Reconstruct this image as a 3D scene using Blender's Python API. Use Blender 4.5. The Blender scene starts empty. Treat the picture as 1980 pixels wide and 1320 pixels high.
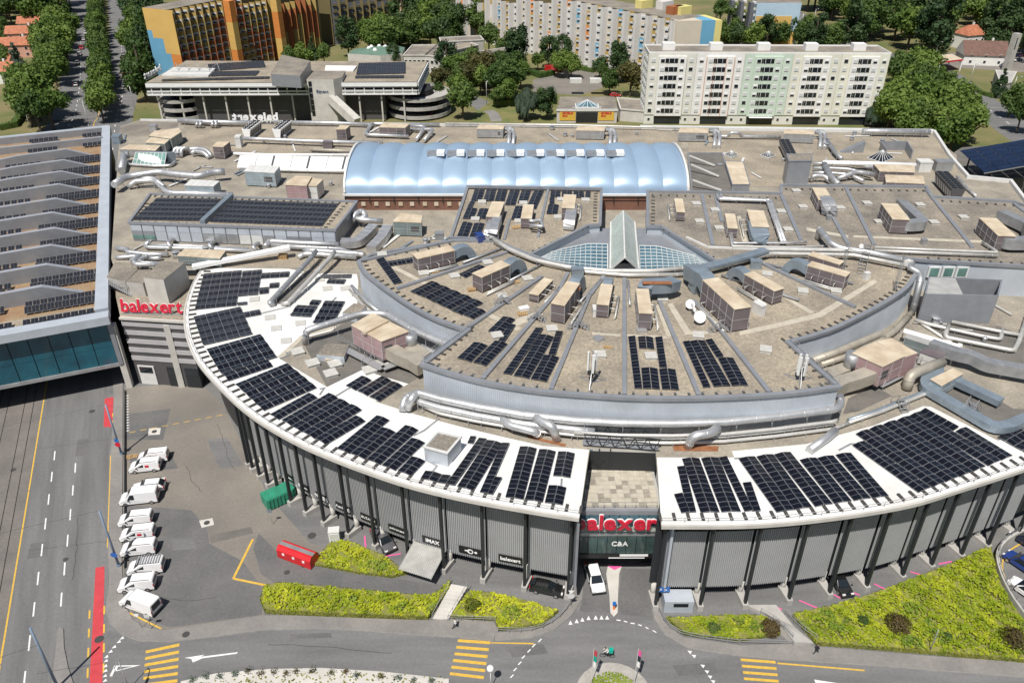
import bpy,math,random
from mathutils import Vector,Matrix
R = math.radians
random.seed(11)
sc = bpy.context.scene
COL = sc.collection
# == camera,sky,sun
F,TH,H = 1540.0,R(31.3),80.0
cd = bpy.data.cameras.new('camera')
cam = bpy.data.objects.new('camera',cd)
COL.objects.link(cam)
cd.sensor_width = 36.0
cd.lens = 36.0 * F / 1980.0
cd.clip_end = 6000
cd.clip_start = 1
cam.location = (0,0,H)
cam.rotation_euler = (R(90) - TH,0,0)
sc.camera = cam
SUN_AZ,SUN_EL = R(202),R(60)
w = bpy.data.worlds.new('World')
sc.world = w
w.use_nodes = True
nt = w.node_tree
bg = nt.nodes['Background']
sky = nt.nodes.new('ShaderNodeTexSky')
sky.sky_type = 'NISHITA'
sky.sun_disc = False
sky.sun_elevation = SUN_EL
sky.sun_rotation = SUN_AZ
sky.air_density = 1.0
sky.dust_density = 1.0
nt.links.new(sky.outputs[0],bg.inputs[0])
bg.inputs[1].default_value = 0.06
ld = bpy.data.lights.new('sun','SUN')
ld.energy = 5.0
ld.angle = R(0.53)
ld.color = (1.0,0.955,0.89)
sun = bpy.data.objects.new('sun',ld)
COL.objects.link(sun)
sd = Vector((math.sin(SUN_AZ) * math.cos(SUN_EL),math.cos(SUN_AZ) * math.cos(SUN_EL),math.sin(SUN_EL)))
sun.rotation_euler = sd.to_track_quat('Z','Y').to_euler()
sun.location = (0,0,200)
sc.view_settings.view_transform = 'Standard'
sc.view_settings.look = 'None'
sc.view_settings.exposure = 0.08
sc.view_settings.gamma = 1.0
sc.view_settings.use_curve_mapping = False
# == helpers
def W(u,v,z=0.0):
 """photo pixel seen on the level z"""
 a,b = (u - 990) / F,(660 - v) / F
 dy,dz = math.cos(TH) + b * math.sin(TH),-math.sin(TH) + b * math.cos(TH)
 t = (z - H) / dz
 return Vector((a * t,dy * t,z))
def Wd(u,v,y):
 """photo pixel seen on the upright plane at distance y"""
 a,b = (u - 990) / F,(660 - v) / F
 dy,dz = math.cos(TH) + b * math.sin(TH),-math.sin(TH) + b * math.cos(TH)
 t = y / dy
 return Vector((a * t,y,H + dz * t))
def WL(l,z): return [W(u,v,z) for u,v in l]
class MB:
 def __init__(s): s.v,s.f,s.m = [],[],[]
 def face(s,pts,mi=0):
  n = len(s.v); s.v += [tuple(p) for p in pts]; s.f.append(tuple(range(n,n + len(pts)))); s.m.append(mi)
  return s
 def prism(s,poly,z0,z1,mi=0,top=None,bottom=True):
  """upright prism over a plan polygon"""
  a = sum(poly[i][0] * poly[(i + 1) % len(poly)][1] - poly[(i + 1) % len(poly)][0] * poly[i][1] for i in range(len(poly)))
  if a < 0: poly = poly[::-1]
  n,k = len(s.v),len(poly)
  z0 = z0 if isinstance(z0,(list,tuple)) else [z0] * k
  z1 = z1 if isinstance(z1,(list,tuple)) else [z1] * k
  s.v += [(p[0],p[1],z) for p,z in zip(poly,z0)] + [(p[0],p[1],z) for p,z in zip(poly,z1)]
  for i in range(k):
   j = (i + 1) % k
   s.f.append((n + i,n + j,n + k + j,n + k + i)); s.m.append(mi)
  s.f.append(tuple(range(n + k,n + 2 * k))); s.m.append(mi if top is None else top)
  if bottom: s.f.append(tuple(range(n + k - 1,n - 1,-1))); s.m.append(mi)
  return s
 def box(s,c,size,rz=0.0,mi=0,top=None):
  """c = centre of the underside"""
  ca,sa = math.cos(rz),math.sin(rz)
  hx,hy = size[0] / 2,size[1] / 2
  poly = [(c[0] + x * ca - y * sa,c[1] + x * sa + y * ca) for x,y in ((-hx,-hy),(hx,-hy),(hx,hy),(-hx,hy))]
  return s.prism(poly,c[2],c[2] + size[2],mi,top)
 def bar(s,a,b,wd,ht,mi=0):
  """square bar from a to b, wd across, ht upwards (centred)"""
  a,b = Vector(a),Vector(b)
  d = (b - a)
  if d.length < 1e-6: return s
  d.normalize()
  up = Vector((0,0,1)) if abs(d.z) < 0.95 else Vector((0,1,0))
  sx = d.cross(up).normalized() * (wd / 2); uy = sx.normalized().cross(d).normalized() * (ht / 2)
  n = len(s.v)
  for p in (a,b):
   s.v += [tuple(p - sx - uy),tuple(p + sx - uy),tuple(p + sx + uy),tuple(p - sx + uy)]
  for i in range(4):
   j = (i + 1) % 4
   s.f.append((n + i,n + j,n + 4 + j,n + 4 + i)); s.m.append(mi)
  s.f += [(n + 3,n + 2,n + 1,n),(n + 4,n + 5,n + 6,n + 7)]; s.m += [mi,mi]
  return s
 def sweep(s,pts,prof,mi=0,caps=True,closed=False):
  """sweep a closed profile [(side, up)] along pts, mitred"""
  pts = [Vector(p) for p in pts]; k = len(prof); n0 = len(s.v); n = len(pts)
  for i,p in enumerate(pts):
   if closed: d0 = (p - pts[i - 1]).normalized(); d1 = (pts[(i + 1) % n] - p).normalized()
   else:
    d0 = (p - pts[i - 1]).normalized() if i else (pts[1] - p).normalized()
    d1 = (pts[i + 1] - p).normalized() if i < n - 1 else d0
   d = (d0 + d1)
   d = d.normalized() if d.length > 1e-4 else d1
   up = Vector((0,0,1))
   if abs(d.z) > 0.97:
    up = getattr(s,'_fw',Vector((0,1,0)))
   sx = d.cross(up)
   sx = sx.normalized() if sx.length > 1e-5 else Vector((1,0,0))
   if abs(d.z) < 0.9: s._fw = -Vector((d.x,d.y,0)).normalized() if d.z > 0 else Vector((d.x,d.y,0)).normalized()
   uy = sx.cross(d).normalized()
   m = 1.0 / max(0.5,d.dot(d1))
   s.v += [tuple(p + sx * (a * m) + uy * b) for a,b in prof]
  rng = n if closed else n - 1
  for i in range(rng):
   i2 = (i + 1) % n
   for j in range(k):
    j2 = (j + 1) % k
    s.f.append((n0 + i * k + j,n0 + i * k + j2,n0 + i2 * k + j2,n0 + i2 * k + j)); s.m.append(mi)
  if caps and not closed:
   s.f.append(tuple(n0 + j for j in range(k - 1,-1,-1))); s.m.append(mi)
   s.f.append(tuple(n0 + (n - 1) * k + j for j in range(k))); s.m.append(mi)
  return s
 def tube(s,pts,r,n=10,mi=0,bend=None):
  if bend is None: bend = r * 1.6
  pts = fillet(pts,bend)
  return s.sweep(pts,[(r * math.cos(2 * math.pi * i / n),r * math.sin(2 * math.pi * i / n)) for i in range(n)],mi)
 def duct(s,pts,wd,ht,mi=0): return s.sweep(pts,[(-wd / 2,-ht / 2),(wd / 2,-ht / 2),(wd / 2,ht / 2),(-wd / 2,ht / 2)],mi)
 def cyl(s,c,r,h,n=12,mi=0,r2=None,top=None):
  r2 = r if r2 is None else r2
  n0 = len(s.v)
  for rr,z in ((r,c[2]),(r2,c[2] + h)):
   s.v += [(c[0] + rr * math.cos(2 * math.pi * i / n),c[1] + rr * math.sin(2 * math.pi * i / n),z) for i in range(n)]
  for i in range(n):
   j = (i + 1) % n
   s.f.append((n0 + i,n0 + j,n0 + n + j,n0 + n + i)); s.m.append(mi)
  s.f.append(tuple(n0 + n + i for i in range(n))); s.m.append(mi if top is None else top)
  s.f.append(tuple(n0 + i for i in range(n - 1,-1,-1))); s.m.append(mi)
  return s
 def build(s,name,mats,parent=None,smooth=False):
  if not isinstance(mats,(list,tuple)): mats = [mats]
  off = parent_loc(parent)
  me = bpy.data.meshes.new(name)
  me.from_pydata([(a - off[0],b - off[1],c - off[2]) for a,b,c in s.v],[],s.f)
  for m in mats: me.materials.append(m)
  if len(mats) > 1: me.polygons.foreach_set('material_index',s.m)
  if smooth:
   me.polygons.foreach_set('use_smooth',[len(f) == 4 for f in s.f])
  me.update()
  o = bpy.data.objects.new(name,me)
  COL.objects.link(o)
  if parent is not None: o.parent = parent
  return o
def parent_loc(p):
 l = Vector((0,0,0))
 while p is not None: l += Vector(p.location); p = p.parent
 return l
def fillet(pts,r,n=4):
 pts = [Vector(p) for p in pts]
 if r <= 0 or len(pts) < 3: return pts
 out = [pts[0]]
 for i in range(1,len(pts) - 1):
  a,b,c = pts[i - 1],pts[i],pts[i + 1]
  d0,d1 = (a - b),(c - b)
  rr = min(r,d0.length * 0.45,d1.length * 0.45)
  if d0.normalized().dot(d1.normalized()) < -0.985: out.append(b); continue
  p0,p1 = b + d0.normalized() * rr,b + d1.normalized() * rr
  for k in range(n + 1):
   t = k / n
   out.append(p0 * (1 - t) ** 2 + b * 2 * t * (1 - t) + p1 * t * t)
 out.append(pts[-1])
 return out
def smooth_line(pts,n=4):
 """Catmull-Rom through pts"""
 pts = [Vector(p) for p in pts]; o = []
 for i in range(len(pts) - 1):
  p0,p1,p2 = pts[max(0,i - 1)],pts[i],pts[i + 1]
  p3 = pts[min(len(pts) - 1,i + 2)]
  for k in range(n):
   t = k / n
   o.append(0.5 * ((2 * p1) + (p2 - p0) * t + (2 * p0 - 5 * p1 + 4 * p2 - p3) * t * t + (3 * p1 - p0 - 3 * p2 + p3) * t ** 3))
 o.append(pts[-1])
 return o
def arclen(pts):
 s = [0.0]
 for a,b in zip(pts,pts[1:]): s.append(s[-1] + (Vector(b) - Vector(a)).length)
 return s
def along(pts,d,S=None):
 S = S or arclen(pts)
 d = max(0,min(S[-1],d))
 for i in range(len(pts) - 1):
  if d <= S[i + 1] or i == len(pts) - 2:
   t = (d - S[i]) / max(1e-9,S[i + 1] - S[i])
   p = Vector(pts[i]).lerp(Vector(pts[i + 1]),t)
   tg = (Vector(pts[i + 1]) - Vector(pts[i])).normalized()
   return p,tg
def offset_line(pts,d):
 """shift a plan line sideways: d > 0 to the left of travel"""
 o = []
 for i,p in enumerate(pts):
  a,b = Vector(pts[max(0,i - 1)]),Vector(pts[min(len(pts) - 1,i + 1)])
  t = (b - a).normalized()
  o.append(Vector(p) + Vector((-t.y,t.x,0)) * d)
 return o
def tag(o,label,cat,group=None):
 o['label'] = label; o['category'] = cat
 if group: o['group'] = group
 return o
def kind(o,k): o['kind'] = k; return o
def thing(name,label,cat,loc=(0,0,0),group=None,rz=0.0):
 o = bpy.data.objects.new(name,None)
 COL.objects.link(o)
 o.location = loc; o.rotation_euler = (0,0,rz); o.empty_display_size = 0.5
 return tag(o,label,cat,group)
def copy_tree(o,parent=None):
 c = o.copy(); COL.objects.link(c)
 if parent is not None: c.parent = parent
 for ch in o.children: copy_tree(ch,c)
 return c
def put(o,name,parent,loc,rot=(0,0,0),scale=(1,1,1)):
 """a copy of a one-mesh part"""
 c = bpy.data.objects.new(name,o); COL.objects.link(c)
 c.parent = parent
 off = parent_loc(parent)
 c.location = Vector(loc) - off; c.rotation_euler = rot; c.scale = scale
 return c
# == materials
M = {}
def mat(name,col,rough=0.6,metal=0.0,var=0.0,scale=1.0,col2=None,bump=0.0,spec=0.5,detail=4.0,streak=None,fine=0.0,alpha=None,coat=0.0,rot=0.0):
 m = bpy.data.materials.new(name); m.use_nodes = True
 t = m.node_tree; b = t.nodes['Principled BSDF']
 b.inputs['Roughness'].default_value = rough
 b.inputs['Metallic'].default_value = metal
 b.inputs['Specular IOR Level'].default_value = spec
 if coat: b.inputs['Coat Weight'].default_value = coat; b.inputs['Coat Roughness'].default_value = 0.05
 c1 = (*col,1)
 if not (var or col2 or fine): b.inputs['Base Color'].default_value = c1
 else:
  tc = t.nodes.new('ShaderNodeTexCoord')
  n = t.nodes.new('ShaderNodeTexNoise'); n.inputs['Scale'].default_value = scale; n.inputs['Detail'].default_value = detail; n.inputs['Roughness'].default_value = 0.6
  src = tc.outputs['Object']
  if streak:
   r0 = t.nodes.new('ShaderNodeMapping'); r0.inputs['Rotation'].default_value = (0,0,rot); t.links.new(src,r0.inputs[0]); src = r0.outputs[0]
   mp = t.nodes.new('ShaderNodeMapping'); mp.inputs['Scale'].default_value = streak
   t.links.new(src,mp.inputs[0]); src = mp.outputs[0]
  t.links.new(src,n.inputs['Vector'])
  r = t.nodes.new('ShaderNodeValToRGB')
  r.color_ramp.elements[0].position = 0.34; r.color_ramp.elements[1].position = 0.68
  lo = col2 if col2 else tuple(c * (1 - var) for c in col)
  hi = col if col2 else tuple(min(1,c * (1 + var)) for c in col)
  r.color_ramp.elements[0].color = (*lo,1); r.color_ramp.elements[1].color = (*hi,1)
  t.links.new(n.outputs[0],r.inputs[0])
  out = r.outputs[0]
  if fine:
   n2 = t.nodes.new('ShaderNodeTexNoise'); n2.inputs['Scale'].default_value = 2.6; n2.inputs['Detail'].default_value = 3
   t.links.new(tc.outputs['Object'],n2.inputs['Vector'])
   mr = t.nodes.new('ShaderNodeMapRange'); mr.inputs[1].default_value = 0.25; mr.inputs[2].default_value = 0.75
   mr.inputs[3].default_value = 1 - fine; mr.inputs[4].default_value = 1 + fine
   t.links.new(n2.outputs[0],mr.inputs[0])
   mx = t.nodes.new('ShaderNodeMix'); mx.data_type = 'RGBA'; mx.blend_type = 'MULTIPLY'; mx.inputs[0].default_value = 1
   t.links.new(out,mx.inputs[6]); t.links.new(mr.outputs[0],mx.inputs[7]); out = mx.outputs[2]
  t.links.new(out,b.inputs['Base Color'])
  if bump:
   bp = t.nodes.new('ShaderNodeBump'); bp.inputs['Strength'].default_value = bump; bp.inputs['Distance'].default_value = 0.05
   t.links.new(n.outputs[0],bp.inputs['Height']); t.links.new(bp.outputs[0],b.inputs['Normal'])
 if alpha is not None: b.inputs['Alpha'].default_value = alpha
 M[name] = m
 return m
mat('grass',(0.10,0.125,0.035),0.95,col2=(0.21,0.17,0.08),scale=0.05,detail=8,fine=0.3)
mat('lawn',(0.22,0.185,0.075),0.95,col2=(0.11,0.14,0.04),scale=0.12,detail=6,fine=0.25)
mat('asphalt',(0.185,0.183,0.18),0.9,col2=(0.128,0.128,0.128),scale=0.11,detail=9,fine=0.10,streak=(.5,3.2,1))
mat('asphalt_main',(0.185,0.183,0.18),0.9,col2=(0.12,0.12,0.12),scale=0.11,detail=8,fine=0.10,streak=(4.5,.35,1),rot=-.404)
mat('asphalt_lot',(0.235,0.21,0.18),0.92,col2=(0.155,0.145,0.13),scale=0.07,detail=10,fine=0.10)
mat('asphalt_dark',(0.15,0.146,0.142),0.92,col2=(0.11,0.11,0.11),scale=0.2,detail=8,fine=0.12)
mat('tram_bed',(0.19,0.172,0.155),0.9,col2=(0.135,0.124,0.115),scale=0.2,detail=8,fine=0.12)
mat('rail_steel',(0.05,0.047,0.045),0.5,0.6)
mat('sidewalk',(0.25,0.235,0.218),0.9,col2=(0.19,0.18,0.17),scale=0.2,detail=8,fine=0.10)
mat('concrete',(0.40,0.385,0.36),0.85,var=0.14,scale=0.4,detail=8)
mat('concrete_light',(0.52,0.50,0.46),0.85,var=0.12,scale=0.4,detail=8)
mat('kerb',(0.36,0.34,0.31),0.85,var=0.15,scale=1.0)
mat('paint_white',(0.72,0.72,0.70),0.7,var=0.10,scale=3.0)
mat('paint_yellow',(0.62,0.39,0.055),0.7,var=0.13,scale=2.5)
mat('paint_red',(0.50,0.05,0.06),0.8,var=0.10,scale=1.0)
mat('paint_pink',(0.75,0.10,0.32),0.7)
mat('gravel',(0.37,0.318,0.24),0.95,col2=(0.225,0.196,0.157),scale=0.14,detail=12,fine=0.30)
mat('gravel_dark',(0.295,0.258,0.208),0.95,col2=(0.165,0.149,0.128),scale=0.16,detail=12,fine=0.30)
mat('bitumen',(0.17,0.158,0.14),0.9,col2=(0.115,0.108,0.098),scale=0.3,detail=8,fine=0.10)
mat('screed',(0.35,0.312,0.25),0.9,col2=(0.22,0.198,0.165),scale=0.22,detail=12,fine=0.2)
mat('membrane',(0.78,0.775,0.755),0.6,col2=(0.62,0.61,0.58),scale=0.12,detail=12,fine=.04)
mat('slab_path',(0.46,0.42,0.34),0.9,var=0.13,scale=0.8)
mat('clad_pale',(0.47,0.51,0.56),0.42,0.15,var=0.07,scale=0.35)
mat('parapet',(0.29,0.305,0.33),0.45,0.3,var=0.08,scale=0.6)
mat('clad_grey',(0.36,0.365,0.37),0.5,0.0,var=0.05,scale=0.3)
mat('black_steel',(0.022,0.025,0.028),0.5)
mat('void_shade',(0.018,0.018,0.02),0.9)  # near-black colour standing in for the shade inside voids
mat('galv',(0.58,0.585,0.59),0.46,0.7,var=0.12,scale=0.7)
mat('galv_dull',(0.42,0.43,0.44),0.5,0.6,var=0.14,scale=0.7)
mat('pipe_pale',(0.55,0.54,0.51),0.45,0.35,var=0.12,scale=0.6)
mat('pipe_sand',(0.42,0.385,0.32),0.55,0.3,var=0.14,scale=0.6)
mat('duct_blue',(0.27,0.325,0.375),0.42,0.4,var=0.14,scale=0.5)
mat('steel_rail',(0.42,0.43,0.44),0.45,0.5)
mat('unit_tan',(0.64,0.56,0.43),0.7,col2=(0.46,0.37,0.26),scale=0.35,detail=6)
mat('unit_plum',(0.165,0.138,0.145),0.5,0.1,var=0.10,scale=0.6)
mat('unit_pink',(0.36,0.245,0.25),0.55,0.0,var=0.14,scale=0.5)
mat('unit_blue',(0.32,0.39,0.43),0.5,0.2,var=0.14,scale=0.6)
mat('unit_teal',(0.20,0.245,0.25),0.5,0.2,var=0.15,scale=0.6)
mat('unit_white',(0.62,0.62,0.60),0.5,var=0.08,scale=0.6)
mat('unit_edge',(0.55,0.55,0.55),0.4,0.5)
mat('white',(0.78,0.78,0.77),0.5,var=0.04,scale=0.6)
mat('hatch',(0.50,0.49,0.455),0.6,var=0.10,scale=1.5)
mat('rust',(0.28,0.115,0.05),0.8,var=0.25,scale=1.5)
mat('pallet',(0.42,0.28,0.14),0.9,var=0.2,scale=2)
mat('cell',(0.008,0.009,0.014),0.2,0.0,var=0.3,scale=0.25,spec=0.42)
mat('cell_dull',(0.020,0.021,0.026),0.28,0.0,var=0.25,scale=0.6,spec=0.5)
mat('cell_frame',(0.30,0.31,0.33),0.4,0.5)
mat('rubber',(0.055,0.053,0.05),0.9)
mat('glass_teal',(0.014,0.12,0.165),0.12,0.0,col2=(0.008,0.05,0.08),scale=0.16,spec=0.7)
mat('glass_green',(0.14,0.27,0.24),0.38,0.1,var=0.3,scale=0.3,spec=0.7)
mat('glass_ent',(0.05,0.085,0.08),0.1,0,var=.4,scale=.3,spec=.7)  # teal tint and mottling stand in for reflections of the forecourt
mat('glass_dark',(0.018,0.022,0.027),0.08,0.0,spec=0.7,var=0.3,scale=0.2)
mat('glass_sky',(0.12,0.22,0.27),0.14,0.1,col2=(0.06,0.13,0.17),scale=0.3,spec=0.8)
mat('mullion',(0.66,0.67,0.66),0.5)
mat('foil',(0.30,0.415,0.55),0.42,0.2,var=0.05,scale=0.12,spec=0.7)
mat('brown_clad',(0.20,0.10,0.07),0.6,0.1,var=0.12,scale=0.4)
mat('sign_red',(0.56,0.018,0.045),0.4)
mat('sign_white',(0.82,0.82,0.81),0.4)
mat('sign_black',(0.012,0.012,0.013),0.4)
mat('louvre',(0.085,0.082,0.085),0.6,0.1,var=0.1,scale=0.4)
mat('stripe_light',(0.42,0.41,0.415),0.6,var=0.08,scale=0.4)
mat('roof_tile',(0.40,0.15,0.08),0.85,var=0.25,scale=0.8)
mat('roof_brown',(0.15,0.085,0.065),0.85,var=0.2,scale=0.8)
mat('ridge_cap',(.36,.375,.41),.5,.2,var=.06,scale=.5)
mat('render_white',(0.72,0.71,0.67),0.8,var=0.05,scale=0.4)
mat('render_pink',(0.60,0.33,0.25),0.8,var=0.06,scale=0.4)
mat('green_roof',(0.12,0.20,0.155),0.7,var=0.12,scale=0.3)
mat('bark',(0.09,0.07,0.05),0.95,var=0.25,scale=2)
mat('soil',(0.20,0.20,0.05),0.95,var=0.3,scale=0.6)
mat('sedum_grit',(0.25,0.145,0.08),0.95,col2=(0.30,0.22,0.13),scale=0.4,detail=8,fine=0.2)
mat('car_white',(0.78,0.78,0.78),0.28,0.0,coat=0.6,spec=0.5)
mat('car_black',(0.012,0.012,0.013),0.25,coat=0.8)
mat('car_blue',(0.02,0.05,0.22),0.25,coat=0.8)
mat('car_navy',(0.012,0.018,0.05),0.25,coat=0.8)
mat('car_silver',(0.45,0.46,0.47),0.3,0.5,coat=0.6)
mat('car_red',(0.45,0.02,0.02),0.28,coat=0.6)
mat('car_grey',(0.13,0.13,0.14),0.3,0.3,coat=0.6)
mat('tyre',(0.02,0.02,0.02),0.85)
mat('rim',(0.5,0.5,0.5),0.35,0.7)
mat('car_glass',(0.015,0.02,0.024),0.06,spec=0.7)
mat('lamp_red',(0.45,0.015,0.012),0.3)
mat('lamp_clear',(0.7,0.7,0.68),0.15)
mat('plastic_black',(0.03,0.03,0.03),0.6)
mat('skip_green',(0.03,0.24,0.145),0.55,var=0.2,scale=0.8)
mat('bin_red',(0.56,0.02,0.025),0.4,var=0.08,scale=0.6)
mat('pole_blue',(0.20,0.26,0.34),0.5,0.2)
mat('sign_blue',(0.02,0.13,0.42),0.4)
mat('orange',(0.75,0.20,0.02),0.5)
mat('skin',(0.45,0.27,0.19),0.6)
mat('cloth_dark',(0.02,0.022,0.028),0.9)
mat('cloth_white',(0.65,0.65,0.64),0.9)
mat('cloth_blue',(0.05,0.08,0.16),0.9)
mat('box_green',(0.0,0.36,0.27),0.5)
mat('hair',(0.03,0.02,0.015),0.8)
def foliage(name,a,b,tr=0.25):
 m = bpy.data.materials.new(name); m.use_nodes = True
 t = m.node_tree; bs = t.nodes['Principled BSDF']
 bs.inputs['Roughness'].default_value = 0.6
 bs.inputs['Specular IOR Level'].default_value = 0.25
 tc = t.nodes.new('ShaderNodeTexCoord')
 n = t.nodes.new('ShaderNodeTexNoise'); n.inputs['Scale'].default_value = 0.55; n.inputs['Detail'].default_value = 6
 t.links.new(tc.outputs['Object'],n.inputs['Vector'])
 oi = t.nodes.new('ShaderNodeObjectInfo')
 ad = t.nodes.new('ShaderNodeMath'); ad.operation = 'MULTIPLY_ADD'; ad.inputs[1].default_value = 0.35;
 t.links.new(oi.outputs['Random'],ad.inputs[0]); t.links.new(n.outputs[0],ad.inputs[2])
 sb = t.nodes.new('ShaderNodeMath'); sb.operation = 'SUBTRACT'; sb.inputs[1].default_value = 0.17
 t.links.new(ad.outputs[0],sb.inputs[0])
 r = t.nodes.new('ShaderNodeValToRGB')
 r.color_ramp.elements[0].position = 0.3; r.color_ramp.elements[1].position = 0.72
 r.color_ramp.elements[0].color = (*a,1); r.color_ramp.elements[1].color = (*b,1)
 t.links.new(sb.outputs[0],r.inputs[0]); t.links.new(r.outputs[0],bs.inputs['Base Color'])
 ts = t.nodes.new('ShaderNodeBsdfTranslucent'); t.links.new(r.outputs[0],ts.inputs[0])
 mx = t.nodes.new('ShaderNodeMixShader'); mx.inputs[0].default_value = tr
 t.links.new(bs.outputs[0],mx.inputs[1]); t.links.new(ts.outputs[0],mx.inputs[2])
 t.links.new(mx.outputs[0],t.nodes['Material Output'].inputs[0])
 M[name] = m
foliage('leaf_mid',(0.05,0.095,0.022),(0.115,0.175,0.042))
foliage('leaf_dark',(0.034,0.068,0.026),(0.072,0.12,0.04))
foliage('leaf_bright',(0.075,0.135,0.024),(0.165,0.235,0.048))
foliage('leaf_blue',(0.07,0.105,0.075),(0.13,0.17,0.115))
foliage('leaf_dry',(0.06,0.065,0.02),(0.13,0.12,0.04))
foliage('cover_leaf',(0.20,0.27,0.012),(0.52,0.53,0.03),0.2)
foliage('cover_green',(0.12,0.19,0.02),(0.25,0.32,0.035),0.15)
foliage('hedge_leaf',(0.10,0.125,0.015),(0.22,0.22,0.03),0.1)
foliage('bush_brown',(0.075,0.06,0.022),(0.15,0.10,0.045),0.1)
# == GROUND
def sheet(name,pts,z,m,parent=None):
 o = MB().face([(p[0],p[1],z) for p in pts]).build(name,m,parent)
 # keep the normal up
 if o.data.polygons[0].normal.z < 0: o.data.flip_normals()
 return o
def structure(o): o['kind'] = 'structure'; return o
g = structure(sheet('ground',[(-3000,-200),(3000,-200),(3000,4000),(-3000,4000)],0,M['grass']))
D0 = Vector((-54.1,74.9,0)); DD = Vector((-.3935,.9194,0)); DN = Vector((.9194,.3935,0))
def RD(s,t,z=0.0):
 p = D0 + DD * s + DN * t
 return Vector((p.x,p.y,z))
street = structure(sheet('street',[(-130,28),(170,28),(170,128),(-72,128)],0.004,M['asphalt']))
mroad = structure(sheet('main_road',[RD(-60,-24),RD(-60,0.4),RD(60,0.6),RD(60,-24)],0.008,M['asphalt_main']))
tram = structure(sheet('tram_bed',[RD(-60,-24),RD(-60,-11.8),RD(60,-9.9),RD(60,-24)],0.012,M['tram_bed']))
lot_px = [(240,748),(385,740),(430,780),(520,960),(600,1050),(640,1060),(608,1095),(700,1110),(780,1125),(860,1130),(828,1156),(540,1131),(513,1136),(504,1165),(512,1188),(450,1200),(330,1218),(285,1212),(258,1195),(240,1150),(236,1080),(238,900)]
lot = structure(sheet('car_park',WL(lot_px,0),0.010,M['asphalt_lot']))
sheet('tarmac_patch',WL([(240,975),(300,980),(370,986),(400,1020),(405,1050),(470,1085),(510,1140),(506,1188),(330,1212),(262,1195),(240,1140)],0),0.014,M['asphalt_dark'],lot)
sheet('tarmac_patch',WL([(605,1092),(700,1108),(830,1128),(860,1130),(828,1156),(540,1131),(505,1110),(490,1060),(500,1030),(545,1075)],0),0.015,M['asphalt_dark'],lot)
sheet('tarmac_patch',WL([(245,800),(330,790),(315,850),(245,850)],0),0.014,M['asphalt_dark'],lot)
for pp in ([(288,828),(311,827),(309,840),(286,841)],[(385,1006),(411,1001),(414,1014),(390,1020)],[(296,925),(320,922),(320,936),(298,938)]):
 s_ = sheet('manhole_slab',WL(pp,0),0.019,M['concrete_light'],lot)
 c = sum(WL(pp,0),Vector()) / 4
 MB().cyl((c.x,c.y,0.020),0.42,0.006,14).build('manhole_cover',M['rubber'],s_)
# raised pavements
def raised(name,px,h=0.13,m='sidewalk',km='kerb',world=False):
 pts = px if world else WL(px,0)
 return structure(MB().prism([(p[0],p[1]) for p in pts],0,h,1,0).build(name,[M[m],M[km]]))
raised('pavement',[RD(60,0.6),RD(40,1.3),RD(26,0.9),RD(3,0.5),RD(-4,0.7),W(204,1180),W(213,1205),W(235,1226),W(268,1239),W(330,1240),W(420,1230),W(507,1218),W(620,1215),W(700,1219),W(890,1233),W(955,1238),W(957,1226),W(955,1203),W(880,1196),W(830,1200),W(560,1190),W(505,1190),W(400,1206),W(315,1219),W(283,1214),W(257,1198),W(240,1165),RD(0,2.2),RD(20,2.5),RD(41,2.7),RD(60,3.0)],world=True)
raised('pavement',[(955,1203),(957,1238),(1030,1233),(1075,1215),(1105,1190),(1125,1160),(1130,1110),(1122,1090),(1112,1110),(1108,1150),(1085,1190),(1050,1214),(965,1223)],0.14)
raised('pavement',[(1262,1150),(1264,1195),(1285,1226),(1330,1252),(1430,1268),(1500,1274),(1700,1287),(2060,1315),(2060,1286),(1790,1268),(1570,1250),(1500,1205),(1480,1200),(1530,1245),(1430,1248),(1320,1232),(1282,1200),(1275,1150)],0.14)
isl = raised('traffic_island',[(1176,1092),(1172,1110),(1178,1150),(1180,1185),(1187,1193),(1194,1185),(1195,1150),(1197,1110),(1202,1096)],0.15,'concrete_light')
raised('traffic_island',[(112,1216),(117,1213),(123,1217),(124,1250),(132,1290),(145,1330),(100,1330),(108,1260)],0.14,'sidewalk')
pl = raised('planting_strip',[(350,1318),(420,1302),(520,1294),(620,1292),(740,1299),(868,1313),(868,1340),(350,1340)],0.16,'concrete_light')
sheet('lane_surface',WL([(1125,1095),(1172,1100),(1178,1150),(1180,1184),(1120,1182),(1128,1150)],0),0.016,M['asphalt_dark'],street)
sheet('lane_surface',WL([(1202,1098),(1262,1100),(1258,1150),(1262,1193),(1196,1187),(1197,1150)],0),0.016,M['asphalt_dark'],street)
# painted markings -------------------------------------------------
def paint(name,px,m,parent,z=0.022,world=False):
 return sheet(name,px if world else WL(px,0),z,M[m],parent)
for i in range(10):
 s0 = 27.5 - i * 5.35
 t = -7.3 - (27 - s0) * 0.02
 paint('lane_dash',[RD(s0 - 1.3,t - .09),RD(s0 - 1.3,t + .09),RD(s0 + 1.1,t + .09),RD(s0 + 1.1,t - .09)],'paint_white',mroad,0.016,True)
for i in range(7):
 s0 = 23.0 - i * 5.45
 if s0 < -7: break
 t = -4.2 - (23 - s0) * 0.025
 paint('lane_dash',[RD(s0 - 1.3,t - .09),RD(s0 - 1.3,t + .09),RD(s0 + 1.1,t + .09),RD(s0 + 1.1,t - .09)],'paint_white',mroad,0.016,True)
for a,b in ((58,20),(20,-12),(-12,-50)):
 ta,tb = -10.7 + a * .019,-10.7 + b * .019
 paint('edge_line',[RD(a - .2,ta - .1),RD(a - .2,ta + .1),RD(b,tb + .1),RD(b,tb - .1)],'paint_yellow',mroad,0.017,True)
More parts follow.
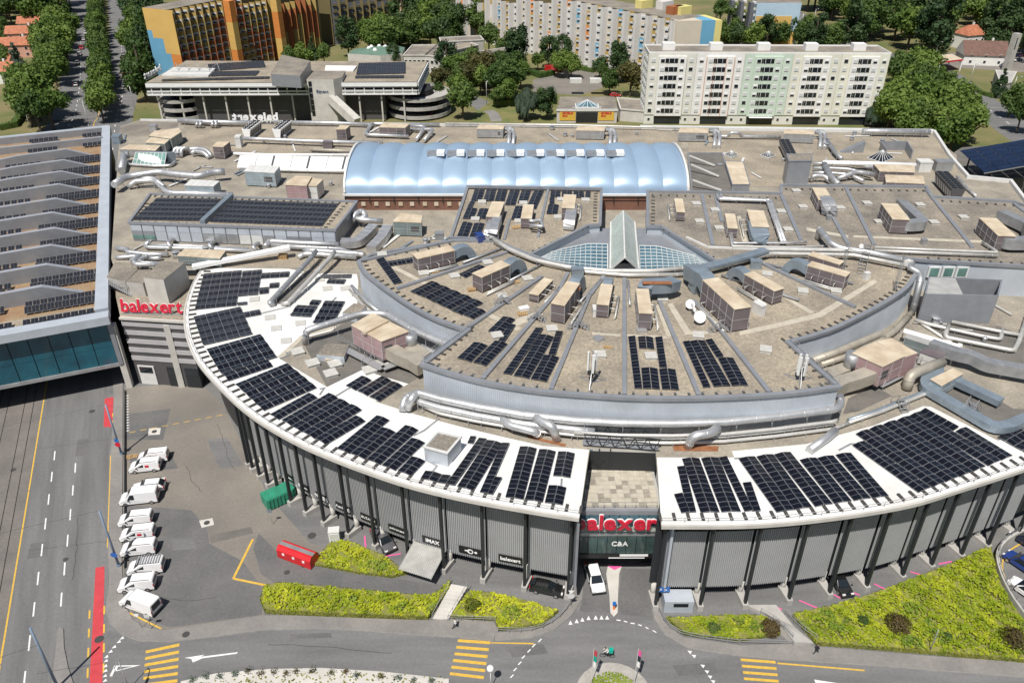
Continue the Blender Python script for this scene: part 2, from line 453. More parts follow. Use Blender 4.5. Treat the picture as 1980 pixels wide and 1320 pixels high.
for t in (-12.6,-14.0,-16.6,-18.0):
 o = MB().bar(RD(-60,t - .6,.016),RD(60,t + 1.5,.016),.10,.02).build('tram_rail',M['rail_steel'],tram)
paint('cycle_lane',[RD(-40,-1.7),RD(-40,-.1),RD(-0.5,.1),RD(-0.3,-1.0)],'paint_red',mroad,0.018,True)
paint('cycle_lane',[RD(32.4,-.3),RD(31.8,1.0),RD(41,1.2),RD(41.1,-.2)],'paint_red',mroad,0.018,True)
for i in range(7):
 for tt in (-1.55,0.12):
  s0 = -9 - i * 3.0
  paint('cycle_dash',[RD(s0,tt - .1),RD(s0,tt + .1),RD(s0 + 1.4,tt + .1),RD(s0 + 1.4,tt - .1)],'paint_yellow',mroad,0.022,True)
paint('edge_line',[RD(3,.35),RD(3,.5),RD(24,.86),RD(24,.7)],'paint_yellow',mroad,0.018,True)
for i in range(5):
 paint('cycle_dash',[RD(26 + i * 2.2,1.0),RD(26 + i * 2.2,1.15),RD(27.1 + i * 2.2,1.15),RD(27.1 + i * 2.2,1.0)],'paint_yellow',mroad,0.022,True)
def lerp2(a,b,t): return (a[0] + (b[0] - a[0]) * t,a[1] + (b[1] - a[1]) * t)
def zebra(tl,tr,bl,br,n,fill=0.5):
 for i in range(n):
  t0 = i / (n - 1 + fill); t1 = (i + fill) / (n - 1 + fill)
  paint('zebra_stripe',[lerp2(tl,bl,t0),lerp2(tr,br,t0),lerp2(tr,br,t1),lerp2(tl,bl,t1)],'paint_yellow',street,0.018)
zebra((282,1257),(347,1243),(276,1326),(343,1318),6,.42)
zebra((886,1235),(948,1239),(869,1304),(935,1312),6,.42)
zebra((1432,1272),(1499,1277),(1441,1326),(1508,1331),5,.42)
paint('edge_line',[(948,1241),(1030,1242),(1034,1245),(948,1243)],'paint_yellow',street)
paint('edge_line',[(1503,1280),(1672,1294),(1672,1297),(1503,1283)],'paint_yellow',street)
paint('turn_arrow',[(357,1271),(396,1265),(388,1269),(460,1260),(458,1263),(391,1272),(373,1280),(370,1273)],'paint_white',street,0.023)
paint('turn_arrow',[(1574,1313),(1606,1318),(1690,1330),(1580,1326)],'paint_white',street,0.023)
paint('yield_triangle',[(221,1286),(272,1285),(216,1299)],'paint_white',street,0.019)
paint('yield_gap',[(228,1288),(257,1287.5),(226,1295)],'asphalt',street,0.023)
for u,v in [(235,1233),(229,1240),(220,1250),(213,1259),(205,1269),(204,1277),(203,1287),(203,1296),(202,1306),(202,1315)]:
 paint('shark_tooth',[(u - 4,v + 3),(u + 3,v - 4),(u + 5,v + 1)],'paint_white',street,0.024)
for u,v in [(1103,1204),(1115,1201),(1126,1198),(1138,1195),(1152,1194),(1163,1194),(1174,1194)]:
 paint('shark_tooth',[(u - 4,v + 3),(u,v - 5),(u + 4,v + 3)],'paint_white',street,0.024)
for a in [(1192,1197,1200,1198),(1206,1199,1213,1201),(1219,1203,1227,1204),(1234,1206,1241,1208),(1248,1211,1254,1214),(1262,1217,1269,1221)]:
 paint('guide_dash',[(a[0],a[1]),(a[2],a[3]),(a[2],a[3] + 2),(a[0],a[1] + 2)],'paint_white',street,0.024)
for u,v in [(1043,1237),(1031,1247),(1022,1257),(1011,1269),(1004,1281),(995,1293),(989,1306)]:
 paint('guide_dash',[(u - 3,v + 3),(u + 3,v - 3),(u + 5,v - 2),(u - 1,v + 4)],'paint_white',street,0.024)
for u,v in [(1333,1260),(1341,1268),(1358,1287),(1366,1298),(1372,1308),(1378,1317)]:
 paint('shark_tooth',[(u - 4,v - 3),(u + 5,v - 2),(u + 2,v + 4)],'paint_white',street,0.024)
def pstroke(name,a,b,wpx,m,parent,z=0.02):
 A,B = W(*a),W(*b); d = (B - A).normalized(); n = Vector((-d.y,d.x,0)) * wpx
 return paint(name,[A - n,B - n,B + n,A + n],m,parent,z,True)
pstroke('bay_line',(489,1042),(451,1118),.16,'paint_yellow',lot)
pstroke('bay_line',(451,1118),(519,1132),.16,'paint_yellow',lot,.024)
pstroke('bay_line',(250,1184),(312,1215),.10,'paint_yellow',lot)
for i in range(9):
 pstroke('bay_line',(250 + i * 21,836 - i * 4),(262 + i * 21,834 - i * 4),.07,'paint_yellow',lot)
for i in range(14):
 u,v = 247 + i * .1,765 + i * 5.2
 paint('tick_mark',[(u - 4,v - 1),(u + 3,v - 1),(u - 4,v + 2)],'paint_white',lot,0.021)
tag(MB().bar(RD(-2,2.6,.2),RD(42,3.1,.2),.16,.4).build('low_wall',M['black_steel']),'low dark kerb wall between the pavement and the parked vans','wall')
for u,v,r in [(26,908,.4),(127,1081,.35),(360,1227,.45),(192,1235,.55),(603,1035,.6),(555,1106,.4),(588,1092,.45),(118,1307,.45),(139,1355,.4),(178,795,.5)]:
 p = W(u,v); MB().cyl((p.x,p.y,0.13 if u in (360,118) else 0.017),r,.006,14).build('manhole_cover',M['rubber'],street)
# pink bay lines under the deck
for a,b in [((1495,1170),(1512,1178)),((1545,1160),(1580,1175)),((1610,1148),(1625,1156)),((1640,1142),(1662,1150)),((1690,1128),(1714,1140)),((1760,1105),(1790,1113)),((1815,1090),(1840,1085)),((705,1035),(707,1058)),((745,1075),(775,1070))]:
 pstroke('bay_line',a,b,.10,'paint_pink',street,.03)
paint('entry_chevron',[(1172,1094),(1203,1096),(1188,1103)],'paint_pink',isl,.16)
MB().cyl((W(1187,1178).x,W(1187,1178).y,.15),.16,.75,8).build('bollard_post',M['orange'],isl)
MB().cyl((W(1187,1178).x,W(1187,1178).y,.9),.24,.35,10).build('bollard_head',M['sign_blue'],isl)
# == back roads
def road_strip(name,pts,wd,z=0.006,m='asphalt'):
 pts = smooth_line(pts,4)
 l,r = offset_line(pts,wd / 2),offset_line(pts,-wd / 2)
 mb = MB()
 for i in range(len(pts) - 1):
  mb.face([(r[i].x,r[i].y,z),(r[i + 1].x,r[i + 1].y,z),(l[i + 1].x,l[i + 1].y,z),(l[i].x,l[i].y,z)])
 return structure(mb.build(name,M[m])),pts
av1,av1p = road_strip('avenue',[RD(58,-14),W(135,258),W(150,225),W(160,150),W(160,70),W(158,20),W(150,-20)],17,0.007)
av2,av2p = road_strip('avenue',[RD(58,-2),W(222,246),W(236,190),W(236,120),W(232,50),W(226,0),W(222,-20)],11,0.009)
for p,off,m in ((av1p,-7.0,'paint_yellow'),(av1p,1.0,'paint_white'),(av2p,0,'paint_white')):
 q = offset_line(p,off)
 S = arclen(q)
 d = 12
 while d < S[-1] - 20 and d < 330:
  a,t = along(q,d,S); b,_ = along(q,d + (5.5 if m == 'paint_yellow' else 2.5),S); n = Vector((-t.y,t.x,0)) * .12
  paint('lane_dash',[a - n,b - n,b + n,a + n],m,av1 if p is av1p else av2,0.014,True)
  d += 6 if m == 'paint_yellow' else 7
rr,rrp = road_strip('side_road',[W(2080,320),W(2010,280),W(1945,235),W(1890,195),W(1850,165),W(1800,132),W(1700,105),W(1610,75),W(1560,45),W(1520,20)],15,0.008)
q = offset_line(rrp,0); S = arclen(q); d = 4
while d < S[-1] - 8:
 a,t = along(q,d,S); b,_ = along(q,d + 3,S); n = Vector((-t.y,t.x,0)) * .12
 paint('lane_dash',[a - n,b - n,b + n,a + n],'paint_white',rr,0.014,True); d += 8
road_strip('side_road',[W(920,250),W(950,225),W(935,205),W(905,190),W(860,180),W(830,160)],8,0.010)
road_strip('footpath',[W(960,235),W(955,222),W(945,214)],4,.012,'sidewalk')
structure(sheet('school_yard',WL([(1030,155),(1080,140),(1130,132),(1160,145),(1165,170),(1120,185),(1030,178)],0),.008,M['asphalt_lot']))
structure(sheet('lawn',WL([(900,232),(945,198),(1010,200),(1075,215),(1075,245),(900,245)],0),.011,M['lawn']))
structure(sheet('lawn',WL([(1180,178),(1240,178),(1245,200),(1175,195)],0),.011,M['lawn']))
structure(sheet('car_park',WL([(1795,105),(1980,95),(1980,140),(1800,128)],0),.011,M['asphalt_lot']))
# REPAIRS in the tarmac
for px,m_,par in (([(250,880),(330,878),(345,905),(255,915)],'asphalt_dark',lot),([(400,850),(440,845),(470,900),(425,905)],'asphalt',lot),([(330,1040),(372,1038),(380,1060),(335,1064)],'asphalt',lot),([(405,1035),(485,1018),(490,1030),(408,1050)],'bitumen',lot),([(560,1225),(640,1223),(642,1232),(562,1234)],'asphalt_dark',street),([(980,1250),(1050,1244),(1060,1262),(990,1270)],'asphalt_dark',street),([(1300,1285),(1380,1280),(1390,1300),(1312,1306)],'asphalt_dark',street),([(150,850),(172,848),(168,880),(145,882)],'asphalt_dark',mroad),([(60,1050),(95,1046),(90,1075),(52,1080)],'asphalt_dark',mroad)):
 sheet('tarmac_patch',WL(px,0),.0125 if par is not lot else .0165,M[m_],par)
for l in ([(420,820),(432,850),(440,880),(455,910)],[(360,900),(372,930),(390,950)],[(300,1150),(350,1160),(420,1155)],[(520,1245),(620,1250),(760,1262)],[(150,1000),(148,1060),(140,1120)]):
 P_ = smooth_line(WL(l,0),5); P_ = [p + Vector((random.uniform(-.12,.12),random.uniform(-.12,.12),0)) for p in P_]; mb = MB()
 for a,b in zip(P_,P_[1:]): mb.bar((a.x,a.y,.018),(b.x,b.y,.018),.06,.008)
 mb.build('crack_seal',M['rubber'],lot if l[0][1] < 1200 and l[0][0] > 200 else street)
# == GARDENS
def inside(p,poly):
 x,y = p[0],p[1]; c = False
 for i in range(len(poly)):
  x1,y1 = poly[i][0],poly[i][1]; x2,y2 = poly[i - 1][0],poly[i - 1][1]
  if (y1 > y) != (y2 > y) and x < (x2 - x1) * (y - y1) / (y2 - y1) + x1: c = not c
 return c
def edge_dist(p,poly):
 b = 1e9
 for i in range(len(poly)):
  a,c = Vector((poly[i - 1][0],poly[i - 1][1])),Vector((poly[i][0],poly[i][1]))
  d = c - a; t = max(0,min(1,(Vector((p[0],p[1])) - a).dot(d) / max(1e-9,d.length_squared)))
  b = min(b,(a + d * t - Vector((p[0],p[1]))).length)
 return b
def leaf(mb,c,sz,n,mi=0):
 n = Vector(n).normalized()
 t = n.cross(Vector((random.gauss(0,1),random.gauss(0,1),random.gauss(0,1)))).normalized()
 b = n.cross(t)
 t *= sz * .5 * random.uniform(.7,1.2); b *= sz * .5 * random.uniform(.7,1.2)
 mb.face([c - t,c - b,c + t,c + b],mi)
def cover(px,h,label,dens=30,holes=()):
 poly = [(p.x,p.y) for p in WL(px,0)]
 mb = MB().prism(poly,0,h * .8,2)
 xs = [p[0] for p in poly]; ys = [p[1] for p in poly]
 area = abs(sum(poly[i][0] * poly[i - 1][1] - poly[i - 1][0] * poly[i][1] for i in range(len(poly)))) / 2
 n = int(area * dens); k = 0
 blobs = [(random.uniform(min(xs),max(xs)),random.uniform(min(ys),max(ys)),random.uniform(.4,1.2)) for _ in range(int(area / 14))]
 while k < n:
  p = (random.uniform(min(xs),max(xs)),random.uniform(min(ys),max(ys)))
  if not inside(p,poly): continue
  k += 1
  e = edge_dist(p,poly)
  z = h * (0.8 + 0.25 * min(1,e)) + random.uniform(-.08,.10)
  mi = 0; z += .16 * math.sin(p[0] * 1.3) * math.sin(p[1] * 1.7 + 1) + .1 * math.sin(p[0] * 3.1 + p[1] * 2.3)
  for bx,by,br in blobs:
   if (p[0] - bx) ** 2 + (p[1] - by) ** 2 < br * br and random.random() < .7: mi = 1; z += .12
  leaf(mb,Vector((p[0],p[1],z)),random.uniform(.24,.42),(random.gauss(0,.4),random.gauss(0,.45),1),mi)
 for i in range(len(poly)):
  a,b = Vector((*poly[i - 1],0)),Vector((*poly[i],0)); d = b - a
  nn = Vector((d.y,-d.x,0)).normalized()
  if inside((a + b) / 2 + nn * .1,poly): nn = -nn
  for _ in range(int(d.length * 26 * h)):
   p = a.lerp(b,random.random()) + nn * random.uniform(0,.06); p.z = random.uniform(0.03,h * .95)
   leaf(mb,p,random.uniform(.18,.3),nn + Vector((random.gauss(0,.4),random.gauss(0,.4),random.gauss(.2,.4))),3)
 o = mb.build('ground_cover',[M['cover_leaf'],M['cover_green'],M['soil'],M['hedge_leaf']])
 o['kind'] = 'stuff'
 return tag(o,label,'ground cover')
cover([(609,1093),(638,1052),(672,1048),(740,1076),(788,1110),(760,1117),(690,1109)],.5,'small yellow green planted bed behind the red container')
cover([(505,1165),(513,1138),(540,1133),(700,1147),(828,1159),(850,1148),(872,1126),(868,1146),(828,1198),(690,1194),(560,1188),(515,1186)],.9,'long yellow green hedge bed along the pavement left of the stairs')
cover([(872,1194),(908,1146),(950,1150),(1000,1160),(1078,1184),(1048,1210),(965,1219),(957,1200)],.6,'yellow green bed with a round brown bush beside the entry lane')
cover([(1288,1198),(1320,1197),(1440,1192),(1482,1196),(1508,1228),(1432,1240),(1325,1228)],.6,'low yellow green bed right of the entry behind railings')
cover([(1532,1192),(1600,1178),(1680,1155),(1760,1125),(1830,1098),(1912,1060),(1925,1105),(1950,1165),(1990,1225),(2015,1285),(1790,1264),(1578,1247)],.8,'large yellow green sloping bed under the right facade')
def bush(u,v,r,h,m,label,z=0.5,n=900):
 c = W(u,v,z)
 mb = MB()
 for _ in range(n):
  a,b = random.uniform(0,2 * math.pi),math.acos(random.uniform(-.1,1))
  k = random.uniform(.75,1.05) * (1 + .12 * math.sin(3 * a + 1) * math.sin(2 * b))
  d = Vector((math.sin(b) * math.cos(a),math.sin(b) * math.sin(a),math.cos(b)))
  leaf(mb,Vector((c.x + d.x * r * k,c.y + d.y * r * k,c.z + d.z * h * k)),random.uniform(.14,.26),d + Vector((random.gauss(0,.6),random.gauss(0,.6),random.gauss(0,.6))))
 n0 = len(mb.f)
 t = thing('bush',label,'bush',(c.x,c.y,0))
 mb.build('foliage',M[m],t)
 k = MB()
 for i in range(5):
  a = i * 1.26
  k.bar((c.x,c.y,0.02),(c.x + math.cos(a) * r * .6,c.y + math.sin(a) * r * .6,z + h * .6),.08,.08)
 k.cyl((c.x,c.y,.0),r * .75,z + h * .7,10,r2=r * .35)
 k.build('stem',M['bush_brown'],t)
bush(914,1172,1.0,1.1,'hedge_leaf','rounded olive bush in the bed beside the entry lane')
bush(1489,1217,1.1,1.5,'bush_brown','brownish upright bush at the foot of the right footpath')
bush(1735,1210,1.5,1.6,'bush_brown','brown bush in the middle of the large yellow bed',.7)
bush(1960,1238,1.6,1.7,'bush_brown','brown bush at the far right corner of the large yellow bed',.7)
bush(1668,1200,.7,.6,'leaf_mid','small dark green shrub left of the brown bush',.8,400)
bush(1380,1214,.8,.5,'leaf_mid','low green shrub in the small bed right of the entry',.6,400)
bush(1832,1230,.5,.5,'leaf_mid','small dark green shrub right of the leaning post',.8,250)
for i,(u,v) in enumerate([(372,1316),(398,1308),(425,1308),(455,1303),(480,1298),(505,1302),(530,1300),(553,1302),(573,1298),(604,1298),(640,1302),(668,1300),(690,1306),(735,1309),(770,1311),(800,1316),(835,1318)]):
 p = W(u,v,.16)
 mb = MB()
 for _ in range(90):
  d = Vector((random.gauss(0,.22),random.gauss(0,.22),abs(random.gauss(0,.28))))
  leaf(mb,p + d,random.uniform(.08,.18),(random.gauss(0,1),random.gauss(0,1),1))
 tag(mb.build('shrub',M[random.choice(['leaf_dry','leaf_blue','bush_brown'])]),'thin low shrub growing in the pale planting strip at the lower edge','shrub','low shrubs in the planting strip')
mb = MB()
for i in range(230):
 u = random.uniform(350,868); t = (u - 350) / 518
 v = 1320 - 26 * math.sin(min(1,t * 1.5) * math.pi / 2) + 22 * max(0,t - .55) + random.uniform(3,26)
 p = W(u,v,.16); mb.cyl((p.x,p.y,.155),random.uniform(.07,.14),.03,6)
o = mb.build('paver_hole',M['soil'],pl); o['kind'] = 'stuff'
# == SHOPPING CENTRE
ZR,ZF,ZD = 15.0,20.5,18.7
ZR2 = ZR
def Qx(p):
 c,s = math.cos(TH),math.sin(TH); d = p[1] * c - (p[2] - H) * s
 return 990 + F * p[0] / d
eL = smooth_line(WL([(393,518),(375,545),(362,580),(357,610),(360,645),(372,680),(390,709),(425,748),(470,790),(520,825),(580,858),(640,884),(700,907),(770,931),(840,950),(923,968),(1007,983),(1073,994),(1120,1001)],ZR),4)
eR = smooth_line(WL([(1279,1015),(1400,1015),(1485,1012),(1590,1002),(1695,987),(1779,970),(1852,947),(1931,922),(1980,906),(2060,880),(2150,846)],ZR2),4)
notch = WL([(1141,866),(1268,870)],ZR)
backR = [Vector((122,118,ZR)),Vector((128,150,ZR)),W(1992,400,ZR),W(1955,349,ZR),W(1873,342,ZR),W(1836,300,ZR),W(1806,253,ZR)]
backL = WL([(1240,246),(272,231),(232,245),(215,500),(222,520)],ZR)
outline = eL + notch + eR + backR + backL
mall = thing('shopping_centre','huge shopping centre with a curved grey ribbed front and white roof edge','building',(13,110,0))
MB().prism([(p.x,p.y) for p in outline],ZR - .45,ZR,1,0).build('roof_slab',[M['screed'],M['concrete_light']],mall)
def inset_part(e,d): return offset_line(e,d)
inner = inset_part(eL,3.0) + [notch[0] + Vector((-1.5,0,0)),notch[1] + Vector((1.5,0,0))] + inset_part(eR,2.5) + backR + backL
MB().prism([(p.x,p.y) for p in inner],2.9,ZR - .46,0).build('upper_wall',M['black_steel'],mall)  # near-black colour stands in for the shadow gap below the eave
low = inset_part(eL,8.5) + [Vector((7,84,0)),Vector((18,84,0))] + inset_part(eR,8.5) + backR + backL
MB().prism([(p.x,p.y) for p in low],0,2.95,0).build('lower_wall',M['void_shade'],mall)  # dark colour paints in the shade of the open parking level
# curved eave: fascia,railing,weights
def on_line(line,u):
 S = arclen(line)
 best = min(range(len(line)),key=lambda i: abs(Qx(line[i]) - u))
 lo,hi = S[max(0,best - 1)],S[min(len(S) - 1,best + 1)]
 for _ in range(30):
  m = (lo + hi) / 2
  if Qx(along(line,m,S)[0]) < u: lo = m
  else: hi = m
 return lo
def rail(mb,line,z,h=1.0,step=2.4,posts=.05,bars=(1.0,.55),wd=.045):
 S = arclen(line); n = max(1,int(S[-1] / step))
 P_ = [along(line,S[-1] * i / n,S)[0] for i in range(n + 1)]
 for p in P_: mb.bar((p.x,p.y,z),(p.x,p.y,z + h),posts,posts)
 for b in bars:
  for a,c in zip(P_,P_[1:]): mb.bar((a.x,a.y,z + h * b),(c.x,c.y,z + h * b),wd,wd)
def blocks(mb,line,z,step,ln=.9,wd=.28,h=.16):
 S = arclen(line); n = max(1,int(S[-1] / step))
 for i in range(n + 1):
  p,t = along(line,S[-1] * i / n,S)
  mb.box((p.x,p.y,z),(ln,wd,h),math.atan2(t.x,-t.y))
wingR = WL([(2010,845),(1970,832),(1930,852),(1800,786),(1785,785),(1690,822),(1560,858),(1415,872),(1420,884),(1270,884)],ZR2)
for e,ze in ((eL,ZR),(eR,ZR2)):
 out = offset_line(e,-.06)
 mb = MB().sweep([(p.x,p.y,ze - .15) for p in out],[(-.12,-.30),(.12,-.30),(.12,.2),(-.12,.2)])
 mb.build('fascia',M['concrete_light'],mall)
 mb = MB(); rail(mb,offset_line(e,.35),ze + .02,.75,2.6,.05,(1.0,),.05); mb.build('railing',M['unit_edge'],mall)
 mb = MB(); blocks(mb,offset_line(e,1.25),ze + .05,1.62,1.15,.36,.17); o = mb.build('ballast_block',M['rubber'],mall); o['kind'] = 'stuff'
# white membrane sheets
def roof_sheet(px,z,m,parent,name='roof_membrane'): return sheet(name,WL(px,z) if not isinstance(px[0],Vector) else px,z,M[m],parent)
memL = [p for p in offset_line(eL,.12)][:]
roof_sheet(memL + WL([(1139,869),(1050,862),(945,838),(880,822),(800,800),(726,776),(790,742),(700,715),(632,748),(540,693),(582,655),(640,640),(690,600),(693,545),(690,530),(600,528),(560,520)],ZR),ZR + .012,'membrane',mall)
roof_sheet(offset_line(eR,.12) + [Vector((104,96,ZR2))] + wingR,ZR2 + .012,'membrane',mall)
for px,m in (([(582,655),(632,748),(700,715),(790,742),(850,700),(820,660),(760,600),(690,610),(640,640)],'bitumen'),
    ([(545,693),(590,650),(640,637),(700,600),(690,596),(630,630),(582,648),(536,690)],'slab_path'),
    ([(810,780),(900,812),(1000,835),(1120,850),(1120,838),(1000,815),(900,795),(815,768)],'bitumen'),
    ([(1640,770),(1690,745),(1725,765),(1660,795),(1630,800)],'bitumen'),
    ([(1770,745),(1830,715),(1960,790),(1990,790),(1925,832),(1900,822)],'bitumen'),
    ([(1770,610),(1830,590),(1980,650),(1980,720),(1800,640)],'bitumen'),
    ([(1855,600),(1930,605),(1925,635),(1840,630)],'gravel_dark'),
    ([(240,470),(560,495),(700,505),(690,520),(400,512),(345,500)],'gravel'),
    ([(700,440),(890,450),(870,475),(720,490)],'gravel'),
    ([(232,246),(275,233),(345,236),(344,245),(290,262),(232,262)],'gravel_dark'),
    ([(345,238),(700,246),(700,300),(480,300),(330,290),(360,250)],'gravel'),
    ([(710,246),(1300,250),(1320,280),(720,275)],'gravel'),
    ([(1330,256),(1560,258),(1560,360),(1335,362)],'gravel'),
    ([(1570,260),(1800,262),(1850,300),(1850,345),(1570,330)],'gravel')):
 roof_sheet(px,ZR + random.uniform(.016,.03),m,mall,'roof_patch')
# columns and ribbed panels
colu_L = [429,438,452,470,490,516,548,585,636,692,762,838,922,1010,1103]
colu_R = [1292,1387,1482,1575,1660,1738,1813,1873,1935,1990,2050]
panel_frames = {}
def facade(e,us,side):
 S = arclen(e); ds = [on_line(e,u) for u in us]
 eo,ei,em = offset_line(e,1.3 if side == 'L' else .9),offset_line(e,2.5 if side == 'L' else 2.1),offset_line(e,2.9)
 ze = ZR if side == 'L' else ZR2
 So,Si,Sm = arclen(eo),arclen(ei),arclen(em)
 for k,d in enumerate(ds):
  p,t = along(eo,d * So[-1] / S[-1],So)
  MB().box((p.x,p.y,.8),(.32,.42,ze - 1.25),math.atan2(t.y,t.x)).build('column',M['black_steel'],mall)
  q,_ = along(em,d * Sm[-1] / S[-1],Sm)
  o = MB().cyl((q.x,q.y,0),.36,2.88,12).build('concrete_post',M['concrete_light'],mall,True)
  n = Vector((-t.y,t.x,0)); t3 = Vector((t.x,t.y,0))
  poly = [p - n * .42 - t3 * .36,p - n * .42 + t3 * .36,q + n * .2 + t3 * .55,q + n * .2 - t3 * .55]
  MB().prism([(v.x,v.y) for v in poly],0,.84).build('column_plinth',M['concrete'],mall)
 for k in range(len(ds) - 1):
  a,b = ds[k] * Si[-1] / S[-1] + .12,ds[k + 1] * Si[-1] / S[-1] - .12
  n = max(4,int((b - a) / .25))
  mb = MB(); last = None; zt = ze - 3.1; zb = 2.5
  for i in range(n):
   for f,dep in ((.0,.0),(.38,.0),(.5,.16),(.88,.16)):
    p,t = along(ei,a + (b - a) * (i + f) / n,Si)
    q = p + Vector((-t.y,t.x,0)) * dep
    if last is not None: mb.face([(last.x,last.y,zb),(q.x,q.y,zb),(q.x,q.y,zt),(last.x,last.y,zt)])
    last = q
  o = mb.build('facade_panel',M['clad_grey'],mall)
  p0,_ = along(ei,a,Si); p1,_ = along(ei,b,Si)
  panel_frames[(side,k)] = (p0,p1)
  ra,rb = p0 + Vector((0,0,zt - p0.z + .45)),p1 + Vector((0,0,zt - p1.z + .45))
  MB().bar(ra,rb,.06,.06).build('guard_rail',M['steel_rail'],mall)
facade(eL,colu_L,'L'); facade(eR,colu_R,'R')
# text ---------------------------------------------------------------------------
def text_mesh(s,size,depth,bold=0.0,shear=0.0,spacing=1.0):
 c = bpy.data.curves.new('t','FONT'); c.body = s; c.size = size; c.extrude = depth / 2; c.offset = bold
 c.align_x = 'CENTER'; c.shear = shear; c.space_character = spacing; c.resolution_u = 3
 o = bpy.data.objects.new('t',c); COL.objects.link(o)
 dg = bpy.context.evaluated_depsgraph_get(); dg.update()
 me = bpy.data.meshes.new_from_object(o.evaluated_get(dg))
 bpy.data.objects.remove(o); bpy.data.curves.remove(c)
 return me
def place_text(me,name,m,parent,org,right,up,out=0.0,fit=None,fith=None):
 """text mesh laid on the plane spanned by right/up, centred at org"""
 right = Vector(right).normalized(); up = Vector(up).normalized(); nrm = right.cross(up)
 xs = [v.co.x for v in me.vertices]; ys = [v.co.y for v in me.vertices]
 sx = sy = 1.0
 if fit: sx = fit / (max(xs) - min(xs)); sy = sx
 if fith: sy = fith / (max(ys) - min(ys))
 cx,cy = (max(xs) + min(xs)) / 2,(max(ys) + min(ys)) / 2
 off = parent_loc(parent)
 for v in me.vertices:
  q = Vector(org) + right * ((v.co.x - cx) * sx) + up * ((v.co.y - cy) * sy) + nrm * (v.co.z + out) - off
  v.co = q
 me.materials.clear(); me.materials.append(m)
 o = bpy.data.objects.new(name,me); COL.objects.link(o)
 o.parent = parent
 return o
def letters(word,parent,org,right,up,width,height,m,back=None,bold=.035,depth=.18,rim=.05):
 """each letter a part of its own, with a paler back piece"""
 probe = text_mesh(word,1,.1,bold)
 xs = [v.co.x for v in probe.vertices]; tot = max(xs) - min(xs)
 ysA = [v.co.y for v in probe.vertices]; y0,y1 = min(ysA),max(ysA)
 bpy.data.meshes.remove(probe)
 right = Vector(right).normalized(); up = Vector(up).normalized(); nrm = right.cross(up)
 ws = []
 for ch in word:
  me = text_mesh(ch,1,.1,bold); x = [v.co.x for v in me.vertices]; y = [v.co.y for v in me.vertices]
  ws.append((max(x) - min(x),min(y),max(y))); bpy.data.meshes.remove(me)
 gap = .045; total = sum(w_[0] for w_ in ws) + gap * (len(word) - 1)
 x = -total / 2; k = width / total; kh = height / (y1 - y0)
 for ch,(wd,a,b) in zip(word,ws):
  c = Vector(org) + right * ((x + wd / 2) * k) + up * (((a + b) / 2 - (y0 + y1) / 2) * kh)
  L = place_text(text_mesh(ch,1,depth,bold),'letter',m,parent,c,right,up,depth,wd * k,(b - a) * kh)
  if back is not None:
   B = place_text(text_mesh(ch,1,depth * .6,bold + .03),'letter_rim',back,parent,c,right,up,depth * .35,wd * k + 2 * rim,(b - a) * kh + 2 * rim)
  x += wd + gap
# sign boards on the ribbed front (panel index from the left end)
boards = {5: ('','small black sign board with a white emblem, furthest left on the ribbed front'),6: ('','second black sign board with a white emblem on the ribbed front'),7: ('❋UBS','black sign board reading UBS on the ribbed front'),8: ('Aenitis','black sign board reading Aenitis on the ribbed front'),9: ('BUZANO','black sign board reading BUZANO on the ribbed front'),10: ('poltronesofà','black sign board reading poltronesofa on the ribbed front'),11: ('IMAX','black sign board reading IMAX above the sloping canopy'),12: ('','black sign board with a white ball emblem on the ribbed front'),13: ('balexert','black sign board with bold white lettering nearest the entry')}
for k,(txt,lab) in boards.items():
 if ('L',k) not in panel_frames or k - 1 < 0: continue
 p0,p1 = panel_frames[('L',k - 1)]
 t = (p1 - p0); t.z = 0; ln = t.length; t.normalize(); nrm = Vector((t.y,-t.x,0))
 f = .62
 c = p0.lerp(p1,f if k < 10 else .60); c.z = 3.75
 bw,bh = min(3.1,ln * .62),1.15
 th_ = thing('sign_board',lab,'sign',tuple(c))
 mb = MB(); a = c + nrm * .10
 MB().bar(a - t * bw / 2,a + t * bw / 2,.12,bh).build('board',M['sign_black'],th_)
 face = c + nrm * .17
 if txt.startswith('❋'):
  place_text(text_mesh('UBS',1,.03,.02),'lettering',M['sign_white'],th_,face + t * .5,t,(0,0,1),0,1.6)
  for a3 in range(3):
   d3 = t * math.cos(a3 * 1.047) + Vector((0,0,1)) * math.sin(a3 * 1.047)
   MB().bar(face - t * .85 - d3 * .38,face - t * .85 + d3 * .38,.03,.09).build('emblem',M['sign_white'],th_)
 elif txt:
  fw = {'Aenitis': 1.9,'IMAX': 2.0}.get(txt,bw * .86)
  place_text(text_mesh(txt,1,.03,.03 if txt in ('IMAX','balexert') else .008),'lettering',M['sign_white'],th_,face - t * (.3 if txt == 'Aenitis' else 0),t,(0,0,1),0,fw)
  if txt == 'Aenitis':
   place_text(text_mesh('o',1,.03,.02),'emblem',M['sign_white'],th_,face + t * 1.1,t,(0,0,1),0,.6)
 else:
  n_ = 14
  def disc(cc,r_):
   m_ = MB(); m_.face([cc + t * (r_ * math.cos(i * 6.283 / n_)) + Vector((0,0,r_ * math.sin(i * 6.283 / n_))) + nrm * .015 for i in range(n_)]); return m_
  if k == 12:
   disc(face,.42).build('emblem',M['sign_white'],th_); disc(face + nrm * .01 + t * .05,.22).build('emblem',M['sign_black'],th_); disc(face + t * .75,.2).build('emblem',M['sign_white'],th_)
   MB().bar(face - t * .75,face - t * .4,.03,.2).build('emblem',M['sign_white'],th_)
  else:
   disc(face - t * .9,.32).build('emblem',M['sign_white'],th_); MB().bar(face - t * .4,face + t * .9,.03,.16).build('lettering',M['sign_white'],th_)
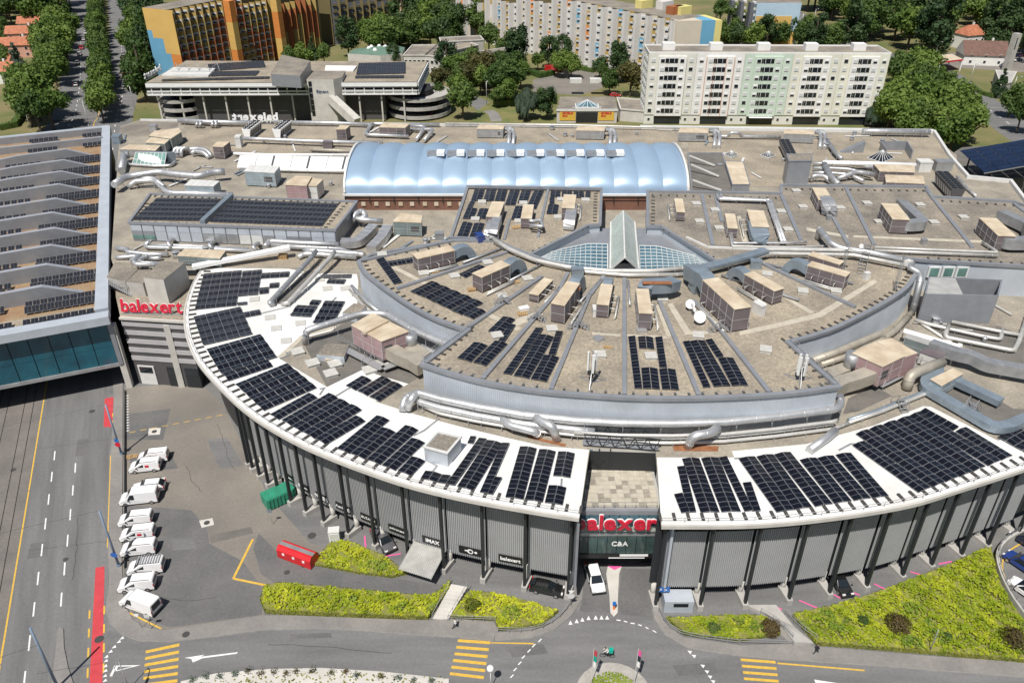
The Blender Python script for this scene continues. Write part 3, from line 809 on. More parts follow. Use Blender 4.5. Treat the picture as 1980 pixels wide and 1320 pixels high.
# canopy below the IMAX board
p0,p1 = panel_frames[('L',10)]
t = (p1 - p0); t.z = 0; t.normalize(); nrm = Vector((t.y,-t.x,0))
can = thing('canopy','sloping ribbed metal canopy jutting out below the IMAX board','canopy',tuple((p0 + p1) / 2 * 1.0))
mb = MB(); A,B = p0 + t * .1,p1 - t * .1; n = 17; last = None
for i in range(n * 2 + 1):
 f = i / (n * 2); q = A.lerp(B,f); up = .1 if i % 2 else 0
 a1,b1 = Vector((q.x,q.y,2.75 + up)) + nrm * .12,Vector((q.x,q.y,2.05 + up)) + nrm * 4.6
 if last: mb.face([last[0],a1,b1,last[1]])
 last = (a1,b1)
mb.build('roof_sheet',M['pipe_pale'],can)
for f in (.02,.98):
 q = A.lerp(B,f); MB().bar(Vector((q.x,q.y,2.6)) + nrm * .1,Vector((q.x,q.y,1.92)) + nrm * 4.55,.1,.16).build('beam',M['steel_rail'],can)
mat('glass_lit',(.40,.46,.38),.2,0,var=.1,scale=.5)  # pale green puts the lit look of the glass band into its colour
# == entrance between the wings
ent = thing('entrance_block','recessed glass entrance between the two white roofed wings','building',(13,76,0))
yf = 72.6; zt_ = 11.4
xl,xr = W(1126,985,zt_).x,W(1270,985,zt_).x
yb = W(1200,903,zt_).y
MB().box(((xl + xr) / 2,(yf + yb) / 2 + .4,3.4),(xr - xl + 1.5,yb - yf - .2,zt_ - 3.4 - .02),0,0).build('block',M['concrete'],ent)
nx,ny = 12,9
for i in range(nx):
 for j in range(ny):
  x0,x1 = xl - .4 + (xr - xl + .8) * i / nx,xl - .4 + (xr - xl + .8) * (i + 1) / nx
  y0,y1 = yf + .9 + (yb - yf - 1.2) * j / ny,yf + .9 + (yb - yf - 1.2) * (j + 1) / ny
  MB().box(((x0 + x1) / 2,(y0 + y1) / 2,zt_),(x1 - x0 - .05,y1 - y0 - .05,.05)).build('terrace_slab',M['slab_path'] if random.random() < .8 else M['screed'],ent)
mb = MB(); rail(mb,[Vector((xl,yf + .55,0)),Vector((xr,yf + .55,0))],zt_,1.05,1.3); mb.build('railing',M['steel_rail'],ent)
MB().box(((xl + xr) / 2,yf + .35,zt_ - .6),(xr - xl + 1.4,.5,.68)).build('parapet',M['parapet'],ent)
for r_,(za,zb_) in enumerate(((4.2,7.2),(7.75,8.9),(8.95,10.75))):
 for i in range(8):
  x0,x1 = xl - .3 + (xr - xl + .6) * i / 8,xl - .3 + (xr - xl + .6) * (i + 1) / 8
  m = 'glass_lit' if r_ == 1 else ('glass_ent' if r_ == 0 else 'glass_sky')
  MB().box(((x0 + x1) / 2,yf + .16,za),(x1 - x0 - .08,.06,zb_ - za)).build('glass_pane',M[m],ent)
MB().box(((xl + xr) / 2,yf + .14,7.32),(xr - xl + .8,.2,.55)).build('band',M['galv_dull'],ent)
MB().box(((xl + xr) / 2,yf + .14,3.45),(xr - xl + .8,.25,.7)).build('band',M['sign_black'],ent)
MB().box((xr - 2.3,yf - .02,3.85),(3.6,.06,.32)).build('notice_strip',M['sign_white'],ent)
MB().box((xr - 3.2,yf - .02,3.5),(4.6,.06,.10)).build('notice_strip',M['sign_white'],ent)
place_text(text_mesh('C&A',1,.05,.012),'lettering',M['sign_white'],ent,(W(1198,1046,6).x,yf + .06,5.95),(1,0,0),(0,0,1),0,2.1)
rs = thing('letter_sign','big red lettering with white rims above the glass entrance','sign',((xl + xr) / 2,yf,9.4))
letters('balexert',rs,((xl + xr) / 2 + .15,yf - .35,10.2),(1,0,0),(0,0,1),xr - xl + 2.4,2.35,M['sign_red'],M['sign_white'],.018,.25,.07)
MB().box(((xl + xr) / 2,yf - .2,8.35),(xr - xl,.12,.1)).build('support_rail',M['steel_rail'],rs)
tr = thing('roof_truss','dark steel lattice truss bridging the entrance gap between the wings','truss',tuple(W(1205,868,ZR)))
a,b = W(1128,862,ZR),W(1275,872,ZR)
mb = MB()
for dy in (0,2.0):
 for z in (.1,1.9): mb.bar(a + Vector((0,dy,z)),b + Vector((0,dy,z)),.12,.12)
 for i in range(12):
  f0,f1 = i / 12,(i + 1) / 12
  z0,z1 = (.1,1.9) if i % 2 else (1.9,.1)
  mb.bar(a.lerp(b,f0) + Vector((0,dy,z0)),a.lerp(b,f1) + Vector((0,dy,z1)),.09,.09)
mb.build('lattice',M['black_steel'],tr)
MB().bar(a + Vector((0,1,.05)),b + Vector((0,1,.05)),1.9,.08).build('deck',M['parapet'],tr)
mb = MB()
for i in range(6):
 x0,x1 = a.lerp(b,.06 + i * .15),a.lerp(b,.06 + (i + 1) * .15)
 MB().box(((x0.x + x1.x) / 2,a.y - .4,zt_ + .2),(x1.x - x0.x - .1,.08,3.2)).build('glass_pane',M['glass_sky'],tr)
 mb.bar((x0.x,a.y - .55,zt_),(x0.x,a.y - .55,ZR),.14,.14)
 mb.bar((x0.x,a.y - .55,zt_ + .2),((x0.x + x1.x) / 2,a.y - .55,zt_ + 1.6),.1,.1); mb.bar(((x0.x + x1.x) / 2,a.y - .55,zt_ + 1.6),(x1.x,a.y - .55,zt_ + .2),.1,.1)
mb.build('frame',M['black_steel'],tr)
for e,s_ in ((eL,-1),(eR,1)):
 pass
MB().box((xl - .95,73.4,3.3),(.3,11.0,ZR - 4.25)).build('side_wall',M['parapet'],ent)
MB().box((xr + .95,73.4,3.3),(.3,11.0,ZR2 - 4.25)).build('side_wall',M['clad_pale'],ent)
# == UPPER BLOCKS
def block(name,label,px,zt,zb,wall,roof,par=.5,parw=.55,rib=0,cat='building',parm='parapet',arcs=None):
 pts = WL(px,zt) if not isinstance(px[0],Vector) else px
 c = sum(pts,Vector()) / len(pts)
 o = thing(name,label,cat,(c.x,c.y,zb))
 MB().prism([(p.x,p.y) for p in pts],zb,zt,1,0).build('hall',[M[roof],M[wall]],o)
 a = sum(pts[i].x * pts[i - 1].y - pts[i - 1].x * pts[i].y for i in range(len(pts)))
 loop = pts if a > 0 else pts[::-1]
 if par:
  MB().sweep([(p.x,p.y,zt + par / 2 - .05) for p in loop],[(-parw / 2,-par / 2),(parw / 2,-par / 2),(parw / 2,par / 2),(-parw / 2,par / 2)],closed=True).build('parapet',M[parm],o)
 return o,pts
fan_front = WL([(818,707),(870,724),(950,744),(1050,759),(1150,767),(1220,771),(1330,772),(1450,768),(1540,761),(1620,750)],ZF)
fan_left = WL([(905,641),(850,622),(800,597),(745,560),(705,528),(694,508)],ZF)
fan_right = WL([(1523,664),(1600,642),(1660,614),(1710,587),(1750,560),(1770,533)],ZF)
fan_back = WL([(1755,514),(1690,497),(1560,488),(1480,494),(1420,512),(1330,527),(1240,532),(1150,527),(1060,508),(990,482),(962,468),(880,467),(720,494)],ZF)
ff,fl,fr = smooth_line(fan_front,3),smooth_line(fan_left,3),smooth_line(fan_right,3)
fan,_ = block('fan_hall','fan shaped upper hall with pale ribbed metal walls and gravel roof',ff + fr + fan_back + fl[::-1],ZF,ZR,'clad_pale','gravel',.45,.7)
def ribs(line,zb,zt,parent,m='clad_pale',pitch=.30,dep=.05,out=.05,name='wall_cladding'):
 S = arclen(line); n = int(S[-1] / pitch); mb = MB(); last = None
 for i in range(n):
  for f,d in ((0,0),(.5,0),(.55,dep),(.95,dep)):
   p,t = along(line,S[-1] * (i + f) / n,S); q = p + Vector((t.y,-t.x,0)) * (out + d)
   if last is not None: mb.face([(last.x,last.y,zb),(q.x,q.y,zb),(q.x,q.y,zt),(last.x,last.y,zt)])
   last = q
 return mb.build(name,M[m],parent)
ribs(ff,ZR,ZF - .02,fan); ribs(fl[::-1],ZR,ZF - .02,fan); ribs(fr,ZR,ZF - .02,fan)
def upstand(pa,pb,z,parent,wd=.6,h=.42,m='parapet',name='roof_upstand'):
 a,b = W(*pa,z),W(*pb,z)
 return MB().bar(a + Vector((0,0,h / 2)),b + Vector((0,0,h / 2)),wd,h).build(name,M[m],parent)
for a,b in [((768,560),(980,490)),((905,636),(1048,537)),((933,735),(1077,567)),((1079,566),(1098,530)),((1065,755),(1140,573)),((1142,572),(1167,537)),((1207,766),(1207,541)),((1351,767),(1274,583)),((1487,761),(1390,637)),((1388,636),(1342,583)),((1653,596),(1470,510)),((818,703),(908,636)),((1620,748),(1525,664)),((700,506),(872,468))]:
 upstand(a,b,ZF,fan)
mb = MB()
for l,st in ((offset_line(ff,1.0),1.75),(offset_line(fl[::-1],1.0),1.6),(offset_line(fr,1.0),1.5),(WL([(835,705),(910,640)],ZF),1.4),(WL([(720,500),(870,473)],ZF),1.8),(WL([(1600,742),(1530,672)],ZF),1.4)):
 blocks(mb,l,ZF + .02,st,.75,.3,.16)
mb.build('ballast_block',M['rubber'],fan)['kind'] = 'stuff'
mb = MB(); rail(mb,offset_line(ff,.15),ZF + .35,.55,2.6,.04,(1.0,),.04); rail(mb,[W(818,703,ZF),W(908,636,ZF)],ZF + .4,1.0,2); rail(mb,[W(1620,748,ZF),W(1525,664,ZF)],ZF + .4,.9,2)
mb.build('railing',M['unit_edge'],fan)
for px in ([(755,517),(800,540),(1000,640),(1008,634),(810,538),(765,514)],[(985,622),(1045,600),(1050,608),(1000,630)],[(1145,642),(1200,646),(1200,650),(1145,647)],[(1213,646),(1290,650),(1295,654),(1213,651)],[(1268,590),(1276,588),(1298,650),(1290,652)],[(1290,588),(1300,586),(1335,640),(1380,640),(1380,645),(1325,647)],[(1430,640),(1500,625),(1580,605),(1690,540),(1697,545),(1590,612),(1500,634),(1430,648)],[(1505,570),(1512,568),(1575,603),(1566,606)]):
 roof_sheet(px,ZF + .015,'slab_path',fan,'paving_strip')
# blocks behind the fan
blkC,_ = block('roof_block','gravel roofed block with letter shaped solar arrays before the blue vault',[(905,362),(1163,367),(1160,436),(1138,438),(1020,498),(985,480),(960,466),(872,462)],ZF,ZR,'clad_pale','gravel')
blkR,_ = block('roof_block','wide gravel roofed block right of the glazed atrium',[(1252,372),(1510,376),(1510,360),(1790,363),(1800,382),(1960,392),(2090,440),(2090,523),(1790,506),(1700,497),(1560,487),(1475,496),(1385,508),(1278,440),(1252,440)],ZF,ZR,'clad_pale','gravel_dark')
mb = MB()
for l in ([(922,369),(890,455)],[(918,366),(1155,371)],[(1152,375),(1150,428)],[(1135,440),(1020,492)]): blocks(mb,WL(l,ZF),ZF + .02,1.5,.75,.28,.15)
mb.build('ballast_block',M['rubber'],blkC)['kind'] = 'stuff'
mb = MB()
for l in ([(1262,378),(1500,384)],[(1520,366),(1785,370)],[(1263,382),(1262,435)],[(1285,445),(1390,505)],[(1805,388),(1960,398)],[(1795,500),(2080,517)]): blocks(mb,WL(l,ZF),ZF + .02,1.6,.75,.28,.15)
mb.build('ballast_block',M['rubber'],blkR)['kind'] = 'stuff'
for a,b in [((1060,367),(1040,460)),((985,425),(975,465))]: upstand(a,b,ZF,blkC,.5,.3)
for a,b in [((1357,378),(1378,475)),((1383,380),(1396,430)),((1510,378),(1548,465)),((1635,364),(1690,475)),((1790,368),(1880,480)),((1605,412),(1640,475)),((1960,395),(2060,470))]: upstand(a,b,ZF,blkR,.7,.3)
for a,b in [((1327,460),(1368,479)),((1368,479),(1475,484))]: upstand(a,b,ZF,blkR,.35,.3,'unit_white')
upstand((905,363),(1163,368),ZF + .3,blkC,.5,.5,'parapet','coping')
for px in ([(1650,455),(1980,468),(1980,473),(1650,459)],[(1425,418),(1432,417),(1446,468),(1436,470)],[(1560,440),(1640,455),(1640,460),(1560,446)]): roof_sheet(px,ZF + .015,'slab_path',blkR,'paving_strip')
# end wall windows and the sunk plant box on the right
for u in (1805,1832,1859):
 p = W(u,525,ZF - 2); y = W(u,506 + (u - 1790) * .055,ZF).y
 q = Wd(u,525,y - .1)
 f = MB().box((q.x,y - .22,q.z - 1.0),(2.1,.3,2.0)).build('window_frame',M['mullion'],blkR)
 MB().box((q.x,y - .40,q.z - .75),(1.5,.06,1.5)).build('window_pane',M['glass_green'],f)
pb = thing('plant_box','open topped pale metal plant box by the right end wall','plant box',tuple(W(1865,600,ZR)))
tp = WL([(1797,535),(1937,541),(1930,571),(1790,568)],ZR + 5.2)
a_,b_,c_,d_ = tp
for q0,q1 in ((a_,b_),(b_,c_),(c_,d_),(d_,a_)):
 MB().bar(Vector((q0.x,q0.y,ZR + 2.6)),Vector((q1.x,q1.y,ZR + 2.6)),.25,5.2).build('wall',M['parapet'],pb)
l0,l1 = a_.lerp(b_,.36),d_.lerp(c_,.52)
MB().prism([(a_.x,a_.y),(l0.x,l0.y),(l1.x,l1.y),(d_.x,d_.y)],ZR + 5.0,ZR + 5.15).build('lid',M['pipe_pale'],pb)
MB().prism([(p.x,p.y) for p in (a_,b_,c_,d_)],ZR + 1,ZR + 1.1).build('floor',M['louvre'],pb)
# left solar block
blkD,ptsD = block('roof_block','grey panelled block on the left with two wide solar arrays',[(291,377),(690,392),(648,447),(250,432)],ZD,ZR,'parapet','gravel',.45,.5)
A,B = W(250,432,ZD),W(648,447,ZD)
for i in range(17):
 f0,f1 = i / 17,(i + 1) / 17
 a,b = A.lerp(B,f0 + .003),A.lerp(B,f1 - .003)
 n = Vector((0,-.08,0))
 MB().bar(a + n + Vector((0,0,-.75)),b + n + Vector((0,0,-.75)),.08,1.4).build('wall_panel',M['clad_pale'],blkD)
 m = ['parapet','parapet','clad_pale','clad_pale','clad_pale','clad_pale','galv_dull','galv_dull','galv_dull','unit_white','unit_white','galv_dull','clad_pale','parapet','parapet','clad_pale','clad_pale'][i]
 MB().bar(a + n + Vector((0,0,-2.45)),b + n + Vector((0,0,-2.45)),.08,1.9).build('wall_panel',M[m],blkD)
 if i in (0,1): MB().bar(a + n * 2 + Vector((0,0,-2.7)),b + n * 2 + Vector((0,0,-2.7)),.06,.7).build('window_pane',M['glass_green'],blkD)
upstand((448,382),(392,434),ZD,blkD,1.0,.9,'duct_blue','cable_duct')
mb = MB()
for l in ([(300,380),(430,385)],[(455,386),(670,394)],[(285,395),(262,425)],[(664,400),(630,440)],[(270,430),(375,434)],[(405,436),(620,443)]): blocks(mb,WL(l,ZD),ZD + .02,1.45,.7,.28,.15)
mb.build('ballast_block',M['rubber'],blkD)['kind'] = 'stuff'
# == blue vaulted hall
vh = thing('vaulted_hall','long hall roofed with pale blue inflated cushion vaults above brown walls','building',(1,168,ZR))
x0v,x1v = -35.6,37.4; y0v,y1v = 161.3,187.0; zs = 18.6; NB = 14
def vault_pt(f,a,bul):
 yy = (y0v + y1v) / 2 - (y1v - y0v) / 2 * math.cos(a); zz = zs + 5.6 * math.sin(a) ** .85
 return yy,zz + bul
for i in range(NB):
 mb = MB(); nx_,na = 8,18
 xa,xb = x0v + (x1v - x0v) * i / NB,x0v + (x1v - x0v) * (i + 1) / NB
 base = len(mb.v)
 for j in range(na + 1):
  a = math.pi * j / na
  for k in range(nx_ + 1):
   f = k / nx_
   bl = .7 * math.sin(math.pi * f) ** .8 * (math.sin(a) ** .5 if 0 < j < na else 0)
   yy = (y0v + y1v) / 2 - ((y1v - y0v) / 2 + bl * .4) * math.cos(a); zz = zs + (5.2 + bl) * (math.sin(a) ** .85 if 0 < j < na else 0)
   mb.v.append((xa + (xb - xa) * f,yy,zz))
 for j in range(na):
  for k in range(nx_):
   q = base + j * (nx_ + 1) + k
   mb.f.append((q,q + 1,q + nx_ + 2,q + nx_ + 1)); mb.m.append(0)
 mb.build('roof_cushion',M['foil'],vh,True)
 MB().box(((xa + xb) / 2,y0v - .05,ZR + 2.35),(xb - xa - .16,.25,zs - ZR - 2.6)).build('wall_panel',M['brown_clad'],vh)
 MB().cyl((xa,y0v - .3,ZR + 1.6),.09,zs - ZR - 1.9,6).build('downpipe',M['black_steel'],vh)
 if i < 7:
  for d in (.25,.72):
   MB().box((xa + (xb - xa) * d,y0v - .12,ZR + 1.05),(.9,.12,.85)).build('window_pane',M['unit_tan'],vh)
for xs in (x0v,x1v):
 mb = MB(); pts = [(xs,y0v,zs)] + [(xs,vault_pt(0,math.pi * j / 14,-.5)[0],vault_pt(0,math.pi * j / 14,-.5)[1]) for j in range(1,14)] + [(xs,y1v,zs)]
 mb.face(pts); mb.build('gable',M['foil'],vh)
 MB().sweep([(p[0],p[1],p[2] + .45) for p in pts],[(-.22,-.1),(.22,-.1),(.22,.3),(-.22,.3)]).build('gable_trim',M['unit_white'],vh)
MB().box(((x0v + x1v) / 2,(y0v + y1v) / 2,ZR),(x1v - x0v,y1v - y0v - .1,zs - ZR)).build('hall',M['brown_clad'],vh)
MB().box(((x0v + x1v) / 2,y0v - .25,zs - .25),(x1v - x0v + .8,.6,.38)).build('gutter',M['unit_white'],vh)
for i in range(10):
 x = W(835 + i * 38.5,292,25).x
 mb = MB().box((x,170.6,24.1),(2.0,2.2,.75)); mb.build('roof_vent',M['galv_dull'],vh)
 MB().box((x + 1.95,170.4,24.3),(1.7,2.3,.8)).build('roof_vent',M['white'],vh)
# == SOLAR ARRAYS
def panel_mesh(cell):
 mb = MB(); a,b,h = .86,.555,.035
 mb.prism([(-a,-b),(a,-b),(a,b),(-a,b)],-h,0,0)
 for x0,x1 in ((-a + .03,-.018),(.018,a - .03)):
  mb.face([(x0,-b + .03,.003),(x1,-b + .03,.003),(x1,b - .03,.003),(x0,b - .03,.003)],1)
 o = mb.build('panel_master',[M['cell_frame'],M[cell]])
 me = o.data; bpy.data.objects.remove(o)
 return me
PAN,PAN2 = panel_mesh('cell'),panel_mesh('cell_dull')
def solar(label,z,quads,me=None,tilt=9,lift=.28):
 me = me or PAN
 pts = [W(*p,z) for q in quads for p in q[:4]]
 c = sum(pts,Vector()) / len(pts)
 T = thing('solar_array',label,'solar array',(c.x,c.y,z),'solar arrays on the roofs')
 for q in quads:
  mode = q[4] if len(q) > 4 else 'L'
  tl,tr,br,bl = [W(*p,z) for p in q[:4]]
  U = ((tr - tl) + (br - bl)) / 2; V = ((bl - tl) + (br - tr)) / 2
  lu,lv = U.length,V.length
  eu = U.normalized(); ev = V.normalized()
  pu = Vector((-ev.y,ev.x,0))
  if pu.dot(eu) < 0: pu = -pu
  eu = (eu + pu).normalized(); evp = Vector((eu.y,-eu.x,0))
  if evp.dot(ev) < 0: evp = -evp
  C = (tl + tr + br + bl) / 4
  du,dv = (1.74,1.16) if mode == 'L' else (1.16,1.74)
  nu,nv = max(1,round(lu / du)),max(1,round(lv / dv))
  su,sv = lu / nu,lv / nv
  rz = math.atan2(eu.y,eu.x) + (0 if mode == 'L' else math.pi / 2)
  for i in range(nu):
   for j in range(nv):
    p = C + eu * ((i + .5) * su - lu / 2) + evp * ((j + .5) * sv - lv / 2)
    k = (j if mode == 'L' else i)
    sg = 1 if k % 2 else -1
    # local y of the panel in plan
    ly = Vector((-math.sin(rz),math.cos(rz),0))
    d = evp if mode == 'L' else eu
    up_first = ly.dot(d)
    s = (1 if up_first > 0 else -1) * (1 if k % 2 == 0 else -1)
    sx = ((su if mode == 'L' else sv) - .05) / 1.72; sy = ((sv if mode == 'L' else su) - .035) / 1.11
    put(me,'solar_panel',T,(p.x,p.y,z + lift),(s * R(tilt),0,rz),(sx,sy,1))
 return T
z = ZR
solar('large solar array at the far left tip of the white roof',z,[((395,530),(468,524),(457.5,592),(376,601)),((469,525),(505,523),(501,571.5),(461,575)),((506,528),(560,527.5),(559,537),(505,540)),((521.5,548.5),(540,548),(540,557.5),(521,559)),((502,557.5),(521,556),(519,568),(501,571)),((459,586),(478,585),(478,591),(458,592.5))],PAN2)
solar('second solar array along the left curve, below the far left one',z,[((375,612),(457,597.5),(498,647),(391,669)),((461,607),(503,600),(505,610),(466,617))],PAN2)
solar('third solar array along the left curve of the white roof',z,[((397,677),(501,648),(541,694),(428,722)),((429,723),(518,699),(531,711),(442,737))])
solar('fourth solar array along the left curve, a full rectangle',z,[((451,744),(553,706),(618,751),(511,794))])
solar('fifth solar array along the left curve with stepped upper edge',z,[((520,802),(598,762),(617,771),(538,813)),((542,813),(637,762),(657,772),(562,824)),((563,825),(658,772.5),(678,783),(583,837)),((585,837),(680,783),(703,795),(607,849)),((608,850),(690,804),(707.5,817),(631,861))])
solar('sixth solar array along the left curve, left of the white roof hut',z,[((648,868),(730,805),(755,814),(676,879)),((677.5,879),(740,827.5),(768,837.5),(704,889)),((706,889),(785,824),(812,833),(734,900)),((736,900),(797,849),(825,857),(763,912)),((767,912),(797,884),(825,893),(795,922))])
solar('solar array right of the white roof hut',z,[((822,912),(873,921),(862,938),(812,927),'S'),((925,847),(941,851),(880,942.5),(863,937),'S'),((910,845),(923,846),(914,860),(902,859),'S'),((943,852),(974,859),(916,951),(882,942),'S'),((977,859),(992,860),(938,955),(919,952),'S'),((954,921),(971,927),(953,959),(936,956),'S')])
solar('solar array at the left side of the entrance gap',z,[((1008,865),(1040,868),(1011,967.5),(973,963),'S'),((1044,870),(1077,874),(1048,972.5),(1012,968),'S'),((1080,874),(1113,878),(1102,925),(1067.5,922),'S'),((1061,939),(1096,944),(1088,978),(1052,974),'S')])
solar('small solar array between dark roofing and the big pipes',z,[((667,747),(700,728),(720,737),(688,757)),((690,757),(738,729),(760,738),(709,767)),((711,768),(760,740),(783,748),(732,777))])
solar('small L shaped solar array beside the fan hall corner',z,[((623,531),(680,532),(679,540),(620,539)),((637,541),(670,541),(665,551),(630,549))],PAN2)
solar('small stepped solar array beyond the twin pipes on the white roof',z,[((576,591),(616,593),(600,615),(559,613)),((604,581),(622,582),(616,592),(597,591))])
solar('small slanted solar array next to the grey vent hood',z,[((632,583),(671,584),(642,627),(600,628))])
z = ZR2
solar('first solar array right of the entrance gap',z,[((1304,902.5),(1320,904),(1351,993),(1333,992.5),'S'),((1303,957),(1321,955),(1332,992.5),(1316,994),'S'),((1317.5,888),(1352,887),(1392,992),(1354,993),'S'),((1354,887),(1390,886),(1433,991),(1395,992),'S'),((1392.5,886),(1408,884),(1453,990),(1435,991),'S'),((1432.5,934),(1449,935),(1474,991),(1456,990),'S')])
solar('wide solar array, second right of the entrance gap',z,[((1425,888),(1457,884),(1539,987),(1502.5,992),'S'),((1458,884),(1492,880),(1575,982.5),(1538,986),'S'),((1494,880),(1527,875),(1612,976),(1577,981),'S'),((1542.5,890),(1575,887),(1651,970),(1614,975),'S'),((1577,887),(1609,882),(1687,965),(1652,969),'S'),((1612,881),(1642,877),(1722.5,961),(1688,964),'S')])
solar('largest solar array on the right wing of the white roof',z,[((1644,863),(1667,855),(1803,943),(1777,953),'S'),((1650,841),(1675,832.5),(1830,932.5),(1804,943),'S'),((1676,832),(1701,823),(1857,922.5),(1830.5,932),'S'),((1701.5,823),(1727.5,815),(1884,912),(1858,922),'S'),((1728,815),(1753,807),(1911,902),(1884.5,911),'S'),((1753.5,806.5),(1777,797.5),(1937.5,891),(1911.5,901.5),'S'),((1777,797),(1788,792),(1853,828),(1842,836),'S'),((1842,836),(1867,828),(1960,882),(1938,890.5),'S')])
solar('solar array at the far right edge of the white roof',z,[((1925,847),(1963,827),(2030,862),(1992,882),'L')])
z = ZF
solar('narrow solar strips on the left tip of the fan roof',z,[((721,504),(738,502),(783,547),(767,550),'S'),((747.5,508),(800,498),(800,508),(755,517))])
solar('rectangular solar array of six strips on the left fan sector',z,[((791,565),(835,545),(852.5,552.5),(811,573)),((812,573),(853,553),(872.5,561),(831,582)),((832,582.5),(873,562),(893,569),(852,592)),((852.5,592),(894,570),(913,578),(871,601)),((872,602),(914,579),(935,587.5),(893,611)),((894,611),(921,596),(942,605),(915,618))])
solar('small solar array tucked behind a plum unit on the fan roof',z,[((887,532),(925,513),(937,518),(903,541))])
solar('E shaped solar array on the front left fan sector',z,[((973,612.5),(997.5,620),(968,647.5),(942.5,642.5),'S'),((989,630),(1003,630.5),(971,662),(958,660),'S'),((958,660),(982.5,667),(940,709),(912.5,702.5),'S'),((917,662.5),(944,670),(911,701.7),(883,694),'S')])
solar('solar array left of the antenna mast on the fan roof',z,[((1034,634),(1049,637.5),(991,727.5),(974,724),'S'),((1044,648),(1072.5,653),(1022.5,734),(992,728),'S'),((1081,643),(1095,644),(1068,687),(1053,687),'S'),((1052,687.5),(1083,693),(1056,740),(1025,735),'S')])
solar('P shaped solar array right of the antenna mast',z,[((1216,652),(1231,652.5),(1239,753),(1224,753),'S'),((1233,653),(1263,653),(1265,677),(1235,675),'S'),((1267,653),(1281,654),(1289,712.5),(1273,712.5),'S'),((1239,713),(1272,714),(1276,755),(1242.5,753),'S'),((1274,715),(1307,716),(1312.5,756),(1279,755),'S')])
solar('slanted solar array on the right front fan sector',z,[((1315,662),(1329,662),(1378,751),(1364,751),'S'),((1331,661),(1362,660),(1414,748),(1381,750),'S'),((1363,659),(1377.5,657.5),(1398,692),(1385,693),'S'),((1385,694),(1417,694),(1448,747),(1417,748),'S')])
solar('B shaped solar array on the roof block before the blue vault',z,[((918,367),(939,367),(930,391),(910,390),'S'),((909,391),(919,391),(912,404),(903,403),'S'),((902,404),(924,405),(915,425),(895,424),'S'),((893,432),(914,433),(905,460),(884,459),'S'),((926,405),(947,406),(940,425),(921,424),'S'),((916,433),(937,434),(929,461),(908,460),'S'),((941,367),(961,367),(954,391),(934,390),'S'),((963,367),(983,368),(975,390),(956,390),'S'),((985,368),(1005,369),(997,399),(977,398),'S'),((996,400),(1015,401),(1007,427),(988,426),'S'),((1008,368),(1027,369),(1020,395),(1001,394),'S'),((1029,369),(1049,370),(1040,407),(1021,404),'S')])
solar('small F shaped solar array at the right of the roof block',z,[((1065,370),(1084,371),(1083,383),(1063,383),'S'),((1087,371),(1107,371),(1106,383),(1085,383),'S'),((1109,372),(1130,372),(1129,384),(1108,384),'S'),((1132,372),(1142,373),(1141,384),(1131,384),'S'),((1063,384),(1073,384),(1071,396),(1061,396),'S'),((1060,397),(1081,398),(1078,416),(1056,415),'S')])
z = ZD
solar('left solar array on the grey panelled block',z,[((299,382),(428,387),(384,430),(268,425))],PAN2)
solar('right larger solar array on the grey panelled block',z,[((450,388),(657,394),(622,439),(405,430))],PAN2)
# == ROOF HATCHES
HM = MB()
HM.box((0,0,0),(1.5,1.5,.35),0,0); HM.prism([(-.82,-.82),(.82,-.82),(.82,.82),(-.82,.82)],.35,.45,0)
HM.bar((0,-.8,.47),(0,.8,.47),.05,.04)
o_ = HM.build('hatch_master',M['hatch']); HATCH = o_.data; bpy.data.objects.remove(o_)
def hatch(u,v,z,where,rz=0.0,s=1.0):
 p = W(u,v,z)
 o = bpy.data.objects.new('roof_hatch',HATCH); COL.objects.link(o)
 o.location = p; o.rotation_euler = (0,0,rz); o.scale = (s,s,s)
 tag(o,'square grey roof hatch ' + where,'roof hatch','square hatches set in the roofs')
for a in [(739,494,'behind the leftmost solar strips of the fan roof',.2),(819,531,'in front of the leftmost plum unit',.3),(879,536,'left of the small array behind the second plum unit',.3),(943,510,'between two plum units near the atrium',.3),(1020,541,'right of the wooden pallet on the fan roof',.3),(971,575,'beside the left stair over the upstand',.3),(961,651,'inside the E shaped array',.3),(1067,638,'above the array left of the antenna mast',.1),(1160,688,'just right of the antenna mast',0.),(1258,691,'inside the P shaped array',0.),(1350,651,'above the slanted array',-.2),(1281,580,'left of the satellite dishes',-.1),(1480,678,'on the bare right front sector of the fan',-.3),(1483,532,'behind the third plum unit on the right fan',-.3),(1552,565,'left of two hatches on the right fan sector',-.3),(1616,565,'right of two hatches on the right fan sector',-.3)]: hatch(a[0],a[1],ZF,a[2],a[3])
for a in [(932,393,'within the upper bowl of the B shaped array',0),(919,426,'within the lower bowl of the B shaped array',0),(1012,395,'above the short middle array of the roof block',0),(1003,430,'below the short middle array of the roof block',0),(1085,388,'under the F shaped array',0),(1079,422,'below the small F shaped array',0),(1132,389,'at the right edge of the left roof block',0),(1346,396,'at the upper left of the right roof block',0),(1382,408,'second at the upper left of the right roof block',0),(1352,430,'below the upper left hatch of the right block',0),(1390,443,'left of the slim plum unit',0),(1510,411,'right of the silver bent pipe run, upper',0),(1523,446,'right of the silver bent pipe run, lower',0),(1552,402,'centred on the dark gravel sector',0),(1624,404,'right of the unit with two curved ducts',0),(1539,371,'near the back parapet of the right block',0),(1676,395,'above the big U shaped duct',0),(1778,398,'right of the big U shaped duct, upper',0),(1805,432,'right of the big U shaped duct, lower',0),(1862,422,'on the rightmost gravel sector',0),(1699,431,'left of the big U shaped duct',0)]: hatch(a[0],a[1],ZF,a[2],a[3])
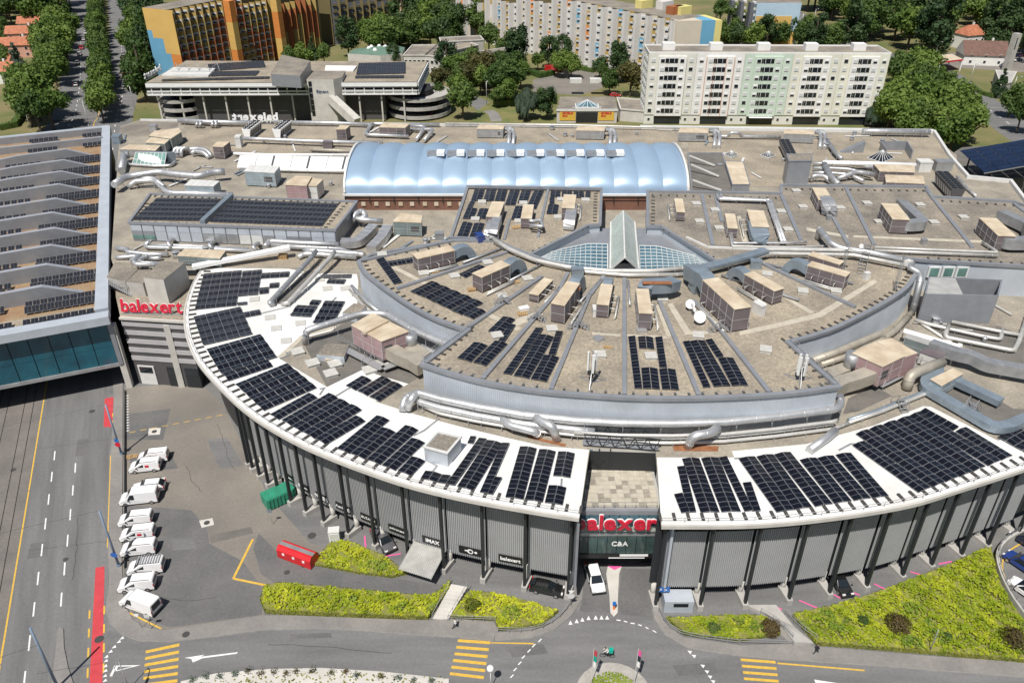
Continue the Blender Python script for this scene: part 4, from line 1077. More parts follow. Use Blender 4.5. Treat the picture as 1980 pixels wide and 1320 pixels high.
for a in [(576,683,'upper left of four on the dark roofing'),(605,705,'lower left of four on the dark roofing'),(648,707,'right of four on the dark roofing'),(640,725,'lowest of four on the dark roofing'),(741,704,'near the platform stair of the pink unit'),(715,718,'at the white roof edge below the pink unit')]: hatch(a[0],a[1],ZR,a[2],.5,1.15)
def flat_light(u,v,where):
 p = W(u,v,ZR + .02)
 o = bpy.data.objects.new('flat_rooflight',HATCH); COL.objects.link(o); o.location = p; o.rotation_euler = (0,0,.25); o.scale = (1.0,1.0,.3)
 tag(o,'low square rooflight on the white membrane ' + where,'rooflight','rooflights on the white roof')
for a in [(492,579,'below the far left array'),(522,614,'right of the second array'),(534,635,'second of a diagonal row'),(553,659,'third of a diagonal row'),(581,625,'between two small arrays and the bent pipe'),(618,541,'left of the small L shaped array'),(633,558,'below the small L shaped array'),(667,558,'close to the fan wall')]: flat_light(*a)
# == VENTILATION UNITS
def unit(label,top,zt,zb,side='unit_plum',roof='unit_tan',name='ventilation_unit',trim=True,seams=3,over=.12):
 """box from the pixels of its four top corners"""
 pts = WL(top,zt)
 c = sum(pts,Vector()) / len(pts)
 T = thing(name,label,'ventilation unit',(c.x,c.y,zb),'ventilation units on the roofs')
 MB().prism([(p.x,p.y) for p in pts],zb + .25,zt - .12,0).build('casing',M[side],T)
 q = [c + (p - c) * (1 + over / max(.5,(p - c).length)) for p in pts]
 MB().prism([(p.x,p.y) for p in q],zt - .12,zt,0).build('lid',M[roof],T)
 if len(q) == 4:
  e = 0 if (q[1] - q[0]).length > (q[2] - q[1]).length else 1; k = max(1,int((q[e + 1] - q[e]).length / 1.3)); mb = MB()
  for j in range(1,k): mb.bar(q[e].lerp(q[e + 1],j / k),q[(e + 3) % 4].lerp(q[(e + 2) % 4],j / k),.06,.07)
  if mb.v: mb.build('lid_seam',M[roof],T)['kind'] = 'stuff'
  if side != 'unit_white':
   a,b = (q[0],q[1]) if q[0].y + q[1].y < q[2].y + q[3].y else (q[2],q[3]); d = (b - a).normalized(); nn = Vector((d.y,-d.x,0)); nn = nn if nn.dot(a - c) > 0 else -nn
   g0,g1 = a.lerp(b,.62) - nn * (over - .03),a.lerp(b,.9) - nn * (over - .03); zm = (zt + zb) / 2 + .1
   MB().bar(Vector((g0.x,g0.y,zm)),Vector((g1.x,g1.y,zm)),.06,(zt - zb) * .34).build('grille',M['louvre'],T)
 MB().prism([(p.x,p.y) for p in [c + (p - c) * .96 for p in pts]],zb,zb + .25,0).build('plinth',M['black_steel'],T)
 if trim:
  n = len(pts)
  for i in range(n):
   a,b = pts[i],pts[(i + 1) % n]; d = b - a
   nn = Vector((d.y,-d.x,0)).normalized()
   if nn.dot(a - c) < 0: nn = -nn
   k = max(1,int(d.length / 1.9))
   mb = MB()
   for j in range(k + 1):
    p = a.lerp(b,j / k) + nn * .015
    mb.bar((p.x,p.y,zb + .25),(p.x,p.y,zt - .13),.07,.07)
   mb.bar((a.x + nn.x * .02,a.y + nn.y * .02,(zb + zt) / 2),(b.x + nn.x * .02,b.y + nn.y * .02,(zb + zt) / 2),.05,.05)
   mb.build('seam_frame',M['unit_edge'],T)
 return T
def unit2(label,A,B,wd,h,zb,right=True,**k):
 """long unit: top edge A->B in pixels; the body lies to the given side"""
 zt = zb + h
 a,b = W(*A,zt),W(*B,zt); d = (b - a).normalized(); n = Vector((d.y,-d.x,0)) * (wd if right else -wd)
 def px(p):
  c,s = math.cos(TH),math.sin(TH); dd = p.y * c - (p.z - H) * s; up = p.y * s + (p.z - H) * c
  return (990 + F * p.x / dd,660 - F * up / dd)
 return unit(label,[px(a),px(b),px(b + n),px(a + n)],zt,zb,**k),(a,b,n)
U = {}
def fanunit(key,label,A,B,wd,h,right,zb=ZF,hood='duct_blue',valves=True,**k):
 T,(a,b,n) = unit2(label,A,B,wd,h,zb,right,**k)
 d = (b - a).normalized()
 far = b if b.y > a.y else a; dd = d if b.y > a.y else -d
 if hood:
  c0 = far + n * .5
  pts = [c0 + Vector((0,0,-h * .45)) - dd * .1,c0 + dd * 1.6 + Vector((0,0,-h * .2)),c0 + dd * 3.0 + Vector((0,0,-h * .35)),c0 + dd * 3.7 + Vector((0,0,-h * .95))]
  MB().duct(fillet(pts,.8,3),wd * .8,h * .55).build('duct_hood',M[hood],T)
 if valves:
  s = -1
  mb = MB()
  L = (b - a).length
  for i in range(3):
   q = a.lerp(b,.2 + .3 * i) - n.normalized() * .9
   mb.tube([Vector((q.x,q.y,zb + .1)),Vector((q.x,q.y,zb + 1.1)),Vector((q.x,q.y,zb + 1.1)) + n.normalized() * .9],.09,6)
  q0,q1 = a - n.normalized() * 1.1,b - n.normalized() * 1.1
  mb.tube([(q0.x,q0.y,zb + .45),(q1.x,q1.y,zb + .45)],.16,8); mb.tube([(q0.x - .1,q0.y - .3,zb + .3),(q1.x - .1,q1.y - .3,zb + .3)],.11,6)
  mb.build('service_pipe',M['pipe_pale'],T,True)
 U[key] = T
fanunit(1,'long plum ventilation unit with tan lid at the left end of the fan',(808,500),(879,484),2.2,2.6,False)
fanunit(2,'second long plum ventilation unit from the left on the fan',(932,536),(986,512),2.2,2.9,False)
fanunit(3,'low slim unit with grey lid between two plum units',(1041,570),(1069,541),1.6,1.5,False,hood=None)
fanunit(4,'tall plum unit with a white lower front panel',(1092,590),(1121,548),2.1,3.3,False)
fanunit(5,'slim plum unit with bright white front left of the central upstand',(1177,589),(1185,551),1.8,2.4,False)
fanunit(6,'plum unit with tan lid just right of the central upstand',(1261,605),(1254,559),1.9,3.0,False,hood=None)
fanunit(7,'biggest plum ventilation unit on the right of the fan',(1420,597),(1359,541),2.7,4.0,True,hood='duct_blue')
fanunit(8,'plum unit right of the biggest one on the fan',(1497,562),(1440,530),2.0,2.6,True)
fanunit(9,'plum unit near the right fan edge beside the lattice mast',(1635,534),(1562,513),2.0,2.6,True)
fanunit(10,'plum unit at the back right of the fan under the pipe bridge',(1623,511),(1564,493),1.8,2.0,True,hood=None,valves=False)
for key,A,B,wd,h,rt,lab in [(11,(1583,386),(1571,363),2.6,2.4,True,'plum unit with two curved silver ducts on the right block'),(12,(1454,437),(1445,406),3.0,2.5,True,'plum unit with broad blue hood on the right block'),(13,(1407,440),(1402,413),1.8,2.0,True,'slim plum unit left of the broad hooded one'),(14,(1726,423),(1704,393),3.0,3.0,True,'plum unit joined to the big U shaped duct'),(15,(1930,455),(1894,421),3.0,3.0,True,'plum unit at the far right with a curved grey duct'),(16,(1308,409),(1304,384),1.6,2.0,True,'slim tan topped unit near the atrium on the right block'),(17,(965,419),(975,391),2.4,2.5,False,'tan topped unit amid the B shaped array'),(18,(1028,422),(1032,396),2.0,2.2,False,'tan topped unit with looping silver pipes'),(19,(1111,402),(1114,377),2.4,2.6,False,'tan topped unit with silver drum at the right of the left block')]:
 fanunit(key,lab,A,B,wd,h,rt,hood=None,valves=key in (12,16,19))
def dduct(key,pts,wd,ht,m,name='duct'):
 MB().duct(fillet([W(u,v,z_) for u,v,z_ in pts],1.2,4),wd,ht).build(name,M[m],U[key])
dduct(11,[(1590,384,ZF + 1.9),(1594,392,ZF + 2.2),(1597,404,ZF + 1.6),(1597,414,ZF + .2)],1.3,1.0,'galv')
dduct(11,[(1598,383,ZF + 1.9),(1606,392,ZF + 2.4),(1610,404,ZF + 1.7),(1611,416,ZF + .2)],1.3,1.0,'galv')
dduct(12,[(1462,434,ZF + 1.8),(1466,448,ZF + 1.6),(1469,460,ZF + 1.2),(1470,468,ZF + .3)],3.2,1.3,'duct_blue')
dduct(14,[(1740,420,ZF + 1.6),(1750,436,ZF + 1.6),(1785,434,ZF + 1.6),(1748,400,ZF + 1.6),(1742,394,ZF + .6)],1.9,1.7,'galv_dull')
dduct(15,[(1935,452,ZF + 1.6),(1945,470,ZF + 1.6),(1990,470,ZF + 1.6),(1990,440,ZF + 1.6),(1935,415,ZF + 1.2)],2.0,1.8,'galv_dull')
dduct(17,[(962,424,ZF + 1.7),(957,437,ZF + 1.8),(954,452,ZF + 1.6),(953,460,ZF + .2)],1.6,1.5,'galv')
dduct(17,[(953,426,ZF + 1.0),(948,437,ZF + 1.4),(945,450,ZF + 1.0),(944,458,ZF + .2)],1.4,1.1,'galv')
dduct(19,[(1106,404,ZF + 1.4),(1103,420,ZF + 1.6),(1101,432,ZF + 1.2),(1100,442,ZF + .2)],2.0,1.6,'galv')
for zz in (.9,1.7):
 MB().tube([W(1022,424,ZF + zz),W(1026,433 - 3 * zz,ZF + zz),W(1046,430 - 3 * zz,ZF + zz),W(1050,438,ZF + zz),W(1024,440 - 3 * zz,ZF + zz)],.3,8).build('duct',M['galv'],U[18],True)
dduct(6,[(1246,564,ZF + 2),(1250,553,ZF + 2.4),(1290,552,ZF + 2.4),(1306,548,ZF + 2.2)],2.2,1.7,'duct_blue')
dduct(7,[(1362,543,ZF + 2.5),(1348,530,ZF + 3.0),(1335,525,ZF + 2.0)],2.4,2.4,'duct_blue')
p_ = W(1107,553,ZF + 2.6)
MB().box((p_.x,p_.y,ZF + 2.4),(2.4,2.0,.3)).build('rusty_tray',M['rust'],U[4])
p_ = W(1270,548,ZF + 3.2); MB().box((p_.x,p_.y,ZF + 3.25),(4.5,.9,.12)).build('rusty_tray',M['rust'],U[6])
# pink plant rooms in the two yards
pk = unit('big pink plant unit with stepped tan roof on the left yard',[(680,628),(721,605),(790,640),(737,659)],ZR + 4.6,ZR + .9,'unit_pink','unit_tan')
MB().prism([(p.x,p.y) for p in WL([(700,640),(745,616),(752,619),(707,643)],ZR + 4.9)],ZR + 4.5,ZR + 4.9).build('roof_ridge',M['unit_tan'],pk)
MB().cyl(tuple(W(795,668,ZR + 1.8)),1.0,2.2,16).build('exhaust_stack',M['galv_dull'],pk,True)
MB().duct([W(735,668,ZR + 2.4),W(775,690,ZR + 2.0),W(800,700,ZR + 1.8),W(818,712,ZR + 1.8)],2.0,1.8).build('duct',M['pipe_sand'],pk)
MB().prism([(p.x,p.y) for p in WL([(782,672),(805,662),(835,680),(812,694)],ZR + 2.2)],ZR + .6,ZR + 2.2).build('side_box',M['pipe_sand'],pk)
plat = MB();
for a,b in (((655,668),(740,712)),((740,712),(800,690))): plat.bar(W(*a,ZR + .8),W(*b,ZR + .8),1.2,.12)
rail(plat,WL([(655,668),(740,712)],ZR),ZR + .85,1.0,1.6)
plat.build('platform',M['steel_rail'],pk)
pk2 = unit('big pink plant unit with stepped tan roof on the right yard',[(1649,682),(1693,661),(1748,688),(1707,708)],ZR + 4.6,ZR + .9,'unit_pink','unit_tan')
MB().prism([(p.x,p.y) for p in WL([(1694,660),(1723,653),(1775,682),(1751,690)],ZR + 4.4)],ZR + .9,ZR + 4.4,0,1).build('annex_box',[M['unit_pink'],M['unit_tan']],pk2)
MB().cyl(tuple(W(1643,712,ZR + 1.8)),1.0,2.6,16).build('exhaust_stack',M['galv_dull'],pk2,True)
MB().duct([W(1685,724,ZR + 2.4),W(1655,735,ZR + 2.0),W(1630,742,ZR + 1.8),W(1612,750,ZR + 1.8)],2.0,1.8).build('duct',M['pipe_sand'],pk2)
MB().prism([(p.x,p.y) for p in WL([(1598,713),(1632,700),(1652,712),(1612,728)],ZR + 2.2)],ZR + .6,ZR + 2.2).build('side_box',M['pipe_sand'],pk2)
plat = MB(); plat.bar(W(1700,745,ZR + .8),W(1775,708,ZR + .8),1.2,.12); rail(plat,WL([(1700,748),(1778,710)],ZR),ZR + .85,1.0,1.6); plat.build('platform',M['steel_rail'],pk2)
# rear yard units
for lab,top,zt,side,roof in [
 ('teal grey unit with rusty lid at the rear left corner of the roof',[(288,262),(330,268),(350,255),(345,248),(300,253)],3.0,'unit_teal','unit_tan'),
 ('long teal unit below the rear left corner unit',[(282,275),(318,278),(336,262),(300,257)],2.6,'unit_teal','unit_tan'),
 ('long flat grey unit next to the green glass rooflight',[(232,288),(300,291),(310,281),(250,280)],2.0,'galv_dull','unit_tan'),
 ('dark boxy unit with light lid left of the white awnings',[(411,283),(431,284),(444,274),(420,274)],3.2,'unit_plum','unit_tan'),
 ('pale blue unit with weathered white lid beside the awnings',[(472,331),(530,334),(540,321),(484,318)],3.6,'unit_blue','unit_white'),
 ('second pale blue unit lower left of the first',[(357,358),(412,360),(424,350),(370,347)],2.8,'unit_blue','unit_white'),
 ('pink unit with tan roof between the awnings and the solar block',[(552,357),(592,359),(602,342),(572,340),(556,350)],3.8,'unit_pink','unit_tan'),
 ('pale fronted unit attached right of the pink one',[(592,359),(612,359),(624,347),(603,344)],3.4,'unit_white','unit_tan'),
 ('plum unit with cream lid at the rear edge right of the car deck',[(733,246),(783,247),(792,239),(742,237)],3.0,'unit_plum','unit_tan'),
 ('small dark unit with blue fan hood near the rear centre left',[(650,250),(668,250),(676,243),(658,242)],3.4,'unit_plum','unit_tan'),
 ('light steel unit with twin bent ducts at the rear edge, first of four',[(922,249),(972,250),(976,242),(928,241)],2.6,'galv_dull','unit_tan'),
 ('light steel unit with twin bent ducts at the rear edge, second of four',[(1114,252),(1168,253),(1170,245),(1118,244)],2.6,'galv_dull','unit_tan'),
 ('light steel unit with twin bent ducts at the rear edge, third of four',[(1312,256),(1368,257),(1370,248),(1316,247)],2.6,'galv_dull','unit_tan'),
 ('light steel unit with twin bent ducts at the rear edge, fourth of four',[(1516,258),(1575,260),(1572,252),(1518,250)],2.6,'galv_dull','unit_tan'),
 ('tan lidded unit right of the pyramid rooflight, upper of two',[(1702,331),(1768,333),(1768,320),(1690,317)],2.6,'unit_plum','unit_tan'),
 ('tan lidded unit right of the pyramid rooflight, lower of two',[(1714,352),(1788,355),(1784,340),(1712,338)],2.8,'unit_plum','unit_tan'),
 ('teal unit with rusty lid beside the silver twin ducts',[(760,428),(814,430),(815,416),(775,412)],3.2,'unit_teal','unit_tan'),
 ('low teal plant room with flat tan lid before the white ring roof',[(343,494),(424,499),(436,484),(358,481)],2.0,'unit_teal','unit_tan'),
 ('blue ducted unit with tan lid in the right yard',[(1800,732),(1842,712),(1862,722),(1822,745)],2.2,'unit_blue','unit_tan'),
 ('dark lidded white unit in the right yard',[(1780,680),(1820,694),(1828,682),(1790,672)],2.2,'unit_white','unit_plum'),
 ('long dark louvred unit beside the white sheet roof',[(1750,652),(1800,668),(1806,660),(1756,645)],2.4,'unit_teal','pipe_pale')]:
 unit(lab,top,ZR + zt,ZR,side,roof)
# chillers with fan rows
def chiller(label,A,B,wd,h,zb,n,dark=False):
 zt = zb + h
 a,b = W(*A,zt),W(*B,zt); d = (b - a).normalized(); nn = Vector((-d.y,d.x,0)) * wd
 if nn.x < 0: nn = -nn
 T = thing('chiller',label,'chiller',((a + b).x / 2,(a + b).y / 2,zb))
 low = .25
 mb = MB(); n0 = 0
 P8 = [a + nn * low,b + nn * low,b + nn * (1 - low),a + nn * (1 - low)]
 n0 = len(mb.v)
 mb.v += [(p.x,p.y,zb) for p in P8] + [(p.x,p.y,zt) for p in (a,b,b + nn,a + nn)]
 mb.f += [(n0,n0 + 1,n0 + 5,n0 + 4),(n0 + 1,n0 + 2,n0 + 6,n0 + 5),(n0 + 2,n0 + 3,n0 + 7,n0 + 6),(n0 + 3,n0,n0 + 4,n0 + 7),(n0 + 4,n0 + 5,n0 + 6,n0 + 7)]; mb.m += [0] * 5
 mb.build('casing',M['louvre' if dark else 'white'],T)
 L = (b - a).length
 for i in range(n):
  for f in (.27,.73):
   c = a.lerp(b,(i + .5) / n) + nn * f
   MB().cyl((c.x,c.y,zt),min(wd * .2,L / n * .42),.18,12,0).build('fan',M['black_steel'],T)
  for f0,f1 in ((0,low),(1,1 - low)):
   c0 = a.lerp(b,(i + .15) / n); c1 = a.lerp(b,(i + .85) / n); off = Vector((0,0,0)); sgn = -1 if f0 == 0 else 1
   e = nn.normalized() * (.04 * sgn)
   MB().face([Vector(((c0 + nn * (f1 * .8 + f0 * .2)).x,(c0 + nn * (f1 * .8 + f0 * .2)).y,zb + h * .2)) + e,Vector(((c1 + nn * (f1 * .8 + f0 * .2)).x,(c1 + nn * (f1 * .8 + f0 * .2)).y,zb + h * .2)) + e,Vector(((c1 + nn * (f0 * .8 + f1 * .2)).x,(c1 + nn * (f0 * .8 + f1 * .2)).y,zb + h * .8)) + e,Vector(((c0 + nn * (f0 * .8 + f1 * .2)).x,(c0 + nn * (f0 * .8 + f1 * .2)).y,zb + h * .8)) + e]).build('coil',M['unit_white' if dark else 'black_steel'],T)
chiller('white chiller with dark fans at the rear, left of two',(467,250),(490,233),2.4,2.8,ZR,6)
chiller('white chiller with dark fans at the rear, right of two',(526,250),(548,233),2.4,2.8,ZR,6)
chiller('black fan chiller left of the grey tower on the right roof',(1521,300),(1506,269),2.6,2.4,ZR,8,True)
chiller('long black fan chiller at the far right of the rear roof',(1840,365),(1808,331),3.0,3.2,ZR,8,True)
# == PIPES AND DUCTS
def pipe(label,pts,r,m='galv',base=ZR,name='duct',step=5.0,bend=None,n=10,sup=True,flange=True,arc=False):
 P3 = [W(u,v,base + dz) for u,v,dz in pts]
 if arc: P3 = smooth_line(P3,4)
 c = sum(P3,Vector()) / len(P3)
 T = thing('ventilation_pipe' if name == 'duct' else name,label,'pipe',(c.x,c.y,base))
 mb = MB().tube(P3,r,n,0,bend if bend is not None else r * 2.2)
 mb.build('pipe',M[m],T,True)
 S = arclen(P3); k = int(S[-1] / step)
 if sup and k:
  mb = MB()
  for i in range(k + 1):
   p,t = along(P3,S[-1] * (i + .5) / (k + 1),S)
   if abs(t.z) > .6 or p.z - base < .25: continue
   q = Vector((-t.y,t.x,0)).normalized() * (r + .06)
   for s in (-1,1): mb.bar((p.x + q.x * s,p.y + q.y * s,base),(p.x + q.x * s,p.y + q.y * s,p.z + r * .4),.07,.07)
   mb.bar(p - q + Vector((0,0,-r - .04)),p + q + Vector((0,0,-r - .04)),.08,.08)
  if mb.v: mb.build('support',M['steel_rail'],T)['kind'] = 'stuff'
 if flange and S[-1] > 6:
  mb = MB(); k = int(S[-1] / 3.2)
  for i in range(k):
   p,t = along(P3,S[-1] * (i + .7) / k,S)
   mb.sweep([p - t * .05,p + t * .05],[((r + .035) * math.cos(a * 6.283 / n),(r + .035) * math.sin(a * 6.283 / n)) for a in range(n)])
  mb.build('joint_ring',M[m],T,True)
 return T
# front pipe bundle below the fan wall
front = [(806,762),(850,775),(920,790),(1010,806),(1110,817),(1200,822),(1300,823),(1400,820),(1500,810),(1610,796)]
pipe('topmost thick silver pipe hugging the front fan wall',[(788,790,.6),(795,770,2.4)] + [(u,v - 4,2.4) for u,v in front] + [(1625,785,2.4),(1624,765,2.8)],.55,bend=1.2,arc=False)
pipe('second thick silver pipe below the front fan wall',[(777,795,.3),(782,770,1.5),(800,760,1.5)] + [(u,v + 13,1.35) for u,v in front[:5]] + [(1150,834,1.35)],.5)
pipe('third slim pipe in the front bundle',[(820,786,.8)] + [(u,v + 24,.8) for u,v in front[1:]] ,.22,'pipe_pale')
pipe('fourth slim pipe in the front bundle',[(u,v + 19,1.3) for u,v in front[4:]] + [(1618,812,1.3)],.25,'pipe_pale')
pipe('lowest pale pipe in the front bundle',[(u,v + 33,.5) for u,v in front[5:]] + [(1640,818,.5)],.24,'pipe_pale')
pipe('silver elbow pipe dropping onto the roof left of the truss',[(968,808,1.4),(985,822,1.5),(1035,834,1.5),(1043,842,.1)],.55,sup=False)
pipe('second silver elbow pipe dropping onto the roof left of the truss',[(1034,806,2.3),(1050,816,2.4),(1068,824,2.4),(1077,850,.1)],.6,sup=False)
pipe('silver elbow pipe dropping onto the roof right of the truss',[(1388,828,2.3),(1372,838,2.4),(1340,842,2.4),(1330,864,.1)],.6,sup=False)
pipe('loose silver duct piece lying on the right white roof',[(1615,832,.7),(1600,845,.7),(1565,870,.5)],.55,base=ZR2,sup=False)
# left yard
pipe('long silver pipe arching from the dark roofing to the fan wall',[(591,664,.1),(591,640,2.3),(612,633,2.6),(700,606,2.6),(745,606,2.6),(800,640,2.6),(880,672,2.6),(895,680,2.6)],.55)
pipe('second silver pipe beside the left fan wall',[(790,658,1.0),(830,678,1.0),(890,705,1.0)],.5)
pipe('thin paired pipe at the left fan corner',[(680,553,.8),(710,585,.8),(735,605,.8)],.3,'galv')
pipe('thin pale pipe at the left fan corner',[(676,560,.4),(704,592,.4),(728,612,.4)],.22,'pipe_pale')
pipe('left grey pipe of the pair on the white roof',[(611,486,2.2),(600,500,2.0),(521,586,.8),(530,588,.3)],.45,'galv_dull')
pipe('right grey pipe of the pair on the white roof',[(647,487,2.2),(637,500,2.0),(556,586,.6),(545,588,.3)],.4,'pipe_pale')
sheet('walkway_mat',WL([(590,524),(618,524),(556,588),(524,588)],ZR),ZR + .035,M['bitumen'],mall)
# left terrace
pipe('upper silver trunk pipe running to the fan from the left',[(512,478,1.4),(520,466,1.6),(588,470,1.8),(655,473,1.8)],.5)
pipe('lower silver trunk pipe running to the fan from the left',[(518,474,.9),(590,478,1.0),(655,480,1.0),(672,488,1.0),(700,491,1.0)],.5)
pipe('silver header pipe before the fan hall, upper',[(588,482,1.2),(600,484,1.4),(690,490,1.4),(705,493,1.4)],.5)
pipe('silver header pipe before the fan hall, lower',[(576,498,.5),(590,490,.8),(690,497,.8)],.5)
pipe('long silver pipe along the foot of the grey panelled block',[(290,466,1.4),(280,474,.8),(285,478,.7),(400,481,.7),(500,486,.7)],.4)
pipe('second silver pipe along the foot of the grey panelled block',[(285,474,.6),(330,474,.6),(480,481,.6)],.3)
for i,u in enumerate((332,412,497)):
 pipe(['silver U bend behind the long terrace pipe, left','silver U bend behind the long terrace pipe, middle','silver U bend behind the long terrace pipe, right'][i],[(u + 3,466 + i * 4,.2),(u + 2,461 + i * 4,1.6),(u - 8,470 + i * 4,1.6),(u,479 + i * 3,.8)],.38,sup=False)
pipe('silver pipe emerging beside the annex roof, upper',[(225,480,.6),(245,481,.8),(246,487,.8),(290,492,.6),(325,492,.6)],.45)
pipe('silver pipe emerging beside the annex roof, lower',[(224,498,.4),(240,497,.6),(262,495,.6),(300,500,.6),(312,498,.6)],.4)
pipe('bent grey pipe crossing the annex roof',[(252,505,1.2),(272,491,2.2),(258,504,2.2),(262,511,2.2),(310,512,1.8)],.4)
pipe('second bent grey pipe crossing the annex roof',[(275,506,1.0),(288,494,2.0),(268,503,2.0),(275,508,2.0),(330,510,1.5)],.35)
# rear left yard
pipe('great silver duct zigzagging across the rear left yard',[(220,357,2.2),(242,342,2.2),(310,332,2.4),(330,336,2.4),(385,341,2.4),(410,333,2.4),(435,332,2.2)],.8)
pipe('silver loop duct before the solar block, outer',[(248,362,.6),(262,350,1.8),(300,349,1.8),(318,368,1.2),(330,373,1.0),(450,377,1.0)],.6)
pipe('silver loop duct before the solar block, inner',[(262,356,.8),(278,345,2.2),(298,345,2.2),(318,362,1.4)],.55)
pipe('grey duct rising at the left edge of the rear roof',[(250,299,1.8),(240,300,1.8),(235,330,1.0)],.9,'galv_dull')
pipe('silver pipe beside the green glass rooflight',[(244,312,.6),(250,318,.6),(300,321,.6),(330,320,.6),(340,312,.6)],.35)
for i in range(3):
 pipe(['silver gooseneck pipe behind the glass rooflight, first','silver gooseneck pipe behind the glass rooflight, second','silver gooseneck pipe behind the glass rooflight, third'][i],[(336 + i * 7,304,.2),(337 + i * 7,288,2.0),(348 + i * 7,285,2.2),(356 + i * 7,296,.4)],.45,sup=False)
pipe('silver twin duct bending into the dark unit, upper',[(362,290,1.4),(380,287,1.6),(400,290,1.6),(410,303,.4)],.55,sup=False)
pipe('silver twin duct bending into the dark unit, lower',[(370,298,.8),(376,292,1.4),(395,295,1.4),(405,306,.3)],.55,sup=False)
pipe('long silver pipe crossing the rear roof towards the vault',[(468,268,1.4),(500,269,1.4),(600,273,1.4),(740,277,1.4)],.5)
pipe('thick silver pipe along the rear parapet behind the chillers',[(345,233,1.2),(400,236,1.2),(490,238,1.2)],.65)
pipe('silver pipe along the rear parapet past the chillers',[(530,236,1.0),(640,238,1.0),(720,241,1.0)],.5)
for i,u in enumerate((383,390,413,420)):
 pipe('silver elbow pipe number %s below the rear parapet pipe' % ['one','two','three','four'][i],[(u,236,1.6),(u - 3,240,1.4),(u - 3,247,.1)],.4,sup=False)
pipe('white pipe along the top of the awnings',[(452,297,.8),(520,300,.8),(700,300,.8)],.4,'white')
pipe('white pipe along the foot of the awnings',[(540,328,.8),(620,330,.8),(690,331,.8)],.4,'white')
pipe('dusty brown pipe above the awnings',[(600,289,.8),(640,291,.8),(690,293,.8)],.4,'pipe_sand')
pipe('silver pipe framing the plum unit at the rear edge',[(850,241,.8),(720,239,.8),(706,258,.8),(712,261,.8),(790,264,.8)],.45)
pipe('twin bent duct of the plum unit, upper',[(790,243,1.5),(822,245,1.5),(805,270,.8)],.45)
pipe('twin bent duct of the plum unit, lower',[(792,251,.8),(838,250,1.5),(820,272,.8)],.45)
for i,u in enumerate((980,1176,1378,1582)):
 w_ = ['first','second','third','fourth'][i]
 pipe('twin silver duct bending down from the %s rear steel unit, left' % w_,[(u - 6,250 + i * 2,1.6),(u + 2,250 + i * 2,1.8),(u + 5,258 + i * 2,1.2),(u + 3,280 + i * 2,.5)],.5,sup=False)
 pipe('twin silver duct bending down from the %s rear steel unit, right' % w_,[(u - 2,248 + i * 2,1.8),(u + 10,249 + i * 2,2.0),(u + 14,258 + i * 2,1.2),(u + 12,280 + i * 2,.5)],.5,sup=False)
pipe('rear parapet pipe from the car deck to the white apartments',[(860,239,.9),(1100,242,.9),(1240,246,.9),(1390,249,.9)],.3,'pipe_pale')
pipe('fat silver pipe lying along the rear parapet at the right',[(1668,254,1.4),(1700,254,1.4),(1798,256,1.4)],.75)
pipe('silver pipe linking two rear steel units with a raised box',[(1384,263,.8),(1408,264,.8),(1412,257,2),(1430,257,2),(1434,264,.8),(1510,265,.8)],.4)
for i in range(3):
 pipe(['silver cross pipe right of the grey tower, upper','silver cross pipe right of the grey tower, middle','silver cross pipe right of the grey tower, lower'][i],[(1572,316 + i * 9,.9),(1600,316 + i * 9,1.0),(1640,317 + i * 10,1.0),(1700 - 15 * i,326 + i * 12,1.0)],.4)
pipe('silver pipe looping from the grey tower foot',[(1568,350,.3),(1572,340,1.6),(1595,340,1.6),(1605,352,.6),(1625,360,.6)],.5)
pipe('grey trunk pipe slanting down to the right roof block',[(1594,318,1.8),(1605,340,1.8),(1622,358,1.8)],.7,'galv_dull')
pipe('grey trunk pipe slanting from the fourth rear unit',[(1598,270,1.2),(1615,295,1.2),(1628,308,1.0)],.5,'galv_dull')
pipe('long white pipe before the pyramid rooflight',[(1590,315,1.6),(1650,316,1.6),(1770,320,1.6)],.6,'white')
pipe('S shaped silver duct left of the tan lidded units',[(1618,346,.8),(1640,338,1.6),(1655,332,2.0),(1690,338,1.6)],.55)
pipe('silver twin pipe ending at the long black chiller',[(1850,342,.5),(1872,366,.5),(1888,380,.5)],.3)
# silver ducts left of the fan
pipe('looping silver duct by the brown vault wall',[(680,428,1.6),(688,412,2.8),(702,408,2.8),(708,420,2.0),(690,424,1.8),(740,428,1.5)],.6,base=ZR)
def boxduct(label,pts,wd,ht,m='galv',base=ZR):
 P3 = [W(u,v,base + dz) for u,v,dz in pts]
 c = sum(P3,Vector()) / len(P3)
 T = thing('square_duct',label,'duct',(c.x,c.y,base))
 q = fillet(P3,1.2,3)
 MB().duct(q,wd,ht).build('duct',M[m],T)
 S = arclen(q); mb = MB(); k = max(1,int(S[-1] / 1.5))
 for i in range(k + 1):
  p,t = along(q,S[-1] * i / k,S)
  if abs(t.z) > .7: continue
  mb.duct([p - t * .04,p + t * .04],wd + .08,ht + .08)
 mb.build('flange',M[m],T)
 mb = MB()
 for i in range(max(2,int(S[-1] / 5))):
  p,t = along(q,S[-1] * (i + .5) / max(2,int(S[-1] / 5)),S)
  if p.z - ht / 2 > base + .1: mb.bar((p.x,p.y,base),(p.x,p.y,p.z - ht / 2),.12,.12)
 if mb.v: mb.build('support',M['steel_rail'],T)['kind'] = 'stuff'
 return T
boxduct('flat silver duct beside the teal unit, left of two',[(722,440,1.5),(705,458,1.5),(690,470,1.2),(660,470,1.2)],2.0,1.4)
boxduct('flat silver duct beside the teal unit, right of two',[(750,441,1.5),(738,462,1.2),(718,482,.8)],2.0,1.4)
boxduct('blue grey duct bending round the right yard corner',[(1810,705,1.2),(1815,722,1.2),(1790,735,1.2),(1788,750,.9),(1920,826,.9),(1945,826,.9),(2010,800,.9)],1.5,1.0,'duct_blue')
